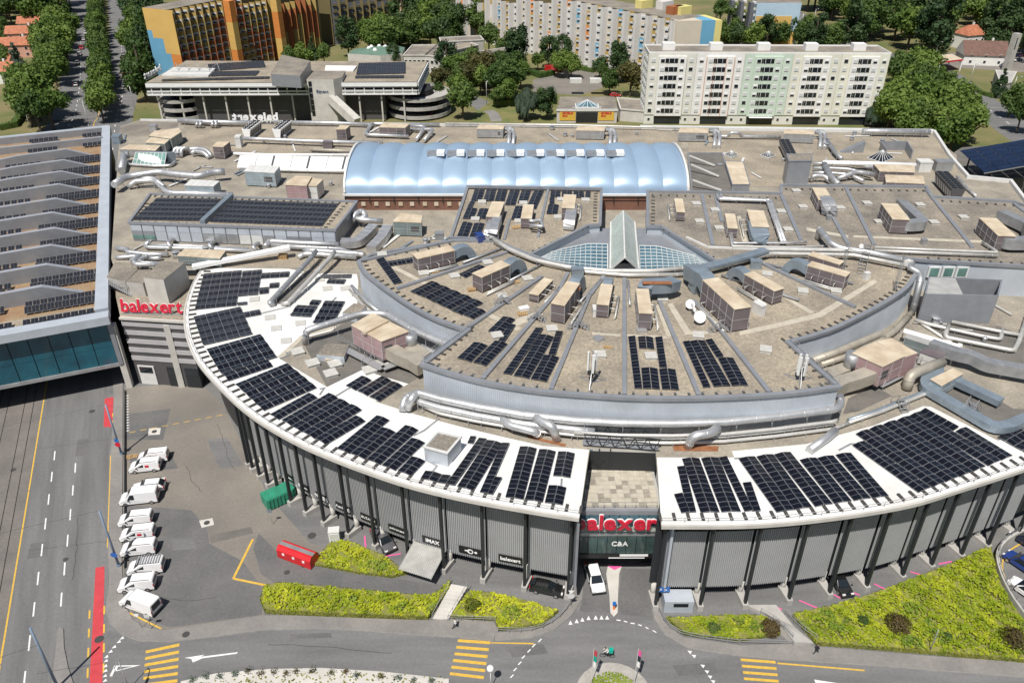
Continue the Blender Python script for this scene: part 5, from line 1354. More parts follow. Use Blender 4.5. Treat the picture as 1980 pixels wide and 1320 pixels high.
boxduct('blue grey straight duct ending over dark roofing at the right',[(1845,735,1.2),(1935,777,1.0)],1.5,.9,'duct_blue')
boxduct('silver shed duct running to the right edge',[(1800,668,2.0),(1850,685,2.2),(1880,690,2.2),(1905,705,1.8),(1990,720,1.8)],1.6,1.6,'galv_dull')
for i,dy in enumerate((0,5)):
 pipe('long pale pipe on low supports across the right yard, ' + ('upper' if i == 0 else 'lower'),[(1640,812 + dy,.5),(1700,792 + dy,.5),(1790,756 + dy,.5),(1860,735 + dy,.5)],.26,'duct_blue' if i == 0 else 'pipe_pale')
pipe('sand coloured fat pipe along the right fan wall, upper',[(1570,697,1.6),(1620,680,1.6),(1690,650,1.6),(1700,645,1.6),(1708,655,.6)],.55,'pipe_sand')
pipe('sand coloured fat pipe along the right fan wall, lower',[(1585,705,.7),(1640,688,.7),(1700,660,.7),(1730,640,.7),(1762,605,.9)],.5,'pipe_sand')
pipe('grey downpipe wrapped round the right fan corner',[(1764,505,6.6),(1758,518,6.4),(1778,527,6.0),(1780,540,5.5),(1765,602,.9)],.55,'galv_dull',sup=False)
pipe('silver elbow stack in the right yard',[(1822,700,2.0),(1790,712,2.2),(1760,725,2.2),(1753,752,.1)],.75,'pipe_sand',sup=False)
pipe('pale pipe across the far right yard, first',[(1768,618,.6),(1800,628,.6),(1900,650,.6),(1935,656,.6),(1938,636,.6)],.3,'pipe_pale')
pipe('pale pipe across the far right yard, second',[(1840,622,.6),(1930,640,.6),(1975,648,.6)],.3,'pipe_pale')
pipe('pale pipe across the far right yard, third',[(1835,630,.9),(1828,645,.9),(1830,652,.6),(1960,678,.6),(1970,660,.6),(1990,600,.6)],.35,'pipe_pale')
for i in range(4):
 pipe('grey hairpin pipe on the plant box front, number %s' % ['one','two','three','four'][i],[(1838 + i * 6,608,1.2),(1839 + i * 6,576,3.2),(1843 + i * 6,577,3.2),(1842 + i * 6,600,1.4)],.2,'galv_dull',sup=False,flange=False)
pipe('curved silver pipe ringing the back of the fan, outer',[(955,463,.9),(985,482,.9),(1035,503,.9),(1100,517,.9),(1180,524,.9),(1260,524,.9),(1330,518,.9)],.4,'pipe_pale',ZF)
pipe('curved silver pipe ringing the back of the fan, inner',[(960,470,.5),(1000,491,.5),(1060,512,.5),(1130,525,.5),(1210,532,.5),(1320,531,.5)],.35,'pipe_pale',ZF)
pipe('pipe bridge rising from the atrium to the right block',[(1330,520,1.4),(1400,505,1.4),(1480,482,1.4),(1640,484,1.4),(1740,500,1.4),(1766,507,1.4)],.4,'pipe_pale',ZF)
pipe('second pipe of the bridge from the atrium to the right block',[(1345,528,1.0),(1410,512,1.0),(1490,490,1.0),(1650,493,1.0),(1760,515,1.0)],.35,'pipe_pale',ZF)
pipe('stout silver pipe leaning over the right block edge',[(1582,462,.2),(1584,442,2.2),(1606,470,2.0),(1625,480,1.6),(1680,488,1.6),(1755,504,1.4)],.55,'galv',ZF,sup=False)
boxduct('broad grey duct bridge across the fan back edge',[(1330,523,1.6),(1400,508,1.6),(1480,484,1.6)],1.6,.5,'duct_blue',ZF)
for i,dx in enumerate((0,6)):
 pipe('silver bent pipe run on the right block, ' + ('inner' if i else 'outer'),[(1386 + dx,372,.8),(1390 + dx,385 - i * 2,.8),(1484 + dx,388 - i,.8),(1512 + dx,468,.8)],.32,'galv',ZF)
pipe('thin pipe leading from the slim plum unit, upper',[(1412,440,.8),(1418,470,.7),(1520,470,.7),(1560,468,.7)],.22,'galv',ZF)
pipe('thin pipe leading from the slim plum unit, lower',[(1410,445,.5),(1416,476,.5),(1520,478,.5),(1600,476,.5)],.22,'pipe_pale',ZF)
pipe('long pale pipe across the rear of the fan right edge',[(1690,478,.6),(1800,483,.6),(1930,488,.6),(1900,468,.6)],.25,'pipe_pale',ZF)
pipe('second long pale pipe across the rear of the fan right edge',[(1690,484,.6),(1800,489,.6),(1930,494,.6)],.25,'pipe_pale',ZF)
for i,(a,b) in enumerate([((895,508),(975,478)),((985,543),(1045,512)),((1085,585),(1105,540)),((1120,585),(1162,540)),((1218,590),(1214,542)),((1390,600),(1338,555)),((1545,580),(1395,532)),((1650,548),(1465,506))]):
 w_ = ['first','second','third','fourth','fifth','sixth','seventh','eighth'][i]
 pipe('thin radial pipe pair on the fan roof, %s from the left' % w_,[(a[0],a[1],.35),(b[0],b[1],.35)],.2,'galv_dull',ZF)
# rooftop cabinets,awnings,rooflights ---------------------------------------------
aw = thing('awning_row','row of sloping white sheet awnings left of the blue vault','awning',tuple(W(580,315,ZR)))
for i in range(7):
 a0,a1 = 464 + i * 34.3,464 + (i + 1) * 34.3 - (4 if i % 2 else 1)
 tl,tr_ = W(a0,300 + i * .6,ZR + 2.4),W(a1,300.5 + i * .6,ZR + 2.4); br,bl = W(a1 - 6,325 + i * .6,ZR + .9),W(a0 - 6,324 + i * .6,ZR + .9)
 MB().face([tl,bl,br,tr_]).face([tl - Vector((0,0,.12)),tr_ - Vector((0,0,.12)),br - Vector((0,0,.12)),bl - Vector((0,0,.12))]).build('white_sheet',M['white'],aw)
 if i % 2: MB().face([tr_ + Vector((.05,0,-.05)),br + Vector((.05,0,-.05)),br + Vector((.7,0,-.05)),tr_ + Vector((.7,0,-.05))]).build('vent_strip',M['louvre'],aw)
MB().prism([(p.x,p.y) for p in WL([(468,302),(700,306),(694,322),(462,320)],ZR + 1.6)],ZR,ZR + .85).build('base',M['galv_dull'],aw)
ws = thing('sheet_roof','white sheet roof over the right yard plant','canopy',tuple(W(1800,655,ZR)))
for i in range(2):
 tl,tr_ = W(1750 + i * 55,632 + i * 16,ZR + 2.6),W(1805 + i * 55,648 + i * 16,ZR + 2.6); br,bl = W(1800 + i * 55,664 + i * 13,ZR + 2.0),W(1745 + i * 55,645 + i * 16,ZR + 2.0)
 MB().prism([(p.x,p.y) for p in (tl,tr_,br,bl)],ZR + 2.2,ZR + 2.35).build('white_sheet',M['white'],ws)
 for p in (tl,tr_,br): MB().bar((p.x,p.y,ZR),(p.x,p.y,ZR + 2.2),.1,.1).build('post',M['steel_rail'],ws)
gl = thing('glass_rooflight','green glazed lean-to rooflight in the rear left yard','rooflight',tuple(W(290,310,ZR)))
tl,tr_,br,bl = W(263,295,ZR + 2.6),W(322,296,ZR + 2.6),W(318,320,ZR + .7),W(256,316,ZR + .7)
for i in range(8):
 f0,f1 = i / 8 + .012,(i + 1) / 8 - .012
 for g0,g1 in ((0.02,.62),(.66,.98)):
  q = [tl.lerp(tr_,f0).lerp(bl.lerp(br,f0),g0),tl.lerp(tr_,f1).lerp(bl.lerp(br,f1),g0),tl.lerp(tr_,f1).lerp(bl.lerp(br,f1),g1),tl.lerp(tr_,f0).lerp(bl.lerp(br,f0),g1)]
  MB().face([p + Vector((0,0,.05)) for p in q]).build('glass_pane',M['glass_green'],gl)
mb = MB(); mb.face([tl,bl,br,tr_])
for i in range(9): mb.bar(tl.lerp(tr_,i / 8) + Vector((0,0,.06)),bl.lerp(br,i / 8) + Vector((0,0,.06)),.1,.1)
for a,b in ((tl,tr_),(bl,br),(tl.lerp(bl,.64),tr_.lerp(br,.64))): mb.bar(a + Vector((0,0,.06)),b + Vector((0,0,.06)),.12,.12)
mb.build('frame',M['mullion'],gl)
MB().prism([(p.x,p.y) for p in (tl,tr_,br,bl)],ZR,ZR + .6).build('kerb',M['galv_dull'],gl)
MB().prism([(p.x,p.y) for p in (tl,tr_,tr_ + Vector((1.5,1.2,0)),tl + Vector((1.5,1.2,0)))],ZR,ZR + 2.5).build('back_wall',M['duct_blue'],gl)
def pyramid(label,c,l,r,f,b,h=1.5):
 T = thing('pyramid_rooflight',label,'rooflight',tuple(W(*c,ZR)))
 L,R_,Fp,B = W(*l,ZR + .3),W(*r,ZR + .3),W(*f,ZR + .3),W(*b,ZR + .3)
 cc = (L + R_ + Fp + B) / 4; top = cc + Vector((0,0,h))
 MB().prism([(p.x,p.y) for p in (L,Fp,R_,B)],ZR,ZR + .3).build('kerb',M['mullion'],T)
 mb = MB()
 for a,b_ in ((L,Fp),(Fp,R_),(R_,B),(B,L)):
  n = 4
  for i in range(n):
   q0,q1 = a.lerp(b_,i / n),a.lerp(b_,(i + 1) / n)
   MB().face([q0,q1,top]).build('glass_pane',M['glass_dark'],T); mb.bar(q0,top,.09,.09)
  mb.bar(a,b_,.14,.14)
 mb.build('bars',M['mullion'],T)
pyramid('large pyramid rooflight on the rear right roof',(1702,308),(1677,305),(1729,305),(1706,315),(1702,296),2.0)
pyramid('small pyramid rooflight right of the vault end',(1413,301),(1400,299),(1427,300),(1415,305),(1412,296),1.2)
pyramid('small pyramid rooflight left of the black fan chiller',(1485,302),(1470,300),(1500,301),(1487,306),(1483,297),1.2)
tw,_ = block('roof_tower','pale grey box tower on the rear right roof',[(1526,312),(1570,312),(1569,299),(1521,299)],ZR + 6,ZR,'parapet','gravel_dark',.25,.25,cat='roof tower')
block('roof_tower','low tan roofed box right of the vault end deck',[(1416,357),(1450,357),(1437,313),(1402,312)],ZR + 2.4,ZR,'parapet','unit_tan',.15,.2,cat='roof tower')
block('roof_deck','dark deck with white struts at the right end of the vault',[(1418,374),(1338,372),(1330,297),(1396,297)],ZR + 1.2,ZR,'galv_dull','bitumen',.3,.3,cat='deck')
mb = MB()
for a,b in (((1333,301),(1382,320)),((1336,318),(1390,341)),((1339,348),(1395,368))): mb.bar(W(*a,ZR + 3.2),W(*b,ZR + 1.6),.3,.3)
tag(mb.build('strut',M['unit_white']),'three slanting white struts bracing the right end of the vault','strut')
wd_ = thing('wedge_hood','grey wedge shaped hood on the rear right roof','roof hood',tuple(W(1650,290,ZR)))
a,b,c = W(1625,296,ZR),W(1669,296,ZR),W(1671,280,ZR)
mb = MB()
for o3 in (Vector((0,0,0)),Vector((.6,2.4,0))): pass
h3 = Vector((0,0,2.9)); d3 = Vector((.2,1.6,0))
mb.face([a,b,b + h3]).face([a + d3,b + d3 + h3,b + d3]).face([a,b + h3,b + d3 + h3,a + d3]).face([b,b + d3,b + d3 + h3,b + h3]); mb.build('shell',M['parapet'],wd_)
bw = thing('screen_wall','three sided grey screen behind the large pyramid rooflight','screen',tuple(W(1730,285,ZR)))
for a,b in (((1702,282),(1752,282)),((1702,282),(1713,297)),((1752,282),(1763,300))): MB().bar(W(*a,ZR + 1.2),W(*b,ZR + 1.2),.25,2.4).build('panel',M['parapet'],bw)
rh = thing('roof_hut','white box hut with gravel lid standing on the white roof','roof hut',tuple(W(856,880,ZR)))
pts = WL([(820,864),(847,835),(891,845),(865,876)],ZR + 2.2)
MB().prism([(p.x,p.y) for p in pts],ZR,ZR + 2.2).build('wall',M['clad_pale'],rh)
c = sum(pts,Vector()) / 4
MB().prism([(p.x,p.y) for p in [c + (p - c) * .86 for p in pts]],ZR + 2.2,ZR + 2.23).build('roof',M['gravel_dark'],rh)
MB().sweep([(p.x,p.y,ZR + 2.22) for p in pts[::-1]],[(-.15,-.1),(.15,-.1),(.15,.12),(-.15,.12)],closed=True).build('parapet',M['unit_white'],rh)
sk = thing('vent_hood','low grey louvred hood on the dark roofing of the left yard','vent hood',tuple(W(645,690,ZR)))
pts = WL([(612,685),(630,664),(675,666),(665,690)],ZR + 1.1)
MB().prism([(p.x,p.y) for p in pts],ZR,ZR + 1.1,0,1).build('casing',[M['clad_pale'],M['gravel_dark']],sk)
sk = thing('vent_hood','ribbed grey hood beside the fan wall at the left yard','vent hood',tuple(W(690,600,ZR)))
pts = WL([(662,604),(684,586),(708,590),(690,612)],ZR + 1.2)
MB().prism([(p.x,p.y) for p in pts],ZR,ZR + 1.2,0,1).build('casing',[M['clad_pale'],M['gravel_dark']],sk)
# rear sign seen from behind,roof edge parapet
MB().sweep([W(1238,246,ZR + .35),W(1806,254,ZR + .35)],[(-.9,-.35),(.9,-.35),(.9,.35),(-.9,.35)]).build('rear_coping',M['unit_white'],mall)
MB().sweep([W(272,232,ZR + .25),W(700,239,ZR + .25),W(1238,246,ZR + .25)],[(-.3,-.25),(.3,-.25),(.3,.25),(-.3,.25)]).build('rear_coping',M['unit_white'],mall)
MB().sweep([W(1806,254,ZR + .4),W(1836,301,ZR + .4),W(1872,342,ZR + .4),W(1954,350,ZR + .4),W(1992,400,ZR + .4)],[(-.35,-.4),(.35,-.4),(.35,.4),(-.35,.4)]).build('rear_coping',M['unit_white'],mall)
rv = thing('letter_sign','white letter sign seen from behind on the rear roof edge','sign',tuple(W(492,232,ZR)))
letters('balexert',rv,W(492,230,ZR + 1.8) + Vector((0,.5,.4)),(-1,0,0),(0,0,1),13.0,2.2,M['sign_white'],None,.04,.3)
MB().box(tuple(W(492,235,ZR + .1)),(13.5,.2,.15)).build('support_rail',M['steel_rail'],rv)
# antennas,dishes
def antenna(label,u,v,z,n=3,h=5.0):
 p = W(u,v,z); T = thing('antenna_mast',label,'antenna',tuple(p))
 mb = MB().tube([p,p + Vector((0,0,h))],.07,8)
 for i in range(3):
  a = i * 2.1 + .3; d = Vector((math.cos(a),math.sin(a),0))
  mb.bar(p + d * 2.0 + Vector((0,0,.08)),p + Vector((0,0,2.2)),.08,.08); mb.bar(p + Vector((0,0,.08)),p + d * 2.2 + Vector((0,0,.08)),.12,.12)
 mb.build('tripod',M['galv_dull'],T)
 for i in range(n):
  a = i * 6.283 / n + .6; d = Vector((math.cos(a),math.sin(a),0)) * .55
  q = p + d; MB().box((q.x,q.y,z + h - 3.1),(.32,.2,2.8),a + 1.57).build('panel_antenna',M['white'],T)
  MB().bar(p + Vector((0,0,h - 1)),q + Vector((0,0,h - 1)),.06,.06).build('bracket',M['galv_dull'],T)
  MB().box((q.x * .6 + p.x * .4,q.y * .6 + p.y * .4,z + 1.2),(.4,.3,.6),a).build('radio_box',M['plastic_black'],T)
antenna('white panel antenna mast on the front of the fan roof',1143,740,ZF)
antenna('white panel antenna mast at the right front corner of the fan',1545,736,ZF,4,4.2)
def lattice(label,u,v,z,h):
 p = W(u,v,z); T = thing('lattice_mast',label,'mast',tuple(p)); mb = MB()
 for i in range(3):
  a = i * 2.094; q = Vector((math.cos(a),math.sin(a),0)) * .3; mb.bar(p + q,p + q + Vector((0,0,h)),.06,.06)
 for k in range(int(h / .6)):
  for i in range(3):
   a,b = i * 2.094,(i + 1) * 2.094
   mb.bar(p + Vector((math.cos(a) * .3,math.sin(a) * .3,k * .6)),p + Vector((math.cos(b) * .3,math.sin(b) * .3,(k + 1) * .6)),.035,.035)
 mb.build('lattice',M['galv_dull'],T)
 MB().box((p.x + .5,p.y,z + h - 1.6),(.7,.4,.5)).build('radio_box',M['unit_white'],T)
lattice('thin lattice mast behind the right plum units',1628,526,ZF,5.5)
lattice('lattice mast at the right back corner of the fan',1730,562,ZF,6.5)
def dish(label,u,v,z,r,az=.2):
 p = W(u,v,z); T = thing('satellite_dish',label,'satellite dish',tuple(p)); mb = MB()
 nrm = Vector((math.sin(az),-math.cos(az) * .75,.66)).normalized(); t = nrm.cross(Vector((0,0,1))).normalized(); b = t.cross(nrm)
 c = p + Vector((0,0,r + .35)); n = 18; rings = 4; base = len(mb.v)
 mb.v.append(tuple(c - nrm * r * .25))
 for k in range(1,rings + 1):
  rr = r * k / rings
  for i in range(n): mb.v.append(tuple(c + t * rr * math.cos(i * 6.283 / n) + b * rr * math.sin(i * 6.283 / n) + nrm * r * .25 * ((k / rings) ** 2 - 1)))
 for i in range(n): mb.f.append((base,base + 1 + i,base + 1 + (i + 1) % n)); mb.m.append(0)
 for k in range(rings - 1):
  for i in range(n):
   q,q2 = base + 1 + k * n + i,base + 1 + k * n + (i + 1) % n
   mb.f.append((q,q + n,q2 + n,q2)); mb.m.append(0)
 mb.build('reflector',M['white'],T)
 MB().bar(p,c - nrm * r * .28,.12,.12).build('stand',M['galv_dull'],T)
 MB().bar(c - nrm * .2 * r - b * r * .8,c + nrm * r * .7,.04,.04).build('feed_arm',M['galv_dull'],T)
dish('largest white satellite dish of three on the fan roof',1351,627,ZF,.95)
dish('edge-on middle satellite dish of three on the fan roof',1340,609,ZF,.8,1.2)
dish('smallest rear satellite dish of three on the fan roof',1333,600,ZF,.75,.1)
dish('small satellite dish by the pipe bridge on the right',1664,485,ZF,.5)
def stair(label,a,b,z,wd=1.0,n=7,over=1.2):
 """step-over stair across a roof upstand"""
 A,B = W(*a,z),W(*b,z); T = thing('step_over_stair',label,'stair',tuple((A + B) / 2)); d = (B - A); L = d.length; d.normalize(); s = Vector((-d.y,d.x,0)) * wd / 2; mb = MB()
 for i in range(n):
  f = i / (n - 1); hgt = over * (1 - abs(2 * f - 1)) + .08
  p = A.lerp(B,f) + Vector((0,0,hgt)); mb.bar(p - s,p + s,.26,.06)
 for sg in (-1,1):
  m_ = A.lerp(B,.5) + s * sg
  for q in (A,B): mb.bar(q + s * sg,m_ + Vector((0,0,over)),.06,.14); mb.bar(q + s * sg + Vector((0,0,1)),m_ + Vector((0,0,over + 1)),.05,.05); mb.bar(q + s * sg,q + s * sg + Vector((0,0,1)),.05,.05)
  mb.bar(m_ + Vector((0,0,over)),m_ + Vector((0,0,over + 1)),.05,.05)
 mb.build('flight',M['galv_dull'],T)
stair('metal step-over stair on the left fan upstand',(957,590),(985,586),ZF)
stair('metal step-over stair with white tarp beside it',(1022,617),(1053,622),ZF)
stair('metal step-over stair with green exit plate',(1098,634),(1138,636),ZF)
stair('metal step-over stair near the biggest plum unit',(1370,641),(1412,640),ZF)
stair('tall metal stair over the pipe bridge',(1664,530),(1678,475),ZF,1.2,14,2.6)
stair('metal step-over stair across the right yard pipes',(1728,778),(1750,798),ZR)
stair('metal step-over stair across the right duct',(1862,808),(1885,795),ZR,1.2,7,1.8)
stair('metal stair at the platform of the right pink unit',(1695,752),(1710,738),ZR,1.4,6,1.0)
stair('metal stair at the platform of the left pink unit',(706,710),(722,698),ZR,1.2,6,1.0)
def clutter(label,name,u,v,z,size,m,rz=0.,cat=None):
 p = W(u,v,z); T = thing(name,label,cat or name.replace('_',' '),tuple(p)); mb = MB(); sx,sy,sz = size
 if name == 'pallet':
  ca,sa = math.cos(rz),math.sin(rz)
  for i in range(5):
   o3 = -sx / 2 + sx * (i + .5) / 5; mb.box((p.x + o3 * ca,p.y + o3 * sa,z + sz * .5),(sx / 7,sy,sz * .4),rz)
  for i in range(3):
   o3 = -sy / 2 + sy * (i + .5) / 3; mb.box((p.x - o3 * sa,p.y + o3 * ca,z),(sx,sy / 6,sz * .48),rz)
  mb.build('board',M[m],T)
 else:
  mb.box((p.x,p.y,z),(sx,sy,sz * .85),rz); mb.build('body',M[m],T)
  MB().box((p.x,p.y,z + sz * .85),(sx * 1.06,sy * 1.06,sz * .15),rz).build('cap',M[m],T)
for a in [('wooden pallet leaning by the front pipe bundle','pallet',933,816,ZR,(1.2,.8,1.0),'pallet',.2),('yellow pallet between plum units on the fan','pallet',912,562,ZF,(1.3,1.0,.5),'pallet',.3),('wooden pallet right of the second plum unit','pallet',998,546,ZF,(1.2,.9,.2),'pallet',.5),('wooden pallet near the leftmost plum unit','pallet',842,526,ZF,(1.2,.9,.2),'pallet',.4),('pallet with yellow sheets by the white tarp','pallet',1010,608,ZF,(1.5,1.0,.35),'pallet',.2),('wooden pallet right of the antenna mast hatch','pallet',1175,672,ZF,(1.2,.6,.25),'pallet',-.1),('stack of wooden planks by the looping silver pipes','pallet',1003,440,ZF,(2.6,1.2,.3),'pallet',.3),('yellow crate on the terrace below the solar block','pallet',548,500,ZR,(1.6,1.2,1.0),'pallet',0),('white condenser cabinet beside the biggest plum unit','cabinet',1466,606,ZF,(1.0,1.8,1.8),'unit_white',.5),('small white condenser box near the lattice mast','cabinet',1674,540,ZF,(.9,.7,1.3),'unit_white',.3),('slim white cabinet left of the white fronted unit','cabinet',1150,608,ZF,(.7,1.6,1.3),'unit_white',0.),('blue tilted solar heater at the back of the fan','cabinet',928,466,ZF,(1.2,1.8,1.4),'car_blue',.4),('blue lidded fan box above the tall plum unit','cabinet',1116,532,ZF,(2.0,1.2,1.4),'duct_blue',.1),('blue topped vent box right of the duct bridge','cabinet',1460,518,ZF,(1.8,1.2,1.5),'duct_blue',-.2),('small rusty vent box on the right gravel block','cabinet',1602,426,ZF,(.9,.9,1.0),'galv_dull',0),('small grey vent box on the right gravel sector','cabinet',1785,472,ZF,(.9,.9,1.0),'galv_dull',0),('grey service box at the back left edge of the fan','cabinet',850,462,ZR + 3,(1.6,1.4,1.4),'galv_dull',0.),('round silver cowl above the front array of the fan','cabinet',1157,658,ZF,(1.2,1.2,.5),'galv',.7),('white tarp heap by the left stair','cabinet',1013,598,ZF,(1.5,.9,.4),'white',.4),('silver sheeted heap below the central plum unit','cabinet',1240,641,ZF,(1.4,.9,.4),'galv',.2),('blue hooded exhaust at the far rear left of the roof','cabinet',229,277,ZR,(2.0,2.2,2.2),'duct_blue',0.),('silver drum on the rear left dark roof','cabinet',298,252,ZR,(1.8,1.8,1.6),'galv',0.),('white panelled cabinet right of the tan lidded units','cabinet',1783,330,ZR,(3.0,2.5,2.6),'unit_white',0.),('ribbed silver duct box behind the long black chiller','cabinet',1820,330,ZR,(4.0,2.0,2.6),'galv_dull',0.),('pale upright duct box beside the chillers','cabinet',464,284,ZR,(1.4,2.0,3.0),'unit_white',.0),('small plum box on the rear roof before the vault','cabinet',635,286,ZR,(2.4,1.6,1.8),'unit_plum',.0),('stone heap at the foot of the louvred hood','cabinet',645,697,ZR,(2.2,.8,.5),'unit_tan',.1)]: clutter(*a)
# rust plates under elbows
for px in ([(1020,841),(1095,858),(1092,863),(1020,846)],[(1300,860),(1390,862),(1388,872),(1303,871)]): roof_sheet(px,ZR + .05,'rust',mall,'rust_plate')
# == GLAZED ATRIUM
at = thing('glass_atrium','fan shaped glazed atrium with a pointed ridge skylight behind the fan hall','atrium',tuple(W(1207,500,ZR + 3)))
za = ZF - 1.2
def patch(e0,e1,nu,nv):
 e0,e1 = WL(e0,za),WL(e1,za); S0,S1 = arclen(e0),arclen(e1); mb = MB()
 g = [[along(e0,S0[-1] * i / nu,S0)[0].lerp(along(e1,S1[-1] * i / nu,S1)[0],j / nv) for j in range(nv + 1)] for i in range(nu + 1)]
 for i in range(nu):
  for j in range(nv):
   MB().face([g[i][j],g[i + 1][j],g[i + 1][j + 1],g[i][j + 1]]).build('glass_pane',M['glass_sky'],at)
   mb.bar(g[i][j] + Vector((0,0,.05)),g[i + 1][j] + Vector((0,0,.05)),.07,.1); mb.bar(g[i][j] + Vector((0,0,.05)),g[i][j + 1] + Vector((0,0,.05)),.07,.1)
 for i in range(nu): mb.bar(g[i][nv],g[i + 1][nv],.16,.16)
 for j in range(nv): mb.bar(g[nu][j],g[nu][j + 1],.16,.16)
 mb.build('glazing_bar',M['mullion'],at)
patch([(1034,497),(1090,512),(1140,519),(1175,521)],[(1040,494),(1090,481),(1137,471),(1175,472)],14,7)
patch([(1238,522),(1290,520),(1340,516),(1385,508)],[(1236,475),(1272,476),(1330,491),(1380,505)],14,7)
MB().prism([(p.x,p.y) for p in WL([(1020,500),(1160,440),(1258,440),(1395,508),(1300,530),(1207,534),(1100,524)],za)],ZR,za - .15).build('base',M['parapet'],at)
rb,rf_ = W(1205,408,ZF + 2.2),W(1208,497,ZF + 2.4)
lb,lf,r2b,r2f = W(1181,430,ZF - .6),W(1180,521,ZF - .6),W(1227,430,ZF - .6),W(1235,521,ZF - .6)
mb = MB()
for (b0,f0) in ((lb,lf),(r2b,r2f)):
 n = 26
 for i in range(n):
  q = [rb.lerp(rf_,i / n),rb.lerp(rf_,(i + 1) / n),b0.lerp(f0,(i + 1) / n),b0.lerp(f0,i / n)]
  MB().face(q).build('skylight_pane',M['glass_green'],at)
  mb.bar(q[0] + Vector((0,0,.06)),q[3] + Vector((0,0,.06)),.16,.16)
 mb.bar(rf_,f0,.35,.35); mb.bar(b0,f0,.3,.3)
mb.bar(rb,rf_,.25,.25); mb.build('skylight_bar',M['unit_white'],at)
MB().face([rf_ - Vector((0,-.2,.1)),lf,r2f]).build('skylight_gable',M['glass_dark'],at)
mb = MB()
for f in (.25,.5,.75): mb.bar(lf.lerp(r2f,f),Vector((lf.lerp(r2f,f).x,lf.y + .05,ZF - .6 + 3 * (1 - abs(2 * f - 1)))),.1,.1)
mb.build('gable_bar',M['mullion'],at)
MB().face([rb,r2b,lb]).build('skylight_gable',M['parapet'],at)
# CLUTTER2: low trays,cowls and thin pipes of the rear yards
rq = random.Random(21)
for x0_,y0_,x1_,y1_,n_,lab in ((240,262,660,370,16,'rear left yard'),(1345,268,1640,350,9,'rear right yard'),(1640,262,1800,300,4,'far right rear roof'),(700,250,1290,272,8,'strip behind the blue vault'),(1780,600,1960,690,7,'right yard'),(240,470,500,500,6,'left terrace'),(700,445,860,480,5,'gap left of the fan')):
 for i in range(n_):
  u,v = rq.uniform(x0_,x1_),rq.uniform(y0_,y1_); a = rq.choice((.05,1.1,1.2,-.1,1.9)); l_ = rq.uniform(3,9); p = W(u,v,ZR)
  d = Vector((math.cos(a),math.sin(a),0)) * l_; T = thing('cable_tray','low metal cable tray lying on the ' + lab,'cable tray',tuple(p),'cable trays of the ' + lab)
  MB().bar(p - d / 2 + Vector((0,0,.25)),p + d / 2 + Vector((0,0,.25)),rq.uniform(.35,.7),.14).build('tray',M[rq.choice(['galv_dull','pipe_pale','duct_blue','unit_white'])],T)
  MB().bar(p - d * .4 + Vector((0,0,.09)),p + d * .4 + Vector((0,0,.09)),.2,.18).build('skid',M['black_steel'],T)
 for i in range(n_ // 2 + 1):
  u,v = rq.uniform(x0_,x1_),rq.uniform(y0_,y1_); p = W(u,v,ZR); r_ = rq.uniform(.3,.6)
  T = thing('vent_cowl','small round silver vent cowl on the ' + lab,'vent cowl',tuple(p),'vent cowls of the ' + lab)
  MB().cyl((p.x,p.y,ZR),r_,r_ * 2.2,10).build('stack',M['galv'],T,True); MB().cyl((p.x,p.y,ZR + r_ * 2.25),r_ * 1.4,.2,10,0,r_ * .6).build('cap',M['galv_dull'],T)
for i,(a,b,c) in enumerate([((478,611),(505,606),(562,592)),((541,693),(560,686),(553,681)),((618,752),(627,750),(618,763)),((645,768),(672,752),(680,748)),((826,890),(845,900),(836,912)),((800,842),(820,832),(850,808)),((1086,925),(1085,940),(1090,943)),((1622,870),(1645,858),(1655,858)),((650,575),(640,585),(628,600)),((1420,886),(1435,885),(1450,884))]):
 tag(MB().duct(WL([a,b,c],(ZR2 if a[0] > 1270 else ZR) + .09),.22,.12).build('cable_conduit',M['galv_dull']),'thin grey cable conduit on the white roof, number %s from the left end' % ['one','two','three','four','five','six','seven','eight','nine','ten'][i],'conduit','cable conduits on the white roof')
# == BUILDING OVER THE ROAD
def ST(u,v,z):
 p = W(u,v,z) - D0; return p.x * DD.x + p.y * DD.y,p.x * DN.x + p.y * DN.y
br_ = thing('bridge_building','grey sawtooth roofed building spanning the road on the left','building',tuple(RD(60,-20,0)))
zb_,zt_ = 5.2,13.8
poly = [RD(43.5,3),RD(160,3),RD(160,-62),RD(43.5,-62)]
MB().prism([(p.x,p.y) for p in poly],zb_,zt_,1,0).build('storey',[M['sedum_grit'],M['louvre']],br_)
MB().prism([(p.x,p.y) for p in (RD(44.5,1.9),RD(160,1.9),RD(160,4.0),RD(44.5,4.0))],zt_ - .3,zt_ + 1.5).build('side_coping',M['clad_pale'],br_)
MB().prism([(p.x,p.y) for p in (RD(158,3.5),RD(161,3.5),RD(161,-62),RD(158,-62))],zt_ - .3,zt_ + 1.4).build('rear_coping',M['clad_pale'],br_)
MB().prism([(p.x,p.y) for p in (RD(41.6,4.0),RD(43.9,4.0),RD(43.9,-62),RD(41.6,-62))],zt_ - .2,zt_ + 1.25).build('front_coping',M['clad_pale'],br_)
MB().prism([(p.x,p.y) for p in (RD(44,3.3),RD(49,3.3),RD(49,-62),RD(44,-62))],zt_,zt_ + .03).build('gravel_strip',M['gravel'],br_)
for i in range(14):
 for z0,z1 in ((zb_ + .15,8.6),(8.65,zt_ - .25)):
  t1,t0 = 3.2 - i * 3.0,3.2 - (i + 1) * 3.0 + .12
  a,b = RD(43.3,t0,0),RD(43.3,t1 - .02,0)
  MB().prism([(p.x,p.y) for p in (a,b,b - DD * .12,a - DD * .12)],z0,z1).build('glass_pane',M['glass_teal'],br_)
MB().prism([(p.x,p.y) for p in (RD(43.4,3.3),RD(43.4,4.0),RD(42.6,4.0),RD(42.6,3.3))],zb_,zt_).build('corner_post',M['parapet'],br_)
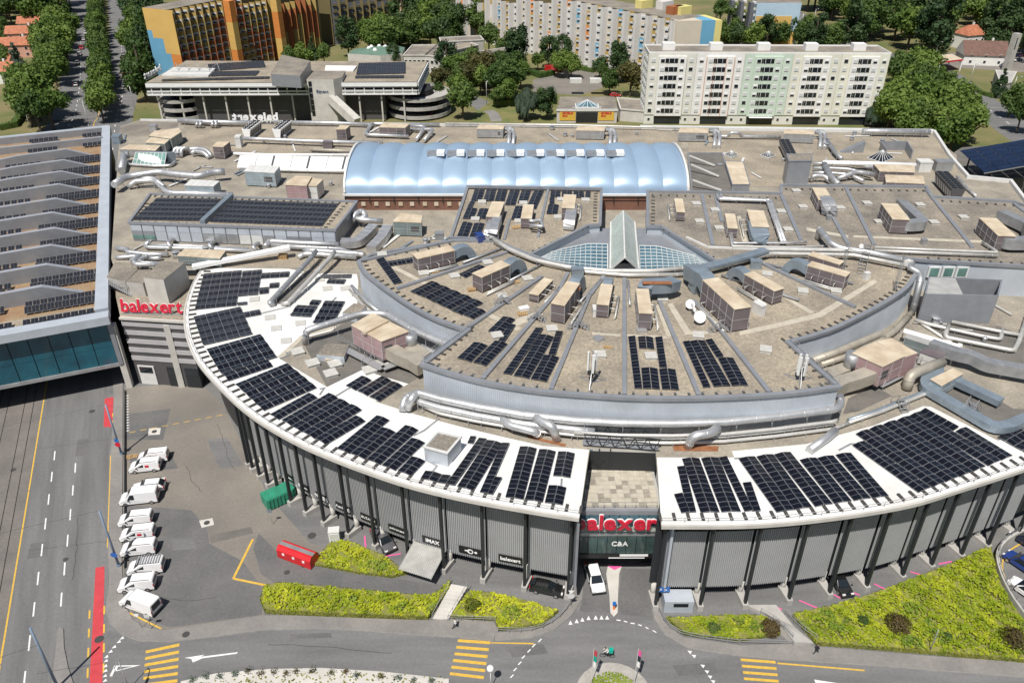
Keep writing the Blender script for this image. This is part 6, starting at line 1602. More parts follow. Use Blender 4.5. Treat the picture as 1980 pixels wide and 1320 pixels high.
MB().prism([(p.x,p.y) for p in (RD(43.5,3.6),RD(43.5,-62),RD(42.9,-62),RD(42.9,3.6))],zb_ - .5,zb_ + .1).build('sill_beam',M['galv_dull'],br_)
tips = [(198,257),(200,275),(182,302),(180,323),(177.5,345),(175,370),(172,398),(168,425),(175,455),(172,488),(167,525),(162,567)]
for i,(u,v) in enumerate(tips):
 s,t = ST(u,v,zt_ + .4)
 prof = [(0,.5),(-6,2.9),(-17,2.6),(-25,1.7),(-46,1.5)] if i > 1 else [(0,1.8),(-30,1.8),(-60,1.8)]
 mb = MB(); P_ = [RD(s,t + dt) for dt,h in prof]; Q_ = [RD(s + 1.0,t + dt) for dt,h in prof]
 hs = [zt_ + h for dt,h in prof]
 for k in range(len(prof) - 1):
  a,b,c,d = P_[k],P_[k + 1],Q_[k + 1],Q_[k]
  mb.face([(a.x,a.y,zt_),(a.x,a.y,hs[k]),(b.x,b.y,hs[k + 1]),(b.x,b.y,zt_)],0)
  mb.face([(d.x,d.y,zt_),(c.x,c.y,zt_),(c.x,c.y,hs[k + 1]),(d.x,d.y,hs[k])],0)
  mb.face([(a.x,a.y,hs[k]),(d.x,d.y,hs[k]),(c.x,c.y,hs[k + 1]),(b.x,b.y,hs[k + 1])],1)
 a,d = P_[0],Q_[0]; mb.face([(a.x,a.y,zt_),(d.x,d.y,zt_),(d.x,d.y,hs[0]),(a.x,a.y,hs[0])],0)
 mb.build('saw_ridge',[M['parapet'],M['ridge_cap']],br_)
 rows = [(-1.6,-9,2.6,24),(-3.6,-9,2.6,24),(-1.8,-20,-12,20)] if i > 1 else [(-1.8,-5,1,20),(-1.8,-18,-11,20),(-1.8,-32,-26,20)]
 if i >= 10: rows.append((-1.8,-31,-24,20))
 T = thing('solar_array','tilted solar rows at sawtooth ridge %s from the back of the bridge building' % ['one','two','three','four','five','six','seven','eight','nine','ten','eleven','twelve'][i],'solar array',tuple(RD(s - 2,t - 8,zt_)),'tilted solar rows on the bridge building')
 rz = math.atan2(DN.y,DN.x)
 for ds,ta,tb,tl in rows:
  n = max(1,int((tb - ta) / 1.15))
  for k in range(n):
   p = RD(s + ds,t + ta + (k + .5) * (tb - ta) / n,zt_ + .75)
   put(PAN2,'solar_panel',T,p,(R(tl),0,rz),(.63,1.45,1))
T = thing('solar_array','single tilted solar row along the front edge of the bridge building','solar array',tuple(RD(45.5,-8,zt_)),'tilted solar rows on the bridge building')
for k in range(24): put(PAN2,'solar_panel',T,RD(46.2,1.0 - k * 1.2 - (1.5 if k > 8 else 0),zt_ + .5),(R(16),0,math.atan2(DN.y,DN.x)),(.64,1.5,1))
# == concrete annex with the red sign
an = thing('concrete_annex','concrete annex with grey striped wall between the bridge and the curved front','building',(-62,122,0))
AP = [W(233,614,13.4),W(360,622,13.4),W(385,560,13.4),W(378,515,13.4),W(212,520,13.4)]
MB().prism([(p.x,p.y) for p in AP],0,13.4,1,0).build('block',[M['gravel'],M['louvre']],an)
a,b = AP[0],AP[1]; d = (b - a).normalized(); nn = Vector((d.y,-d.x,0))
for i in range(5):
 z0 = 5.0 + i * 1.72
 MB().bar(a + nn * .08 + Vector((0,0,z0 + .45 - 13.4)),b + nn * .08 + Vector((0,0,z0 + .45 - 13.4)),.14,.85).build('light_band',M['stripe_light'],an)
MB().bar(a + nn * .2 + Vector((0,0,.05)),b + nn * .2 + Vector((0,0,.05)),.5,.4).build('roof_edge',M['concrete_light'],an)
for f,m_ in ((.18,'unit_white'),(.62,'black_steel'),(.9,'black_steel')):
 c = a.lerp(b,f) + nn * .1; MB().box((c.x,c.y,.05),(3.0 if f < .5 else 2.6,.15,3.9),math.atan2(d.y,d.x)).build('gate',M[m_],an)
 MB().box((c.x + nn.x * .08,c.y + nn.y * .08,2.5),(2.4,.1,1.2),math.atan2(d.y,d.x)).build('gate_window',M['glass_dark'],an)
for u0,v0 in ((258,738),(358,737)):
 p = W(u0,v0); MB().box((p.x,p.y - 1.3,0),(1.0,1.3,12.6),.2).build('pylon',M['concrete_light'],an)
for px,zt2,m_ in (([(277,537),(310,505),(358,507),(316,541)],4.8,'concrete_light'),([(243,545),(272,517),(304,519),(276,548)],2.6,'concrete'),([(206,536),(222,507),(256,508),(270,517),(242,545)],2.3,'concrete')):
 q = WL(px,13.4 + zt2); MB().prism([(p.x,p.y) for p in q],13.4,13.4 + zt2,0,1).build('roof_box',[M[m_],M['gravel_dark']],an)
c = W(262,560,13.4); MB().box((c.x + 1.2,c.y,13.4),(3.4,.3,2.2),-.2).build('opening',M['void_shade'],an)
mb = MB(); A_,B_ = W(212,548,15),W(252,570,13.5)
for i in range(12): q = A_.lerp(B_,i / 11); mb.box((q.x,q.y,q.z),(.3,1.4,.06),.5)
rail(mb,[A_,B_],14.2,1.0,1.5); mb.build('stair',M['galv_dull'],an)
rs2 = thing('letter_sign','big red lettering with pale rims on the annex roof','sign',tuple(W(292,604,13.4)))
letters('balexert',rs2,W(295,594,14.6) + Vector((0,0,.3)),(1,-.05,0),(0,.25,1),10.6,2.3,M['sign_red'],M['sign_white'],.018,.25,.06)
MB().bar(W(236,606,13.5),W(356,608,13.5),.3,.15).build('support_rail',M['steel_rail'],rs2)
wb = thing('white_beam','long white roof beam angling from the ring roof to the solar block','beam',tuple(W(480,500,ZR)))
MB().bar(W(372,516,ZR + .8),W(560,478,ZR + 2.2),1.4,.6).build('beam',M['white'],wb)
# == CAR DECK BEHIND
dk = thing('car_deck_building','concrete car deck with white office storey and louvred dark walls','building',(-80,295,0))
DK = WL([(281,160),(806,158),(826,119),(360,117)],14)
MB().prism([(p.x,p.y) for p in DK],10.0,13.9,1,0).build('office_storey',[M['gravel'],M['glass_dark']],dk)
a,b,c2,d2 = DK
for q0,q1 in ((a,b),(b,c2)):
 dd = (q1 - q0).normalized(); no = Vector((dd.y,-dd.x,0))
 for z0,hh,m_,o_ in ((13.2,1.1,'white',.35),(12.45,.3,'galv',.5),(11.0,.55,'unit_white',.3),(10.0,.6,'white',.45)):
  MB().bar(q0 + no * o_ + Vector((0,0,z0 - 14)),q1 + no * o_ + Vector((0,0,z0 - 14)),.3,hh).build('facade_band',M[m_],dk)
 L = (q1 - q0).length; n = int(L / 3.2)
 for i in range(n):
  p = q0.lerp(q1,(i + .5) / n) + no * .2
  MB().box((p.x,p.y,10.3),(.35,.3,2.2),math.atan2(dd.y,dd.x)).build('facade_mullion',M['unit_white'],dk)
lo = [Vector((a.x + 14,a.y + 3.5,0)),Vector((b.x - 12,b.y + 3.5,0)),Vector((c2.x - 12,c2.y,0)),Vector((d2.x + 5,d2.y,0))]
MB().prism([(p.x,p.y) for p in lo],0,10).build('parking_storey',M['louvre'],dk)
for i in range(12):
 p = a.lerp(b,(i + .35) / 12); MB().box((p.x,p.y + 1.2,0),(.5,.8,9.95)).build('column',M['concrete_light'],dk)
for cx,cy,r in ((a.x + 8,a.y + 9,8.5),(b.x - 1,b.y + 12,11.5)):
 for k in range(3):
  mb = MB(); n = 28
  for rr0,rr1,z0,z1 in ((r,r - .25,.6 + k * 3.0,1.8 + k * 3.0),):
   for i in range(n):
    a0,a1 = i * 6.283 / n,(i + 1) * 6.283 / n
    A4 = [(cx + rr * math.cos(t_),cy + rr * math.sin(t_)) for rr,t_ in ((rr0,a0),(rr0,a1),(rr1,a1),(rr1,a0))]
    mb.prism(A4,z0,z1)
   mb.prism([(cx + (r - .2) * math.cos(i * 6.283 / n),cy + (r - .2) * math.sin(i * 6.283 / n)) for i in range(n)],z0 + .05,z0 + .35)
  mb.build('spiral_ramp',M['concrete'],dk)
 MB().cyl((cx,cy,0),r * .45,9,20).build('ramp_core',M['void_shade'],dk)
TW = WL([(600,152),(664,142),(640,132),(598,135)],16.2)
MB().prism([(p.x,p.y) for p in (a.lerp(b,.602) + Vector((0,-3,0)),a.lerp(b,.70) + Vector((0,-3.5,0)),a.lerp(b,.725) + Vector((0,0,0)),a.lerp(b,.72) + Vector((0,9,0)),a.lerp(b,.60) + Vector((0,9,0)))],0,15.6,0,1).build('stair_tower',[M['concrete_light'],M['gravel_dark']],dk)
for k in range(6):
 p = a.lerp(b,.613) + Vector((0,-3.05,0)); MB().box((p.x,p.y,3.2 + k * 2.0),(1.1,.2,1.7)).build('tower_window',M['glass_dark'],dk)
p = a.lerp(b,.655) + Vector((0,-3.35,11.6 - 14)); place_text(text_mesh('fitness',1,.05,.01),'lettering',M['cloth_blue'],dk,p,(1,0,0),(0,0,1),0.02,4.2)
p0_ = a.lerp(b,.70) + Vector((-1.5,-3,-5)); p1_ = W(690,236,3.2)
MB().duct([Vector((p0_.x,p0_.y,9.2)),p1_],2.8,2.8).build('covered_stair',M['concrete_light'],dk)
MB().prism([(p.x,p.y) for p in WL([(523,143),(580,147),(600,118),(545,106)],18)],14,18,0,1).build('roof_plant',[M['parapet'],M['gravel_dark']],dk)
MB().prism([(p.x,p.y) for p in WL([(312,143),(402,144),(416,130),(335,128)],15)],14,14.6,0,0).build('roof_plant',[M['unit_white'],M['gravel_dark']],dk)
mb = MB()
for i in range(5):
 q = W(325 + i * 20,136,14.6); mb.bar(q,q + Vector((2.5,2,2.0)),.15,.15); mb.bar(q + Vector((2.5,2,2.0)),q + Vector((4,-1,0)),.15,.15)
mb.bar(W(330,138,16),W(415,138,16),.15,.15); mb.build('roof_truss',M['steel_rail'],dk)
MB().prism([(p.x,p.y) for p in WL([(628,136),(683,137),(690,128),(630,127)],14.4)],14,14.5).build('white_rooflight',M['white'],dk)
ws_ = thing('letter_sign','white lettering along the left roof edge of the car deck','sign',tuple(W(300,148,14)))
e0,e1 = W(283,155,14.2),W(315,137,14.2); dd = (e0 - e1).normalized()
letters('balexert',ws_,(e0 + e1) / 2 + Vector((-.3,0,1.3)),dd,(0,0,1),14,2.2,M['sign_white'],None,.03,.2)
MB().bar(e0,e1,.15,.15).build('support_rail',M['steel_rail'],ws_)
z = 14
solar('dark solar field on the left roof of the car deck',z,[((378,123),(516,122),(505,133),(430,134)),((418,139),(500,138),(497,147),(404,148)),((318,152),(520,151),(520,155),(314,156))],PAN2,6)
solar('dark solar field on the right roof of the car deck',z,[((696,126),(790,118),(778,144),(686,144)),((688,147),(782,147),(780,152),(686,152))],PAN2,6)
# == WHITE APARTMENT SLAB
ap = thing('apartment_block','long pastel apartment slab with five bays and loggia windows','building',(86,282,0))
A,B = Vector((46,278.4,0)),Vector((126.5,277.0,0)); d = (B - A).normalized(); L = (B - A).length; nn = Vector((d.y,-d.x,0)); zt = 23.8; dep = 12.5
for nm,col in (('ap_cream',(.66,.65,.59)),('ap_white',(.74,.73,.71)),('ap_green',(.53,.62,.53)),('ap_ivory',(.68,.67,.58)),('ap_yellow',(.70,.69,.59)),('ap_pink',(.62,.40,.31)),('shutter',(.55,.56,.56)),('ap_grey',(.3,.3,.3))): mat(nm,col,.8,var=.04,scale=.3)
sec = ['ap_cream','ap_white','ap_green','ap_ivory','ap_yellow']
bk = -nn * dep
MB().prism([(p.x,p.y) for p in (A,B,B + bk,A + bk)],0,zt,1,0).build('body',[M['gravel_dark'],M['ap_cream']],ap)
MB().sweep([(p.x,p.y,zt + .2) for p in (A,A + bk,B + bk,B)],[(-.12,-.25),(.12,-.25),(.12,.25),(-.12,.25)],closed=True).build('parapet',M['ap_white'],ap)
wm = MB().box((0,0,0),(1.5,.12,1.35),0,0).box((0,-.10,.18),(1.24,.08,1.05),0,1)
def mk(mb,mats):
 o = mb.build('m',mats); me = o.data; bpy.data.objects.remove(o); return me
WSH,WGL = mk(wm,[M['mullion'],M['shutter']]),mk(wm,[M['mullion'],M['glass_dark']])
half = MB().box((0,0,0),(1.5,.12,1.35),0,0).box((0,-.10,.18),(1.24,.08,.55),0,1).box((0,-.10,.74),(1.24,.08,.5),0,2)
WHF = mk(half,[M['mullion'],M['glass_dark'],M['white']])
LOG = mk(MB().box((0,0,0),(4.4,.14,1.5),0,0).box((-1.55,-.1,.06),(1.2,.08,1.36),0,0).box((-.95,-.12,0),(.14,.1,1.5),0,1).box((.8,-.12,0),(.1,.1,1.5),0,1),[M['glass_dark'],M['mullion']])
rz = math.atan2(d.y,d.x)
sw = L / 5
for k in range(5):
 s0 = k * sw
 a0,a1 = A + d * (s0 + .05),A + d * (s0 + sw - .05)
 MB().prism([(p.x,p.y) for p in (a0 + nn * .02,a1 + nn * .02,a1 + nn * .25,a0 + nn * .25)],3.3,zt - .1).build('facade_skin',M[sec[k]],ap)
 b0,b1 = A + d * (s0 + 3.4),A + d * (s0 + sw - 3.4)
 trim = 'ap_pink' if k == 1 else sec[k]
 MB().prism([(p.x,p.y) for p in (b0 + nn * .26,b1 + nn * .26,b1 + nn * .75,b0 + nn * .75)],3.0,zt - .9).build('bay_front',M['ap_green' if k == 2 else 'ap_white'],ap)
 for s_ in (3.3,6.1,9.9,sw - 3.5):
  p = A + d * (s0 + s_) + nn * .8; MB().box((p.x,p.y,3.0),(.22,.2,zt - 4.0),rz).build('bay_pilaster',M[trim],ap)
 for f in range(7):
  z_ = 4.1 + f * 2.78
  for s_,o3 in ((1.7,.28),(4.7,.78),(sw - 4.9,.78),(sw - 1.7,.28)):
   p = A + d * (s0 + s_) + nn * o3; r_ = random.random()
   put(WSH if r_ < .6 else (WGL if r_ < .72 else WHF),'window',ap,(p.x,p.y,z_),(0,0,rz))
  p = A + d * (s0 + 7.8) + nn * .76; put(LOG,'loggia_window',ap,(p.x,p.y,z_ - .05),(0,0,rz))
 for s_ in (1.7,sw - 1.7): put(WGL,'window',ap,(A + d * (s0 + s_) + nn * .1).to_tuple()[:2] + (1.4,),(0,0,rz),(.6,1,.6))
 p = A + d * (s0 + sw / 2) + nn * .05; MB().box((p.x,p.y,.1),(9,.2,2.7),rz).build('shop_front',M['glass_dark'],ap)
 p = A + d * (s0 + sw * .45) + bk * .5; MB().box((p.x,p.y,zt),(4.2,3.2,2.2),rz).build('roof_cabin',M['ap_white'],ap)
p = A + d * (2.5 * sw) + nn * 1.0; MB().box((p.x,p.y,2.7),(8,1.8,.12),rz).build('shop_awning',M['white'],ap)
for f in range(7):
 for s_ in (2.5,6,9.5): p = A + bk * (s_ / dep) - d * .06; put(WSH,'window',ap,(p.x,p.y,4.1 + f * 2.78),(0,0,rz - math.pi / 2))
# == FAR COLOURED SLABS
for nm,col in (('c_yellow',(.62,.40,.12)),('c_olive_shaded',(.15,.12,.05)),('c_rust',(.34,.115,.04)),('c_rust_shaded',(.11,.035,.025)),('c_orange',(.60,.22,.05)),('c_blue',(.13,.34,.50)),('c_sky',(.42,.55,.66)),('c_pale',(.62,.60,.57)),('c_sand',(.56,.50,.40)),('c_gold',(.40,.28,.09)),('c_slate_shade',(.13,.135,.15)),('c_lemon',(.66,.58,.22))): mat(nm,col,.8,var=.05,scale=.2)  # olive, maroon and slate also carry facade shade in their colour
FM = ['c_yellow','c_olive_shaded','c_rust','c_rust_shaded','c_orange','c_blue','c_sky','c_pale','c_sand','c_gold','c_slate_shade','c_lemon']
WFAR = mk(MB().box((0,0,0),(1.7,.15,1.3),0,0).box((0,-.1,.12),(1.45,.1,.5),0,1),[M['shutter'],M['glass_dark']])
BALC = mk(MB().box((0,0,0),(2.2,1.0,.14),0,0).box((0,-.45,.1),(2.2,.08,.8),0,0).box((0.2,-.3,1.2),(1.2,.5,.1),0,1),[M['c_pale'],M['white']])
BALC2 = mk(MB().box((0,0,0),(2.2,1.0,.14),0,0).box((0,-.45,.1),(2.2,.08,.8),0,0).box((0.2,-.3,1.2),(1.2,.5,.1),0,1),[M['c_olive_shaded'],M['galv_dull']])  # balconies coloured dark to stand in for shade
def in_view(p):
 c,s = math.cos(TH),math.sin(TH); dd = p[1] * c - (p[2] - H) * s; up = p[1] * s + (p[2] - H) * c
 u,v = 990 + F * p[0] / dd,660 - F * up / dd
 return -5 < u < 1985 and -6 < v < 1320
def far_slab(label,A,B,zt,plan,col,depth=13,name='apartment_block',win=lambda i: True,loc=None,dark=False):
 """plan: list of (along, out, window?, balcony?) steps for one bay; col(i, k, floor) gives a palette index"""
 A,B = Vector((*A,0)),Vector((*B,0)); d = (B - A).normalized(); nn = Vector((d.y,-d.x,0))
 if nn.dot(-A) < 0: nn = -nn
 L = (B - A).length; bay = sum(p[0] for p in plan); nb = int(L / bay); nf = int(zt / 2.75); T = thing(name,label,'building',tuple((A + B) / 2))
 MB().prism([(p.x,p.y) for p in (A - nn * .5,B - nn * .5,B - nn * depth,A - nn * depth)],0,zt,1,0).build('core',[M['gravel_dark'],M['c_olive_shaded']],T)
 mb = MB(); s = 0; o0 = 0; count = 0; pts = []
 for i in range(nb):
  for k,(ds,out,wn,bl) in enumerate(plan):
   p0 = A + d * s + nn * o0; p1 = A + d * (s + ds) + nn * out
   s += ds; o0 = out
   fd = (p1 - p0);
   for f in range(nf):
    z0,z1 = f * zt / nf,(f + 1) * zt / nf
    m_ = Vector(((p0.x + p1.x) / 2,(p0.y + p1.y) / 2,z1))
    if not in_view(m_): continue
    mb.face([(p0.x,p0.y,z0),(p1.x,p1.y,z0),(p1.x,p1.y,z1),(p0.x,p0.y,z1)],col(i,k,f))
    fn = Vector((fd.y,-fd.x,0)).normalized()
    if fn.dot(nn) < 0 and fn.dot(-m_) < 0: fn = -fn
    if fn.dot(-Vector((m_.x,m_.y,0))) < 0: fn = -fn
    r3 = math.atan2(fn.y,fn.x) + math.pi / 2
    if wn and count < 290 and fd.length > 1.2:
     put(WFAR,'window',T,(m_.x + fn.x * .06,m_.y + fn.y * .06,z0 + .8),(0,0,r3),(min(1,(fd.length - .5) / 1.7),1,1)); count += 1
    if bl and count < 290 and f > 0:
     put(BALC2 if dark else BALC,'balcony',T,(m_.x + fn.x * .5,m_.y + fn.y * .5,z0),(0,0,r3)); count += 1
 mb.build('facade',[M[m] for m in FM],T)
 return T,A,d,nn
rnd = random.Random(5)
cmap = {}
def mosaic(pal,step=3):
 def c(i,k,f):
  g = (i // 2,(f + (i // 2) * 2) // step,k == 0)
  if g not in cmap: cmap[g] = rnd.choice(pal)
  return cmap[g]
 return c
def orange_col(i,k,f):  # faces turned from the sun get darker olive and maroon as painted shade
 h = (f * 1.0 + 2.2 * math.sin(i * .55) + 1.2 * math.sin(i * 1.7 + 1))
 if k == 2: return 4 if (f + i) % 9 > 3 else 0
 if h > 6.2: return 9 if k == 0 else 1
 if h > 2.6: return 2 if k == 0 else 3
 return (9 if k == 0 else 1) if i % 3 else (2 if k == 0 else 3)
T,A,d,nn = far_slab('tall slab with a zigzag facade in ochre and rust, shaded faces coloured olive and maroon',(-132,326),(-92,407.8),30,[(.7,2.4,True,False),(3.0,0,True,False)],orange_col,13)
ga,gb = A + nn * 2.6,A - nn * 13
mb = MB(); gd = (gb - ga)
for f in range(11):
 for q in range(6):
  z0,z1 = f * 30 / 11,(f + 1) * 30 / 11; p0,p1 = ga.lerp(gb,q / 6),ga.lerp(gb,(q + 1) / 6)
  m_ = 0
  if q >= 2 and f < 7 - (2 if q < 3 else 0) + (q > 4): m_ = 5
  elif q < 2 and f < 5: m_ = 4
  mb.face([(p0.x - d.x * .1,p0.y - d.y * .1,z0),(p1.x - d.x * .1,p1.y - d.y * .1,z0),(p1.x - d.x * .1,p1.y - d.y * .1,z1),(p0.x - d.x * .1,p0.y - d.y * .1,z1)],m_)
mb.build('gable_wall',[M[m] for m in FM],T)
for i,s_ in enumerate((27,55)):
 for f in range(11):
  p = A + d * s_ + nn * 2.4; MB().prism([(q.x,q.y) for q in (p,p + nn * 3.4,p + nn * 3.4 + d * 3,p + d * 3)],f * 30 / 11,(f + 1) * 30 / 11 - .04).build('stair_fin',M[['c_orange','c_yellow'][(f + i * 4) // 4 % 2]],T)
far_slab('slab with stacked balconies beyond the ochre one, shade put into its dark colour',(-88,416),(-66,461),30,[(2.6,1.8,False,True),(.4,3.2,False,False),(2.6,0,False,True),(.6,.5,True,False)],lambda i,k,f: [10,1,10,1][k],13,dark=True)  # slate and olive put the shade of this slab into its colour
far_slab('slab with ochre and blue zigzag facade above the trees',(-62,470),(-18,560),30,[(.7,2.2,True,False),(3.4,0,True,False)],lambda i,k,f: (5 if k else 6) if f > 6 + (i % 3) else ((2 if i % 5 == 3 else 9) if k == 0 else 1),13)  # olive on the faces turned from the sun is painted shade
far_slab('long slab with white fins, coloured infill and balconies',(63,322),(-36,455),27,[(.5,2.2,False,False),(1.3,2.2,False,False),(.3,-.6,False,False),(2.0,-.6,False,True),(2.4,0,True,False)],lambda i,k,f: 7 if k in (0,1) else (10 if k in (2,3) else ([5,9,4] if (i * 7 + f // 2 * 3) % 5 == 0 else [8,7,9])[(i + f // 4) % 3]),14)  # recessed slots take slate, their shade put into the colour
ye = thing('apartment_block','end of a slab with blue and yellow gable and grey balcony fins','building',tuple(Wd(1500,80,405)))
g0,g1 = Wd(1456,60,405),Wd(1541,60,405); zt = Wd(1500,6,405).z
MB().prism([(g0.x,405),(g1.x,405),(g1.x + 8,440),(g0.x + 8,440)],0,zt,1,0).build('body',[M['gravel_dark'],M['c_sky']],ye)
MB().box(((g0.x + g1.x) / 2 - 1.6,404.9,0),(g1.x - g0.x - 4,.2,zt * .72)).build('painted_field',M['c_yellow'],ye)
MB().box(((g0.x + g1.x) / 2 + 8,404.8,0),(3,.2,zt * .38)).build('painted_field',M['c_yellow'],ye)
for i in range(3):
 x = g0.x - 2.2 - i * 3.8; MB().box((x,407 + i * 3,0),(1.5,5,zt)).build('fin',M['c_slate_shade'],ye)
 for f in range(8): MB().box((x + 1.7,408 + i * 3,1 + f * 2.75),(1.6,2.5,1.0)).build('balcony',M['c_pale'],ye)
rb_ = thing('apartment_block','right end of the white finned slab with blue, sand and yellow gable','building',(70,330,0))
g0,g1 = Vector((62.6,320.5,0)),Vector((80,322,0))
for k,(f0,f1,z0,z1,m_) in enumerate(((0,.55,0,15,'c_blue'),(0,.55,15,27,'c_sand'),(.55,.85,0,27,'c_blue'),(.85,1,14,27,'c_lemon'),(.85,1,0,14,'c_blue'))):
 a,b = g0.lerp(g1,f0),g0.lerp(g1,f1); MB().prism([(a.x,a.y),(b.x,b.y),(b.x - 4,b.y + 12),(a.x - 4,a.y + 12)],z0,z1 - .02).build('gable_panel',M[m_],rb_)
for i,(u,v,m_) in enumerate(((1245,10,'c_lemon'),(1285,12,'c_pale'),(1320,22,'c_lemon'),(1305,22,'c_rust'))):
 p = W(u,v,28); MB().box((p.x,p.y,26.8),(6,4,3.2),.6).build('roof_cabin',M[m_],rb_)
# == LOW BUILDINGS AND HOUSES
def house(label,u,v,wd,dp,h,rh,rz,wall,roof,name='house',hip=False,wins=3):
 p = W(u,v); T = thing(name,label,'house' if name == 'house' else 'building',tuple(p)); ca,sa = math.cos(rz),math.sin(rz)
 X = lambda x,y,z: (p.x + x * ca - y * sa,p.y + x * sa + y * ca,z)
 MB().box((p.x,p.y,0),(wd,dp,h),rz).build('wall',M[wall],T)
 o = .5; e = wd * .28 if hip else 0; mb = MB(); a = [X(-wd / 2 - o,-dp / 2 - o,h),X(wd / 2 + o,-dp / 2 - o,h),X(wd / 2 + o,dp / 2 + o,h),X(-wd / 2 - o,dp / 2 + o,h)]; r0,r1 = X(-wd / 2 - o + e,0,h + rh),X(wd / 2 + o - e,0,h + rh)
 mb.face([a[0],a[1],r1,r0]).face([a[2],a[3],r0,r1]).face([a[1],a[2],r1],0 if hip else 1).face([a[3],a[0],r0],0 if hip else 1); R0 = mb.build('roof',[M[roof],M[wall]],T)
 c = X(wd * .2,dp * .15,h + rh * .4); MB().box(c,(.8,.8,rh * .6 + .8),rz).build('chimney',M['render_white'],R0)
 for i in range(wins):
  for zz in ([1.0] if h < 4.2 else [1.0,3.6]):
   q = X(-wd / 2 + wd * (i + .5) / wins,-dp / 2 - .06,zz); put(WGL,'window',T,q,(0,0,rz),(.8,1,.9))
for a in [('white house with hipped tile roof among trees at the right',1868,92,11,9,6.5,4,.35,'render_white','roof_tile','house',True),('red roofed house at the far upper right',1918,52,13,9,5,4.5,.5,'render_white','roof_tile'),('big brown roofed inn by the car park',1893,122,18,11,4.2,5.5,-.15,'render_white','roof_brown'),('tile roofed house half hidden by trees at upper right',1758,45,14,10,5,4,-.5,'render_white','roof_tile'),('tile roofed house at the upper edge on the right',1770,14,16,10,5,4,.2,'render_white','roof_tile'),('uppermost pair house with orange tiles on the left',66,64,11,9,5.5,3,.2,'render_white','roof_tile'),('small tiled house behind the uppermost pair house',72,46,10,8,5,3,.2,'render_white','roof_tile'),('second tiled house down the left row',52,84,14,10,5.5,3,.2,'render_pink','roof_tile'),('pink house with green parasol terrace on the left',42,108,13,9,5.5,3,.2,'render_pink','roof_tile'),('dark tiled house at the left edge, upper',2,138,13,9,5,3,.1,'render_white','roof_tile'),('dark tiled house at the left edge, lower',4,158,13,9,5,3,.1,'render_white','roof_tile')]: house(*a)
pr = thing('parasol','flat turquoise parasol beside the pink house','parasol',tuple(W(70,105)))
p = W(70,105); MB().cyl((p.x,p.y,2.6),3.6,.5,10,0,.1).build('canopy',M['box_green'],pr); MB().cyl((p.x,p.y,0),.06,2.8,6).build('pole',M['white'],pr)
def flat_b(label,px,zt,wall,roof,wins=0,name='school_building'):
 o,pts = block(name,label,px,zt,0,wall,roof,.4,.5,parm='concrete_light')
 a,b = min(((pts[i],pts[(i + 1) % len(pts)]) for i in range(len(pts))),key=lambda e: (e[0].y + e[1].y))
 if a.x > b.x: a,b = b,a
 d = (b - a).normalized(); nn = Vector((d.y,-d.x,0))
 for i in range(wins):
  for z in range(int(zt / 3)):
   p = a.lerp(b,(i + .5) / wins) + nn * .1; put(WGL,'window',o,(p.x,p.y,1 + z * 3),(0,0,math.atan2(d.y,d.x)),(max(.6,(b - a).length / wins / 2.2),1,1))
 return o
flat_b('grey flat roofed school wing, left',[(780,108),(822,108),(845,88),(798,88)],7,'concrete_light','gravel_dark',5)
flat_b('grey flat roofed school wing, middle',[(822,108),(858,112),(880,92),(848,85)],7,'concrete_light','gravel_dark',4)
flat_b('grey flat roofed school wing, back',[(852,82),(935,78),(928,70),(850,74)],9,'concrete','gravel_dark',0)
flat_b('grey flat roofed school wing with window band, right',[(918,116),(980,103),(978,93),(905,104)],8,'concrete','gravel_dark',7)
flat_b('concrete school hall in the middle of the wings',[(870,100),(925,88),(905,82),(862,90)],8,'concrete','gravel',0)
gr_ = thing('green_hall','low hall with green faceted roof and dome lights','building',tuple(W(735,112)))
q = [W(672,104,5),W(735,108,5),W(778,103,5),W(783,92,5),W(765,88,5),W(685,95,5)]
MB().prism([(p.x,p.y) for p in q],0,5).build('wall',M['concrete_light'],gr_)
c = sum(q,Vector()) / 6; top = c + Vector((0,0,2)); mb = MB()
for i in range(6): mb.face([q[i],q[(i + 1) % 6],top])
mb.build('roof',M['green_roof'],gr_)
for u,v in ((713,92),(725,95),(718,89),(733,88),(742,91),(745,89)): p = W(u,v,6.5); MB().cyl((p.x,p.y,6.0),1.1,.9,10,0,.5).build('dome_light',M['white'],gr_)
sp = thing('shop_pavilion','flat roofed shop pavilion with yellow posters and pyramid rooflight','building',tuple(W(1135,238)))
a,b = W(1076,238),W(1192,238)
MB().prism([(p.x,p.y) for p in (a,b,b + Vector((1,17,0)),a + Vector((2,17,0)))],0,4.8,1,0).build('block',[M['gravel_dark'],M['concrete_light']],sp)
for f in (.18,.82):
 p = a.lerp(b,f); MB().box((p.x,p.y - .1,.9),(5.6,.1,3.4)).build('poster',M['c_lemon'] if False else M['paint_yellow'],sp)
 for r_,t_ in enumerate(('MOBILE','PRO')): place_text(text_mesh(t_,1,.03,.04),'lettering',M['sign_red'],sp,(p.x - .9 * r_,p.y - .2,3.5 - r_ * 1.0),(1,0,0),(0,0,1),0,3.6 if r_ == 0 else 1.8)
p = a.lerp(b,.5); MB().box((p.x,p.y - .08,.1),(7.6,.1,3.6)).build('shop_window',M['glass_dark'],sp)
MB().box((p.x,p.y - .15,4.2),(21.5,.3,.7)).build('roof_edge',M['unit_white'],sp)
place_text(text_mesh('MAX PIZZA FRUIT',1,.05,.01),'lettering',M['sign_white'],sp,(p.x,p.y - .3,5.3),(1,0,0),(0,0,1),0,10)
pc = W(1135,205,5); mb = MB(); q = [Vector((pc.x + x,pc.y + y,5.0)) for x,y in ((-4,-2.5),(4,-2.5),(4,2.5),(-4,2.5))]; top = Vector((pc.x,pc.y,7.2))
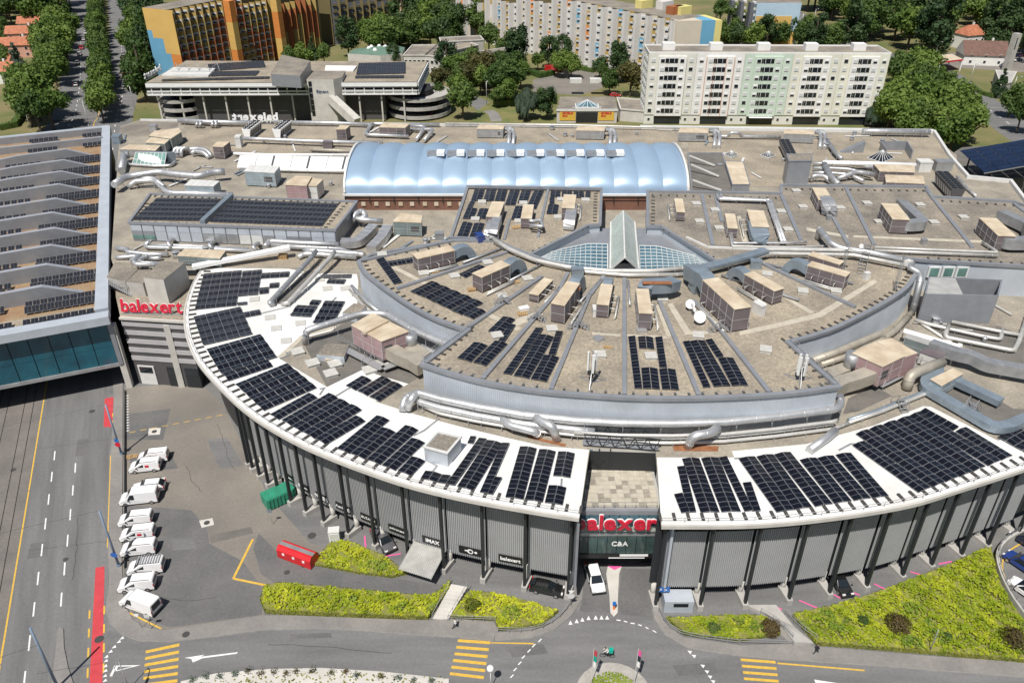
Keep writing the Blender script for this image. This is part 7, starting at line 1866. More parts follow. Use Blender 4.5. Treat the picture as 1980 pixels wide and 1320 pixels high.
for i in range(4):
 for k in range(4):
  e0,e1 = q[i].lerp(q[(i + 1) % 4],k / 4),q[i].lerp(q[(i + 1) % 4],(k + 1) / 4); MB().face([e0,e1,top]).build('rooflight_pane',M['glass_sky'],sp); mb.bar(e0,top,.14,.14)
 mb.bar(q[i],q[(i + 1) % 4],.35,.35)
mb.build('rooflight_bar',M['mullion'],sp)
for u in (1112,1150): p = W(u,184); MB().box((p.x,p.y,4.8),(4.5,2.5,1.6)).build('roof_cabin',M['unit_white'],sp)
flat_b('small flat roofed garage next to the white apartments',[(1200,212),(1245,216),(1243,194),(1193,190)],4,'concrete_light','gravel_dark',0,'garage')
ct = thing('concrete_tower','leaning-looking slender concrete belfry at the right edge','tower',tuple(W(1945,137)))
p = W(1945,137); MB().box((p.x,p.y,0),(2.6,2.6,15.5),.3).build('shaft',M['concrete'],ct); MB().box((p.x - .1,p.y - 1.35,9),(.6,.12,5),.3).build('slot',M['void_shade'],ct)
flat_b('low concrete church roof below the belfry',[(1925,137),(1965,140),(1955,160),(1935,165)],5,'concrete','concrete',0,'church')
fs = thing('petrol_canopy','flat cream canopy with red edge beside the brown roofed inn','canopy',tuple(W(1830,125)))
q = WL([(1800,108),(1840,106),(1862,116),(1818,121)],4.6); MB().prism([(p.x,p.y) for p in q],4.2,4.9,1,0).build('roof',[M['unit_tan'],M['sign_red']],fs)
for p in q: MB().box((p.x * .98 + q[0].x * .02,p.y,0),(.4,.4,4.2)).build('post',M['white'],fs)
# blue solar canopy at the right edge
sc_ = thing('solar_canopy','tilted deep blue solar canopy at the right edge','solar canopy',tuple(W(1930,320)))
o0,o1,o2 = W(1856,291,14.5),W(1990,268,16.5),W(1903,334,14.2)
MB().prism([(p.x,p.y) for p in WL([(1838,299),(1875,341),(2010,345),(2010,275),(1860,285)],9)],0,9,0,0).build('deck',M['bitumen'],sc_)
eu,ev = (o1 - o0),(o2 - o0)
mat('pv_blue',(.007,.014,.04),.14,0,var=.25,scale=.3,spec=.6)
for i in range(8):
 for j in range(6):
  q = [o0 + eu * (x / 8 * 1.6) + ev * (y / 6 * 1.0) for x,y in ((i + .02,j + .02),(i + .98,j + .02),(i + .98,j + .98),(i + .02,j + .98))]
  MB().face([q[3],q[2],q[1],q[0]]).face([p - Vector((0,0,.1)) for p in q]).build('solar_panel',M['pv_blue'],sc_)
for f,g_ in ((.1,.1),(.1,.9),(1.0,.1),(1.0,.9)):
 p = o0 + eu * f * 1.4 + ev * g_; MB().bar((p.x,p.y,0),(p.x,p.y,p.z - .1),.3,.3).build('post',M['black_steel'],sc_)
mb = MB()
for j in range(4): mb.bar(o0 + ev * j / 3 - Vector((0,0,.2)),o0 + eu * 1.6 + ev * j / 3 - Vector((0,0,.2)),.15,.2)
mb.build('purlin',M['steel_rail'],sc_)
# == TREES
def crown_mesh(kind_,seed,n=1500):
 r = random.Random(seed); mb = MB(); V3 = lambda: Vector((r.gauss(0,1),r.gauss(0,1),r.gauss(0,1)))
 lobes = []
 if kind_ == 'round':
  for i in range(17):
   d = V3().normalized(); k = r.uniform(.25,.68); lobes.append((Vector((d.x * k,d.y * k,1.0 + d.z * k * .85)),r.uniform(.28,.46)))
 elif kind_ == 'tall':
  for i in range(18):
   a,z = r.uniform(0,6.28),r.uniform(.35,2.3); k = .55 * (1 - ((z - 1.2) / 1.5) ** 2); lobes.append((Vector((math.cos(a) * k,math.sin(a) * k,z)),r.uniform(.26,.42)))
 elif kind_ == 'cone':
  for i in range(22):
   z = r.uniform(.15,2.5); k = .62 * (1 - z / 2.75); a = r.uniform(0,6.28); lobes.append((Vector((math.cos(a) * k,math.sin(a) * k,z)),.12 + .26 * (1 - z / 2.8)))
 else:
  for i in range(16):
   a = i * .393; k = r.uniform(.5,.8); lobes.append((Vector((math.cos(a) * k,math.sin(a) * k,r.uniform(.45,1.1))),r.uniform(.22,.3)))
  lobes.append((Vector((0,0,1.15)),.5))
 for c,q in lobes:
  n0 = len(mb.v); ph = r.uniform(0,6)
  for j in range(1,4):
   for i in range(6):
    a,b = i * 1.047 + j * .5,math.pi * j / 4; rr = q * .72 * r.uniform(.75,1.1)
    mb.v.append(tuple(c + Vector((math.sin(b) * math.cos(a),math.sin(b) * math.sin(a),math.cos(b))) * rr))
  for j in range(2):
   for i in range(6): mb.f.append((n0 + j * 6 + i,n0 + j * 6 + 6 + i,n0 + j * 6 + 6 + (i + 1) % 6,n0 + j * 6 + (i + 1) % 6)); mb.m.append(0)
  mb.f.append(tuple(n0 + i for i in range(6))); mb.m.append(0)
 tot = sum(q * q for c,q in lobes)
 for c,q in lobes:
  for _ in range(int(n * q * q / tot)):
   d = V3().normalized(); p = c + d * q * r.uniform(.7,1.12)
   nn = (d + V3() * .55); nn.normalize(); t = nn.cross(V3()).normalized(); b = nn.cross(t); s = r.uniform(.035,.075)
   if kind_ == 'weep': b = Vector((0,0,-1)); t = Vector((d.y,-d.x,0)).normalized(); mb.face([p - t * s * .6,p - t * s * .4 + b * s * 5,p + t * s * .4 + b * s * 5,p + t * s * .6])
   else: mb.face([p - t * s,p - b * s * 1.2,p + t * s,p + b * s * 1.2])
 return mb
def tree_proto(kind_,seed,m,n=2200):
 me = mk(crown_mesh(kind_,seed,n),M[m])
 tb = MB(); top = 1.1 if kind_ != 'tall' else 1.9
 tb.sweep([(0,0,-.9),(.02,.01,0),(-.02,.02,top)],[(.055 * math.cos(i * 1.047),.055 * math.sin(i * 1.047)) for i in range(6)])
 for i in range(4): a = i * 1.6 + seed; tb.bar((0,0,.25 + .12 * i),(math.cos(a) * .5,math.sin(a) * .5,.75 + .15 * i),.05,.05)
 return me,mk(tb,M['bark'])
PR = {k: [tree_proto(*a) for a in v] for k,v in {'mid': [('round',1,'leaf_mid'),('round',2,'leaf_mid'),('round',3,'leaf_bright')],'bright': [('round',4,'leaf_bright'),('round',5,'leaf_bright')],'dark': [('round',6,'leaf_dark'),('round',7,'leaf_mid'),('tall',8,'leaf_dark')],'tall': [('tall',9,'leaf_mid'),('tall',10,'leaf_dark')],'cone': [('cone',11,'leaf_dark')],'weep': [('weep',12,'leaf_blue',2600)],'dry': [('round',13,'leaf_dry')],'cedar': [('cone',14,'leaf_blue')]}.items()}
TREES = []
def tree(label,u,v,r,kind_='mid',hz=None,group=None,zc=None,world=None):
 """u, v: pixel of the crown's middle"""
 hz = hz or r * 1.9
 zc = zc if zc is not None else r * 1.15
 p = Vector(world) if world else W(u,v,zc)
 me,tr = random.choice(PR[kind_]); T = thing('tree',label,'tree',(p.x,p.y,0),group,random.uniform(0,6.28))
 s = r * random.uniform(.92,1.1); lift = .9 * s * .42
 for nm,m_ in (('trunk',tr),('crown',me)):
  o = bpy.data.objects.new(nm,m_); COL.objects.link(o); o.parent = T; o.scale = (s,s,s * random.uniform(.9,1.08)); o.location = (0,0,lift)
 TREES.append((p.x,p.y)); return T
def near_road(p,lines=((av1p,9.5),(av2p,7.5),(rrp,9.5))):
 for l,w_ in lines:
  for a in l:
   if abs(a.y - p.y) < 14 and (Vector((a.x,a.y)) - Vector((p.x,p.y))).length < w_: return True
 return False
def wood(label,group,poly,sp,rr,kinds,excl=()):
 ws = WL(poly,6); xs = [p.x for p in ws]; ys = [p.y for p in ws]; y = min(ys); k = 0
 while y < max(ys):
  x = min(xs) + (k % 2) * sp / 2
  while x < max(xs):
   p = Vector((x + random.uniform(-.3,.3) * sp,y + random.uniform(-.3,.3) * sp,6))
   if inside(p,[(q.x,q.y) for q in ws]) and not near_road(p):
    c,s = math.cos(TH),math.sin(TH); dd = p.y * c - (6 - H) * s; u,v = 990 + F * p.x / dd,660 - F * (p.y * s + (6 - H) * c) / dd
    if not any(a < u < c_ and b < v < d_ for a,b,c_,d_ in excl): tree(label,0,0,random.uniform(*rr),random.choice(kinds),group=group,world=(p.x,p.y,0))
   x += sp
  y += sp * .9; k += 1
l0,l1 = W(205,238),W(186,-12)
S_ = (l1 - l0).length; n = int(S_ / 8.5)
for i in range(n):
 p = l0.lerp(l1,i / n)
 if i == 4: continue
 tree('leafy tree in the dense row between the two carriageways',0,0,random.uniform(4.6,5.6),'bright' if i < 5 else 'mid',group='trees between the carriageways',world=(p.x + random.uniform(-1,1),p.y,0))
wood('tall dark tree along the right side of the avenue','trees right of the avenue',[(250,-10),(300,-10),(300,40),(292,110),(300,150),(268,190),(252,170)],11,(6.5,8.5),['dark','tall','mid'],((303,0,2000,400),))
for a in [(262,130,6,'mid'),(275,100,7,'dark'),(280,150,5,'dry'),(268,60,8,'dark'),(262,20,8,'tall')]: tree('tree right of the avenue beside the blue gable',*a,group='trees by the blue gable')
wood('leafy tree in the wood left of the avenue','trees left of the avenue',[(85,45),(150,40),(148,90),(138,150),(125,200),(95,235),(30,228),(20,190),(75,165),(88,120)],8.8,(6,7.8),['mid','bright','bright'])
wood('tree in the wood behind the tiled houses at upper left','trees at the upper left',[(-40,-15),(160,-15),(150,30),(85,40),(60,32),(-40,32)],15,(8,10),['dark','mid','tall'])
wood('small garden tree among the tiled houses at the left','garden trees by the tiled houses',[(-30,40),(30,45),(25,95),(12,125),(-30,125)],13,(3.5,5),['mid','bright'])
tree('bluish conifer standing before the pink house',32,118,4.6,'cedar')
tree('broad bright tree at the near end of the left wood',62,180,8.5,'bright'); tree('round bright tree right of the broad near one',92,205,7,'bright')
wood('tree in the green belt before the far coloured slabs','trees before the far slabs',[(640,92),(690,75),(760,60),(800,20),(840,-5),(905,-5),(930,40),(935,62),(860,72),(790,82),(700,88)],11.5,(6.8,8.8),['mid','dark','bright','mid'])
for a in [(605,105,4,'cone'),(585,108,5,'mid'),(560,112,4.5,'mid'),(625,100,5,'dark'),(760,108,3.5,'dark')]: tree('tree peeking over the rear edge of the car deck',*a,group='trees behind the car deck')
for u,v,r,k,lab in [(895,190,6.5,'dark','dark round tree beside the spiral ramp'),(905,148,6.5,'dry','broad yellowish tree behind the dark round one'),(935,135,6.5,'dry','large olive tree left of the school yard'),(985,150,7.5,'dark','big dark tree beside the school yard'),(1000,108,7,'dark','dark tree above the school yard'),(980,85,6,'mid','tree behind the right school wing'),(945,75,6,'mid','tree behind the back school wing'),(1062,105,5,'dark','tree behind the red play block'),(1040,118,3.5,'mid','small tree left of the red play block'),(905,118,4,'bright','small light tree in the school court'),(880,105,3.2,'bright','shrub-like tree in the school court'),(850,150,5,'dry','dry tree right of the car deck'),(845,185,4.5,'mid','tree at the spiral ramp, lower'),(962,188,3.5,'mid','small tree at the lawn edge'),(1015,190,3.2,'bright','low tree behind the weeping cedar'),(1058,205,4.2,'dark','dark tree left of the shop pavilion'),(1042,188,3.4,'mid','bushy tree behind the dark one by the pavilion'),(1195,130,5.5,'dark','tree left of the white apartments, upper'),(1180,155,5,'mid','tree left of the white apartments, lower'),(1220,150,6.5,'dry','broad tree touching the white apartments'),(1230,120,5,'dark','dark tree at the upper corner of the white apartments'),(1165,140,3.6,'mid','small tree at the right of the school yard'),(840,210,2.6,'dry','thin yellow tree by the ramp'),(860,70,6,'mid','tree beyond the school hall')]: tree(lab,u,v,r,k)
wood('leafy tree in the park between car deck and school yard','park trees by the school yard',[(862,125),(905,128),(960,118),(1030,120),(1010,165),(960,190),(930,170),(900,175),(865,165)],10,(4.5,6.5),['mid','bright','mid','dark'],((905,180,960,240),))
wood('tree in the belt beside the long finned slab','trees at the finned slab',[(1050,95),(1080,112),(1150,122),(1240,100),(1250,115),(1150,132),(1075,122)],9,(4,5.5),['mid','dark','bright'])
tree('weeping blue cedar with hanging branches on the dry lawn',1019,212,5.2,'weep',zc=3.5)
wood('tree in the row behind the white apartment slab','trees behind the white apartments',[(1290,62),(1330,68),(1440,62),(1460,66),(1620,62),(1620,80),(1290,80)],8.5,(5.5,6.5),['mid','mid','dark','tall'],((1535,0,1600,60),))
wood('tree in the wooded villa quarter at upper right','trees of the villa quarter',[(1545,-12),(2020,-12),(2020,120),(1960,100),(1890,62),(1800,100),(1700,95),(1640,85),(1625,55),(1570,20)],16.5,(8,10.5),['mid','dark','bright','tall','cone'],((1840,50,1905,120),(1900,15,1945,45),(1725,-10,1795,40),(1850,90,1990,150),(1790,100,1870,130)))
wood('tree in the grove between the white apartments and the side road','trees right of the white apartments',[(1730,115),(1790,140),(1800,180),(1850,205),(1905,255),(1900,278),(1840,275),(1800,255),(1740,250),(1695,235),(1720,180)],9.5,(6,7.5),['mid','bright','bright','mid'])
for u,v,r,k,lab in [(1695,220,4,'weep','drooping tree at the right corner of the white apartments'),(1820,155,7,'mid','large tree before the side road'),(1960,190,6,'mid','tree right of the side road'),(1975,225,5,'mid','tree at the right edge by the side road'),(1935,165,4,'cone','conical hedge tree by the church'),(1670,60,8,'mid','big tree above the apartment roof'),(1420,30,7,'bright','bright tree between two far slabs'),(1395,20,6,'mid','tree above the far blue gable'),(1330,72,5,'tall','poplar behind the apartment roof, left')]: tree(lab,u,v,r,k)
def hedge(label,pts,wd,h,m='leaf_mid'):
 P_ = WL(pts,0); S = arclen(P_); mb = MB(); mb.duct([(p.x,p.y,h / 2) for p in P_],wd * .8,h * .95)
 for _ in range(int(S[-1] * 40)):
  p,t = along(P_,random.uniform(0,S[-1]),S); q = p + Vector((-t.y,t.x,0)) * random.uniform(-.5,.5) * wd; q.z = random.uniform(.1,h * 1.1)
  leaf(mb,q,random.uniform(.3,.5),(random.gauss(0,1),random.gauss(0,1),random.gauss(.5,1)))
 tag(mb.build('hedge',M[m]),label,'hedge')
hedge('green hedge behind the dry lawn',[(955,205),(1000,202),(1075,200)],4,2.2,'leaf_bright')
hedge('hedge along the school yard',[(1015,140),(1045,150),(1070,145)],3,2)
hedge('clipped hedge by the side road',[(1875,168),(1895,182),(1920,190)],1.5,1.4)
hedge('hedge at the left edge near the houses',[(0,252),(30,246),(45,225)],2.5,2)
hedge('bushes at the foot of the white finned slab',[(1075,128),(1105,132),(1150,140)],3.5,1.8)
# == VEHICLES
def vehicle(name,L,w_,prof,glass,sidew,wheel_x,wr,col,h_rail=False):
 """prof: side outline (x, z, half width); front at +x"""
 T = thing(name,'x','x'); mb = MB(); n = len(prof)
 for s in (-1,1): mb.v += [(x,s * hw,z) for x,z,hw in prof]
 mb.f += [tuple(range(n))[::-1] if False else tuple(range(n)),tuple(range(2 * n - 1,n - 1,-1))]; mb.m += [0,0]
 for i in range(n):
  j = (i + 1) % n; mb.f.append((i,n + i,n + j,j)); mb.m.append(0)
 B = mb.build('body',M[col],T)
 me = B.data; me.validate()
 bv = B.modifiers.new('b','BEVEL'); bv.width = .06; bv.segments = 2; bv.limit_method = 'ANGLE'
 for nm,q in glass: MB().face(q).build(nm,M['car_glass'],T)
 for q in sidew:
  for s in (-1,1): MB().face([(x,s * (hw + .012),z) for x,z,hw in (q if s < 0 else q[::-1])]).build('side_window',M['car_glass'],T)
 for x in wheel_x:
  for s in (-1,1):
   mb = MB(); k = 14; y0,y1 = s * (w_ / 2 - .2),s * (w_ / 2 + .01)
   mb.v += [(x + wr * math.cos(i * 6.283 / k),y,wr + wr * math.sin(i * 6.283 / k)) for y in (y0,y1) for i in range(k)]
   mb.f += [(i,(i + 1) % k,k + (i + 1) % k,k + i) for i in range(k)] + [tuple(range(k)),tuple(range(2 * k - 1,k - 1,-1))]; mb.m += [0] * (k + 2)
   wh = mb.build('wheel',M['tyre'],T)
   MB().face([(x + wr * .62 * math.cos(i * 6.283 / k),y1 + s * .006,wr + wr * .62 * math.sin(i * 6.283 / k)) for i in range(k)]).build('rim',M['rim'],wh)
 for x in (L / 2 - .06,-L / 2 + .03): MB().box((x,0,.3),(.2,w_ * .96,.28)).build('bumper',M['plastic_black'],T)
 for s in (-1,1):
  MB().box((L / 2 - .12,s * (w_ / 2 - .32),.62),(.2,.4,.16)).build('headlight',M['lamp_clear'],T)
  MB().box((-L / 2 + .03,s * (w_ / 2 - .12),.75),(.1,.16,.5)).build('tail_light',M['lamp_red'],T)
  MB().box((L * .23,s * (w_ / 2 + .09),1.0),(.14,.2,.18)).build('mirror',M['plastic_black'],T)
  if h_rail: MB().bar((-L * .42,s * w_ * .38,prof[-3][1] + .05),(L * .12,s * w_ * .38,prof[-3][1] + .05),.05,.06).build('roof_rail',M['plastic_black'],T)
 return T
def van_proto(L,w_,h,name,rail_=False):
 a = w_ / 2; r = a * .86; f = L / 2
 prof = [(-f,.35,a),(f - .05,.3,a),(f,.75,a * .95),(f - .35,1.05,a * .95),(f - .95,1.18,a * .98),(f - 1.75,h - .06,r),(f - 2.1,h,r),(-f + .15,h,r),(-f,h - .15,r),(-f - .02,1.0,a)]
 gl_ = [('windscreen',[(f - 1.0,-a * .86,1.22),(f - 1.0,a * .86,1.22),(f - 1.7,r * .88,h - .1),(f - 1.7,-r * .88,h - .1)]),('rear_window',[(-f - .03,a * .7,1.05),(-f - .03,-a * .7,1.05),(-f - .02,-r * .75,h - .25),(-f - .02,r * .75,h - .25)])]
 gl_[0] = ('windscreen',[(x + .035,y,z + .02) for x,y,z in gl_[0][1]])
 sw_ = [[(f - 1.25,1.12,a * .985),(f - 2.25,1.12,a * .985),(f - 2.25,h - .28,r + .02),(f - 1.72,h - .28,r + .02)]]
 return vehicle(name,L,w_,prof,gl_,sw_,(f - .85,-f + .85),.33,'car_white',rail_)
def car_proto(L,w_,h,name,suv=False):
 a = w_ / 2; r = a * .72; f = L / 2; b = .95 if suv else .85
 prof = [(-f,.35,a * .97),(f - .05,.3,a * .95),(f,.65,a * .9),(f - .3,b - .1,a * .92),(f - 1.15,b + .02,a * .95),(f - 1.95,h - .05,r),(f - 2.4,h,r),(-f + .75,h - .02,r),(-f + .12,b + .08,a * .9),(-f - .02,.7,a * .97)]
 gl_ = [('windscreen',[(f - 1.16,-a * .82,b + .06),(f - 1.16,a * .82,b + .06),(f - 1.92,r * .92,h - .05),(f - 1.92,-r * .92,h - .05)]),('rear_window',[(-f + .12,a * .8,b + .12),(-f + .12,-a * .8,b + .12),(-f + .68,-r * .9,h - .04),(-f + .68,r * .9,h - .04)])]
 gl_[0] = ('windscreen',[(x + .04,y,z + .02) for x,y,z in gl_[0][1]]); gl_[1] = ('rear_window',[(x - .04,y,z + .02) for x,y,z in gl_[1][1]])
 k = a * .94
 sw_ = [[(f - 1.35,b + .04,k),(-f + .55,b + .06,k * .98),(-f + .95,h - .1,r + .03),(f - 2.0,h - .1,r + .03)]]
 return vehicle(name,L,w_,prof,gl_,sw_,(f - .85,-f + .85),.33,'car_white',suv)
VAN,VANL,CAR,SUV = van_proto(4.5,1.85,1.85,'van',True),van_proto(5.3,1.95,2.2,'van'),car_proto(4.3,1.8,1.45,'car'),car_proto(4.6,1.88,1.65,'car',True)
def park(proto,label,cat,a,b=None,rz=None,col=None,group=None,z=0.016,first=[]):
 """a: pixel of the centre on the ground (b: pixel it faces)"""
 p = W(*a,z); o = copy_tree(proto); o.location = (p.x,p.y,z)
 if rz is None: q = W(*b,z); rz = math.atan2(q.y - p.y,q.x - p.x)
 o.rotation_euler = (0,0,rz); tag(o,label,cat)
 if 'group' in o: del o['group']
 if group: o['group'] = group
 if col:
  for ch in o.children:
   if ch.name.startswith('body'): ch.material_slots[0].link = 'OBJECT'; ch.material_slots[0].material = M[col]
 return o
G = 'white vans parked on the forecourt'
vs = [(VAN,298,889,'white van with red mark, rearmost of the pair by the pallet'),(VAN,283,907,'white van with red mark, nearer of the pair by the pallet'),(SUV,290,947,'white estate car with dark roof windows behind the long van'),(VANL,272,968,'long white van, third vehicle of the parked row'),(VAN,265,1010,'plain white van with two roof bars, first of three together'),(VAN,269,1038,'white van with a red door badge, second of three together'),(VAN,271,1066,'white van with dark rear glass, third of three together'),(VAN,285,1102,'white van with a slatted roof rack'),(VAN,268,1135,'white van parked left of the tall box van'),(VANL,274,1173,'big white box van nearest to the corner')]
for i,(pr_,u,v,lab) in enumerate(vs):
 o = park(pr_,lab,'van' if pr_ is not SUV else 'car',(u,v),(u - 60,v + (6 if i != 9 else -22)),group=G if pr_ is not SUV else None)
 ps = [c for c in o.children if c.name.startswith('body')][0]
 if i in (0,1,5): MB().box((0.2,0,0),(.6,.02,.4)).build('red_badge',M['sign_red'],None); b_ = bpy.data.objects[-1] if False else None
 if i == 7:
  for k in range(9): r_ = MB().box((-1.9 + k * .33,0,1.98),(.12,1.6,.05)).build('roof_slat',M['unit_edge'],None); r_.parent = o
for o in [o for o in bpy.data.objects if o.name.startswith('red_badge')]: bpy.data.objects.remove(o)
for i in (0,1,5):
 u,v = vs[i][1],vs[i][2]; t_ = [o for o in bpy.data.objects if o.get('label') == vs[i][3]][0]
 for s in (-1,1): b_ = MB().box((-.5,s * .905,1.05),(.55,.03,.4)).build('door_badge',M['sign_red'],None); b_.parent = t_
park(SUV,'white car with dark glass driving out of the entrance','car',(1150,1124),(1158,1150))
park(CAR,'black car parked in the shade beside the entry lane','car',(1058,1142),(1090,1149),col='car_black',z=.02)
park(CAR,'black car parked under the right ribbed front','car',(1622,1132),(1630,1144),col='car_black',z=.02)
park(SUV,'dark car under the left front behind the black columns','car',(742,1050),(754,1066),col='car_grey',z=.02)
for a in [((1985,1052),'car_navy','dark blue car uppermost on the right ramp'),((1974,1095),'car_blue','blue car in the middle of the right ramp'),((1984,1148),'car_white','white car lowest on the right ramp')]: park(SUV,a[2],'car',a[0],rz=2.1,col=a[1],z=.05)
cols = ['car_white','car_silver','car_grey','car_black','car_white','car_red','car_navy']; rc = random.Random(3)
def traffic(lbl,grp,pts,line):
 S = arclen(line)
 for i,(u,v) in enumerate(pts):
  p = W(u,v); b = min(range(len(line) - 1),key=lambda k: (Vector((line[k].x,line[k].y)) - Vector((p.x,p.y))).length); t = line[b + 1] - line[b]
  park(rc.choice([CAR,SUV,CAR]),lbl,'car',(u,v),rz=math.atan2(t.y,t.x) + (math.pi if i % 2 else 0),col=rc.choice(cols),group=grp)
traffic('car on the left carriageway of the avenue','cars on the left carriageway',[(147,166),(150,124),(154,107),(158,95),(162,78),(166,66),(170,50)],av1p)
traffic('car parked or waiting on the right carriageway of the avenue','cars on the right carriageway',[(239,107),(240,118),(239,130),(240,138),(241,148),(227,150),(240,168),(229,193)],av2p)
traffic('car standing in the car park of the brown roofed inn','cars by the inn',[(1800,122),(1938,108),(1948,113),(1956,118),(1965,110),(1972,120)],rrp)
park(CAR,'red car by the right spiral ramp of the car deck','car',(835,228),(860,226),col='car_red'); park(CAR,'red car behind the garage by the white apartments','car',(1190,187),(1205,188),col='car_red')
for o in (VAN,VANL,CAR,SUV):
 for c in list(o.children_recursive) + [o]: bpy.data.objects.remove(c)
# == PEOPLE
def body(joints,edges,mats,loc,rz,label,extra=None):
 """skinned figure; joints: name -> (x, y, z, radius)"""
 nm = list(joints); me = bpy.data.meshes.new('b'); me.from_pydata([joints[k][:3] for k in nm],[(nm.index(a),nm.index(b)) for a,b in edges],[])
 o = bpy.data.objects.new('b',me); COL.objects.link(o); o.modifiers.new('s','SKIN'); sb = o.modifiers.new('u','SUBSURF'); sb.levels = 2; sb.render_levels = 2
 for i,k in enumerate(nm): me.skin_vertices[0].data[i].radius = (joints[k][3],) * 2; me.skin_vertices[0].data[i].use_root = (k == 'pelvis')
 dg = bpy.context.evaluated_depsgraph_get(); dg.update(); m2 = bpy.data.meshes.new_from_object(o.evaluated_get(dg)); bpy.data.objects.remove(o)
 T = thing('person',label,'person',loc,None,rz)
 for m_ in mats: m2.materials.append(M[m_])
 for p in m2.polygons:
  z = p.center.z; x = abs(p.center.y)
  p.material_index = 2 if z > 1.46 else (1 if z > .92 else 0); p.use_smooth = True
 b_ = bpy.data.objects.new('body',m2); COL.objects.link(b_); b_.parent = T
 hd = joints['head']; h_ = MB().cyl((hd[0] - .02,hd[1],hd[2] + .03),.105,.09,10,0,.06).build('hair',M['hair'],None); h_.parent = T
 return T
def walker(label,u,v,b,top,low_='cloth_dark',z=.135):
 st = .32
 J = {'pelvis': (0,0,.95,.15),'chest': (.03,0,1.3,.16),'neck': (.05,0,1.5,.06),'head': (.07,0,1.63,.1),'kl': (st * .6,.1,.5,.075),'fl': (st,.1,.08,.05),'tl': (st + .16,.1,.04,.04),'kr': (.02,-.1,.5,.075),'fr': (-st,-.1,.12,.05),'tr': (-st + .15,-.1,.04,.04),'sl': (.03,.2,1.42,.07),'el': (-.08,.26,1.13,.05),'hl': (.05,.26,.9,.035),'sr': (.03,-.2,1.42,.07),'er': (.0,-.26,1.13,.05),'hr': (.2,-.25,.95,.035)}
 E_ = [('pelvis','chest'),('chest','neck'),('neck','head'),('pelvis','kl'),('kl','fl'),('fl','tl'),('pelvis','kr'),('kr','fr'),('fr','tr'),('chest','sl'),('sl','el'),('el','hl'),('chest','sr'),('sr','er'),('er','hr')]
 p,q = W(u,v,z),W(*b,z); return body(J,E_,[low_,top,'skin'],(p.x,p.y,z),math.atan2(q.y - p.y,q.x - p.x),label)
walker('person in a pale shirt walking on the pavement below the stairs',881,1213,(860,1214),'cloth_white'); walker('person in dark clothes walking on the right pavement',1578,1262,(1540,1262),'cloth_dark')
J = {'pelvis': (-.15,0,1.0,.15),'chest': (.15,0,1.33,.16),'neck': (.26,0,1.5,.06),'head': (.32,0,1.62,.1),'kl': (.22,.1,.78,.075),'fl': (.02,.1,.35,.05),'kr': (.2,-.1,.62,.075),'fr': (-.05,-.1,.18,.05),'sl': (.18,.18,1.42,.06),'el': (.4,.2,1.2,.045),'hl': (.55,.2,1.05,.035),'sr': (.18,-.18,1.42,.06),'er': (.4,-.2,1.2,.045),'hr': (.55,-.2,1.05,.035)}
cp = W(1174,1270); rzc = 3.05
body(J,[('pelvis','chest'),('chest','neck'),('neck','head'),('pelvis','kl'),('kl','fl'),('pelvis','kr'),('kr','fr'),('chest','sl'),('sl','el'),('el','hl'),('chest','sr'),('sr','er'),('er','hr')],['cloth_dark','cloth_white','skin'],(cp.x,cp.y,.02),rzc,'cyclist in a white top riding a bicycle at the roundabout')
bk_ = thing('bicycle','black bicycle ridden by the courier at the roundabout','bicycle',(cp.x,cp.y,.02),None,rzc)
for x in (-.5,.55): w0 = MB().sweep([(x + .33 * math.cos(i * .449),0,.34 + .33 * math.sin(i * .449)) for i in range(14)],[(-.02,-.02),(.02,-.02),(.02,.02),(-.02,.02)],closed=True).build('wheel',M['tyre'],None); w0.parent = bk_
f_ = MB()
for a,b in (((-.5,0,.34),(-.1,0,.34)),((-.1,0,.34),(-.25,0,.88)),((-.25,0,.8),(.42,0,.82)),((-.1,0,.34),(.42,0,.78)),((.42,0,1.0),(.55,0,.34)),((-.5,0,.34),(-.22,0,.8))): f_.bar(a,b,.04,.04)
f_ = f_.build('frame',M['car_black'],None); f_.parent = bk_
for nm,a,b in (('saddle',(-.36,0,.9),(-.12,0,.9)),('handlebar',(.45,-.25,1.02),(.45,.25,1.02))): q = MB().bar(a,b,.1 if nm == 'saddle' else .03,.05 if nm == 'saddle' else .03).build(nm,M['plastic_black'],None); q.parent = bk_
bx_ = thing('delivery_box','turquoise delivery box on the back of the cyclist','box',(cp.x,cp.y,1.02),None,rzc)
for nm,z0,s_ in (('case',0,.45),('lid',.455,.47)): q = MB().box((-.38,0,z0),(s_,s_,.45 if nm == 'case' else .05)).build(nm,M['box_green'],None); q.parent = bx_
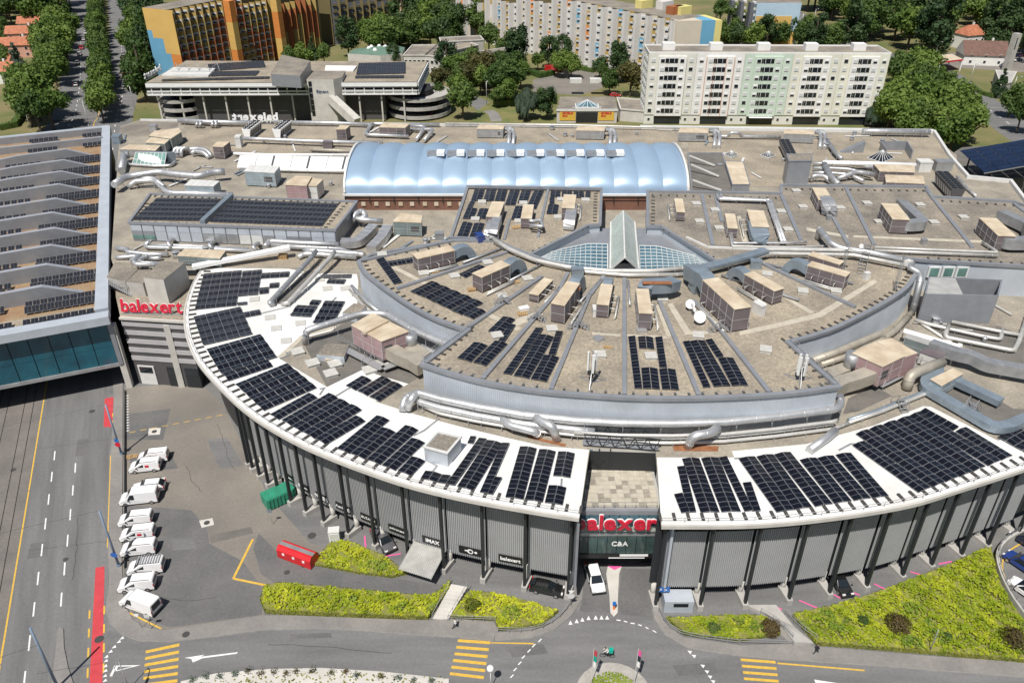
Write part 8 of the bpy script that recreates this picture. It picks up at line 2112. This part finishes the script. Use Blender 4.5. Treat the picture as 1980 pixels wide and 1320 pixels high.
# == STREET FURNITURE
def pole(label,base,h,r,m='pole_blue',head=None,z=.13,name='street_pole'):
 p = W(*base,z); T = thing(name,label,name.replace('_',' '),(p.x,p.y,z)); MB().cyl((p.x,p.y,z),r,h,10,0,r * .75).build('shaft',M[m],T,True); MB().cyl((p.x,p.y,z),r * 1.7,.25,10).build('foot',M[m],T)
 if head == 'globe':
  mb = MB(); n0 = 0
  for j in range(7):
   b = math.pi * j / 6
   mb.v += [(p.x + .42 * math.sin(b) * math.cos(i * .524),p.y + .42 * math.sin(b) * math.sin(i * .524),z + h + .3 + .42 * math.cos(b)) for i in range(12)]
  mb.f = [(j * 12 + i,j * 12 + 12 + i,j * 12 + 12 + (i + 1) % 12,j * 12 + (i + 1) % 12) for j in range(6) for i in range(12)]; mb.m = [0] * 72; mb.build('globe',M['white'],T,True)
 elif head == 'arm': MB().tube([(p.x,p.y,z + h - .1),(p.x + .2,p.y - .5,z + h + .4),(p.x + .4,p.y - 1.8,z + h + .5)],.06,6).build('arm',M[m],T); MB().box((p.x + .42,p.y - 2.0,z + h + .4),(.3,.8,.15)).build('lamp_head',M['unit_white'],T)
 elif head:
  for k,(c_,hz,shp) in enumerate(head):
   q = Vector((p.x,p.y - r - .06,z + hz)); n_ = {'tri': 3,'disc': 16,'sq': 4}[shp]; s_ = .45
   MB().face([q + Vector((s_ * math.cos(i * 6.283 / n_ + (-1.571 if shp == 'tri' else .785)),0,s_ * math.sin(i * 6.283 / n_ + (-1.571 if shp == 'tri' else .785)))) for i in range(n_)]).build('sign_plate',M[c_],T)
 return T
pole('blue grey tram pole beside the parked vans, upper',(235,877),9.5,.17,head=[('sign_blue',2.8,'sq'),('sign_red',2.0,'disc')]); pole('blue grey tram pole beside the parked vans, lower',(230,1093),9.7,.17,head=[('sign_blue',2.2,'disc')])
pole('blue grey tram pole on the traffic island at lower left',(112,1328),10,.17)
pole('street lamp standing on the median at lower left',(250,1330),5,.06,'unit_edge','arm',.02,'street_lamp'); pole('white globe lamp at the lower edge',(949,1330),3.2,.06,'unit_white','globe',.02,'street_lamp')
pole('thin sign post at the corner by the box van, left',(273,1213),2.6,.04,'unit_edge',[('sign_white',2.4,'tri')],.13,'sign_post'); pole('thin sign post at the corner by the box van, right',(292,1213),2.4,.04,'unit_edge',[('unit_white',2.2,'sq')],.13,'sign_post')
pole('white triangular sign post beside the entry lane',(1103,1172),3.0,.04,'unit_edge',[('sign_white',2.8,'tri'),('unit_white',2.0,'disc')],.14,'sign_post'); pole('leaning grey post on the slope of the yellow bed',(1796,1262),4.2,.06,'galv_dull',None,.1,'street_pole'); pole('sign post near the green skip',(527,1013),2.8,.04,'unit_edge',[('duct_blue',2.6,'sq')],.02,'sign_post')
for i,(u,v) in enumerate([(193,240),(172,243),(60,252)]): pole('tall pale lamp pole behind the bridge building, ' + ['right','middle','left'][i],(u,v),9,.1,'unit_white','arm',.02,'street_lamp')
for i,(u,v) in enumerate([(1872,170),(1952,195),(1548,60),(1572,52),(1612,75),(941,205),(885,185),(262,215),(1805,122)]): pole('tall street lamp ' + ['by the side road hedge','right of the side road','near the yellow gable, left','near the yellow gable, middle','near the yellow gable, right','at the dry lawn','by the olive tree','beside the spiral ramp road','by the petrol canopy'][i],(u,v),9,.1,'unit_edge','arm',.02,'street_lamp')
for i,(u,m1,m2) in enumerate([(1143,'paint_red','box_green'),(1226,'paint_pink','car_navy')]):
 p = W(u,1322,.1); T = thing('flagpole',['flagpole with a red and green flag on the roundabout','flagpole with a purple flag on the roundabout'][i],'flagpole',tuple(p)); MB().cyl((p.x,p.y,.05),.05,6.2,8,0,.03).build('pole',M['unit_white'],T)
 for k,m_ in enumerate((m1,m2,'white')):
  mb = MB(); last = None
  for j in range(5):
   q = [Vector((p.x + .04 + j * .09,p.y + .06 * math.sin(j * 1.6),6.0 - k * .95 - e * .93 - j * .05)) for e in (0,1)]
   if last: mb.face([last[0],q[0],q[1],last[1]])
   last = q
  mb.build('flag_stripe',M[m_],T)
rbt = raised('roundabout',[W(1187,1350).to_tuple()[:2]] and [tuple((W(1187,1345) + Vector((4.3 * math.cos(i * .2618),4.3 * math.sin(i * .2618),0))).to_tuple()) for i in range(24)],.09,'kerb','kerb',True)
mb = MB(); c0 = W(1187,1345)
for _ in range(1500):
 a,q = random.uniform(0,6.28),3.0 * math.sqrt(random.random()); leaf(mb,Vector((c0.x + q * math.cos(a),c0.y + q * math.sin(a),.15 + .5 * (1 - q / 3.2))),random.uniform(.15,.3),(random.gauss(0,.5),random.gauss(0,.5),1))
tag(mb.build('ground_cover',M['cover_green']),'green planting in the middle of the roundabout','ground cover')['kind'] = 'stuff'
def rot_box(name,label,cat,a,b,wd,h,z,m,parts):
 A_,B_ = W(*a,z),W(*b,z); d = (B_ - A_); L = d.length; rz = math.atan2(d.y,d.x); c = (A_ + B_) / 2; T = thing(name,label,cat,(c.x,c.y,z),None,rz)
 for nm,mb,mm in parts(L,wd,h): o = mb.build(nm,M[mm],None); o.parent = T
 return T
def red_parts(L,w_,h):
 o = [('tank',MB().sweep([(-L / 2,0,0),(L / 2,0,0)],[(-w_ / 2,0.08),(w_ / 2,.08),(w_ / 2,h * .75),(w_ * .28,h),(-w_ * .28,h),(-w_ / 2,h * .75)]),'bin_red'),('top_strip',MB().box((0,0,h),(L,w_ * .3,.05)),'galv_dull')]
 for i in range(3): o.append(('port',MB().box((-L * .3 + i * L * .3,-w_ / 2 - .02,h * .45),(.35,.05,.35)),'sign_white'))
 for x in (-L * .35,L * .35): o.append(('skid',MB().box((x,0,0),(.3,w_ * .9,.09)),'black_steel'))
 return o
rot_box('recycling_container','bright red recycling container with sloped top edges','container',(546,1068),(610,1092),1.9,1.9,.02,'bin_red',red_parts)
def skip_parts(L,w_,h):
 o = [('hull',MB().prism([(-L / 2,-w_ / 2),(L / 2,-w_ / 2),(L / 2,w_ / 2),(-L / 2,w_ / 2)],.15,h),'skip_green'),('cover',MB().prism([(-L / 2 + .1,-w_ / 2 + .1),(L / 2 - .1,-w_ / 2 + .1),(L / 2 - .1,w_ / 2 - .1),(-L / 2 + .1,w_ / 2 - .1)],h,h + .06),'skip_green')]
 for i in range(8): o.append(('rib',MB().box((-L / 2 + (i + .5) * L / 8,-w_ / 2 - .05,.2),(.12,.12,h - .25)),'skip_green'))
 for x in (-L * .4,L * .4): o.append(('skid',MB().box((x,0,0),(.4,w_ * .8,.15)),'black_steel'))
 return o
rot_box('waste_skip','long green roll-off waste skip beside the columns','skip',(513,980),(568,955),2.4,1.9,.02,'skip_green',skip_parts)
rot_box('utility_cabinet','white upright utility cabinet near the small bed','cabinet',(638,1045),(658,1043),1.4,2.0,.02,'white',lambda L,w_,h: [('case',MB().box((0,0,.08),(1.4,1.1,h - .16)),'white'),('cap',MB().box((0,0,h - .08),(1.5,1.2,.08)),'unit_white'),('door',MB().box((0,-.57,.2),(1.1,.04,h - .5)),'unit_white')])
for i,(u,v) in enumerate([(250,884),(259,882)]):
 clutter(['wooden pallet lying beside the first parked vans, left','wooden pallet lying beside the first parked vans, right'][i],'pallet',u,v,.015,(1.2,.9,.16),'pallet',.1)
stp = thing('stairway','broad concrete stairs between two planted beds','stairs',tuple(W(868,1170)))
A_,B_,C_,D_ = W(836,1196),W(866,1200),W(905,1143),W(873,1137)
for i in range(9):
 f0,f1 = i / 9,(i + 1) / 9; q = [A_.lerp(D_,f0),B_.lerp(C_,f0),B_.lerp(C_,f1),A_.lerp(D_,f1)]; MB().prism([(p.x,p.y) for p in q],0,.12 + .09 * i).build('step',M['concrete_light'],stp)
for a,b in ((A_,D_),(B_,C_)): mb = MB(); mb.bar(a + Vector((0,0,.9)),b + Vector((0,0,1.7)),.05,.05); [mb.bar(a.lerp(b,k / 4),a.lerp(b,k / 4) + Vector((0,0,.9 + .2 * k)),.05,.05) for k in range(5)]; mb.build('handrail',M['steel_rail'],stp)
pth = thing('footpath_ramp','concrete ramp path climbing between the beds on the right','path',tuple(W(1510,1215)))
MB().prism([(p.x,p.y) for p in WL([(1440,1172),(1500,1170),(1535,1212),(1572,1245),(1535,1247),(1505,1205)],0)],0,[.5,.6,.3,.16,.16,.35]).build('slab',M['concrete'],pth)
for l in ([(1470,1186),(1508,1208),(1532,1236)],[(1518,1186),(1545,1215),(1578,1238)]): mb = MB(); rail(mb,WL(l,.3),.3,1.0,1.5); mb.build('handrail',M['steel_rail'],pth)
for lab,l in (('curved steel railing around the bed left of the entry',[(962,1222),(1010,1223),(1050,1215),(1085,1192),(1105,1165)]),('straight steel railing below the stairs',[(868,1199),(958,1202)]),('curved steel railing around the bed right of the entry',[(1266,1165),(1285,1205),(1320,1230),(1428,1246)]),('straight steel railing before the brown bush',[(1430,1245),(1532,1248)])):
 T = thing('railing',lab,'railing',tuple(W(*l[0],.14))); mb = MB(); rail(mb,smooth_line(WL(l,.14),3),.14,.95,1.3,.05,(1.0,.6),.05); mb.build('rails',M['steel_rail'],T)
bs = thing('direction_sign','blue direction sign on posts at the right of the entry','sign',tuple(W(1278,1155))); p = W(1278,1168)
MB().box((p.x,p.y,2.3),(1.6,.1,.8)).build('plate',M['sign_blue'],bs)
for x in (-.5,.5): MB().box((p.x + x,p.y + .08,0),(.07,.07,3.0)).build('post',M['steel_rail'],bs)
place_text(text_mesh('P >',1,.02),'lettering',M['sign_white'],bs,(p.x,p.y - .08,2.7),(1,0,0),(0,0,1),0,1.0)
hut = thing('gatehouse','pale blue low gatehouse wall with small window under the right front','gatehouse',tuple(W(1315,1190))); p = W(1318,1186)
MB().box((p.x - .4,p.y + 1.2,0),(3.6,2,1.9)).build('wall',M['clad_pale'],hut); MB().box((p.x - .2,p.y + .16,1.1),(1.8,.1,.5)).build('window',M['glass_dark'],hut)
# ramp with retaining wall at the right edge
rw = thing('retaining_wall','curved concrete retaining wall with railing at the right edge','wall',tuple(W(1935,1130)))
l = smooth_line(WL([(1990,1030),(1945,1052),(1924,1080),(1930,1120),(1955,1170),(2000,1230)],0),4)
MB().sweep([(p.x,p.y,.7) for p in l],[(-.2,-.7),(.2,-.7),(.2,.7),(-.2,.7)]).build('wall',M['concrete'],rw); mb = MB(); rail(mb,l,1.4,.9,1.4); mb.build('railing',M['steel_rail'],rw)
ln = [p + Vector((0,0,0)) for p in offset_line(l,.8)]; mb = MB()
for a,b in zip(offset_line(l,.8),offset_line(l,1.0)): pass
ws2 = offset_line(l,.8),offset_line(l,1.0)
for i in range(len(l) - 1): mb.face([(ws2[0][i].x,ws2[0][i].y,.03),(ws2[1][i].x,ws2[1][i].y,.03),(ws2[1][i + 1].x,ws2[1][i + 1].y,.03),(ws2[0][i + 1].x,ws2[0][i + 1].y,.03)])
mb.build('edge_line',M['paint_yellow'],street)
for i,(a,b) in enumerate((((192,987,9.5),(-20,1035,6)),((73,1246,10),(-30,1280,7)),((204,782,9.5),(-20,830,7)))):
 tag(MB().tube([W(*a),W(*b)],.02,4).build('overhead_wire',M['black_steel']),'thin overhead wire from the ' + ['second','nearest','farthest'][i] + ' tram pole to the left','wire')
pb_ = thing('play_block','red graffiti covered block at the school yard edge','play block',tuple(W(1070,137))); p = W(1070,138)
for i in range(3): MB().box((p.x - 2.6 + i * 2.6,p.y,0),(2.5,2.4,2.4 + .2 * (i % 2)),.1).build('module',M['car_red' if i != 1 else 'paint_red'],pb_)
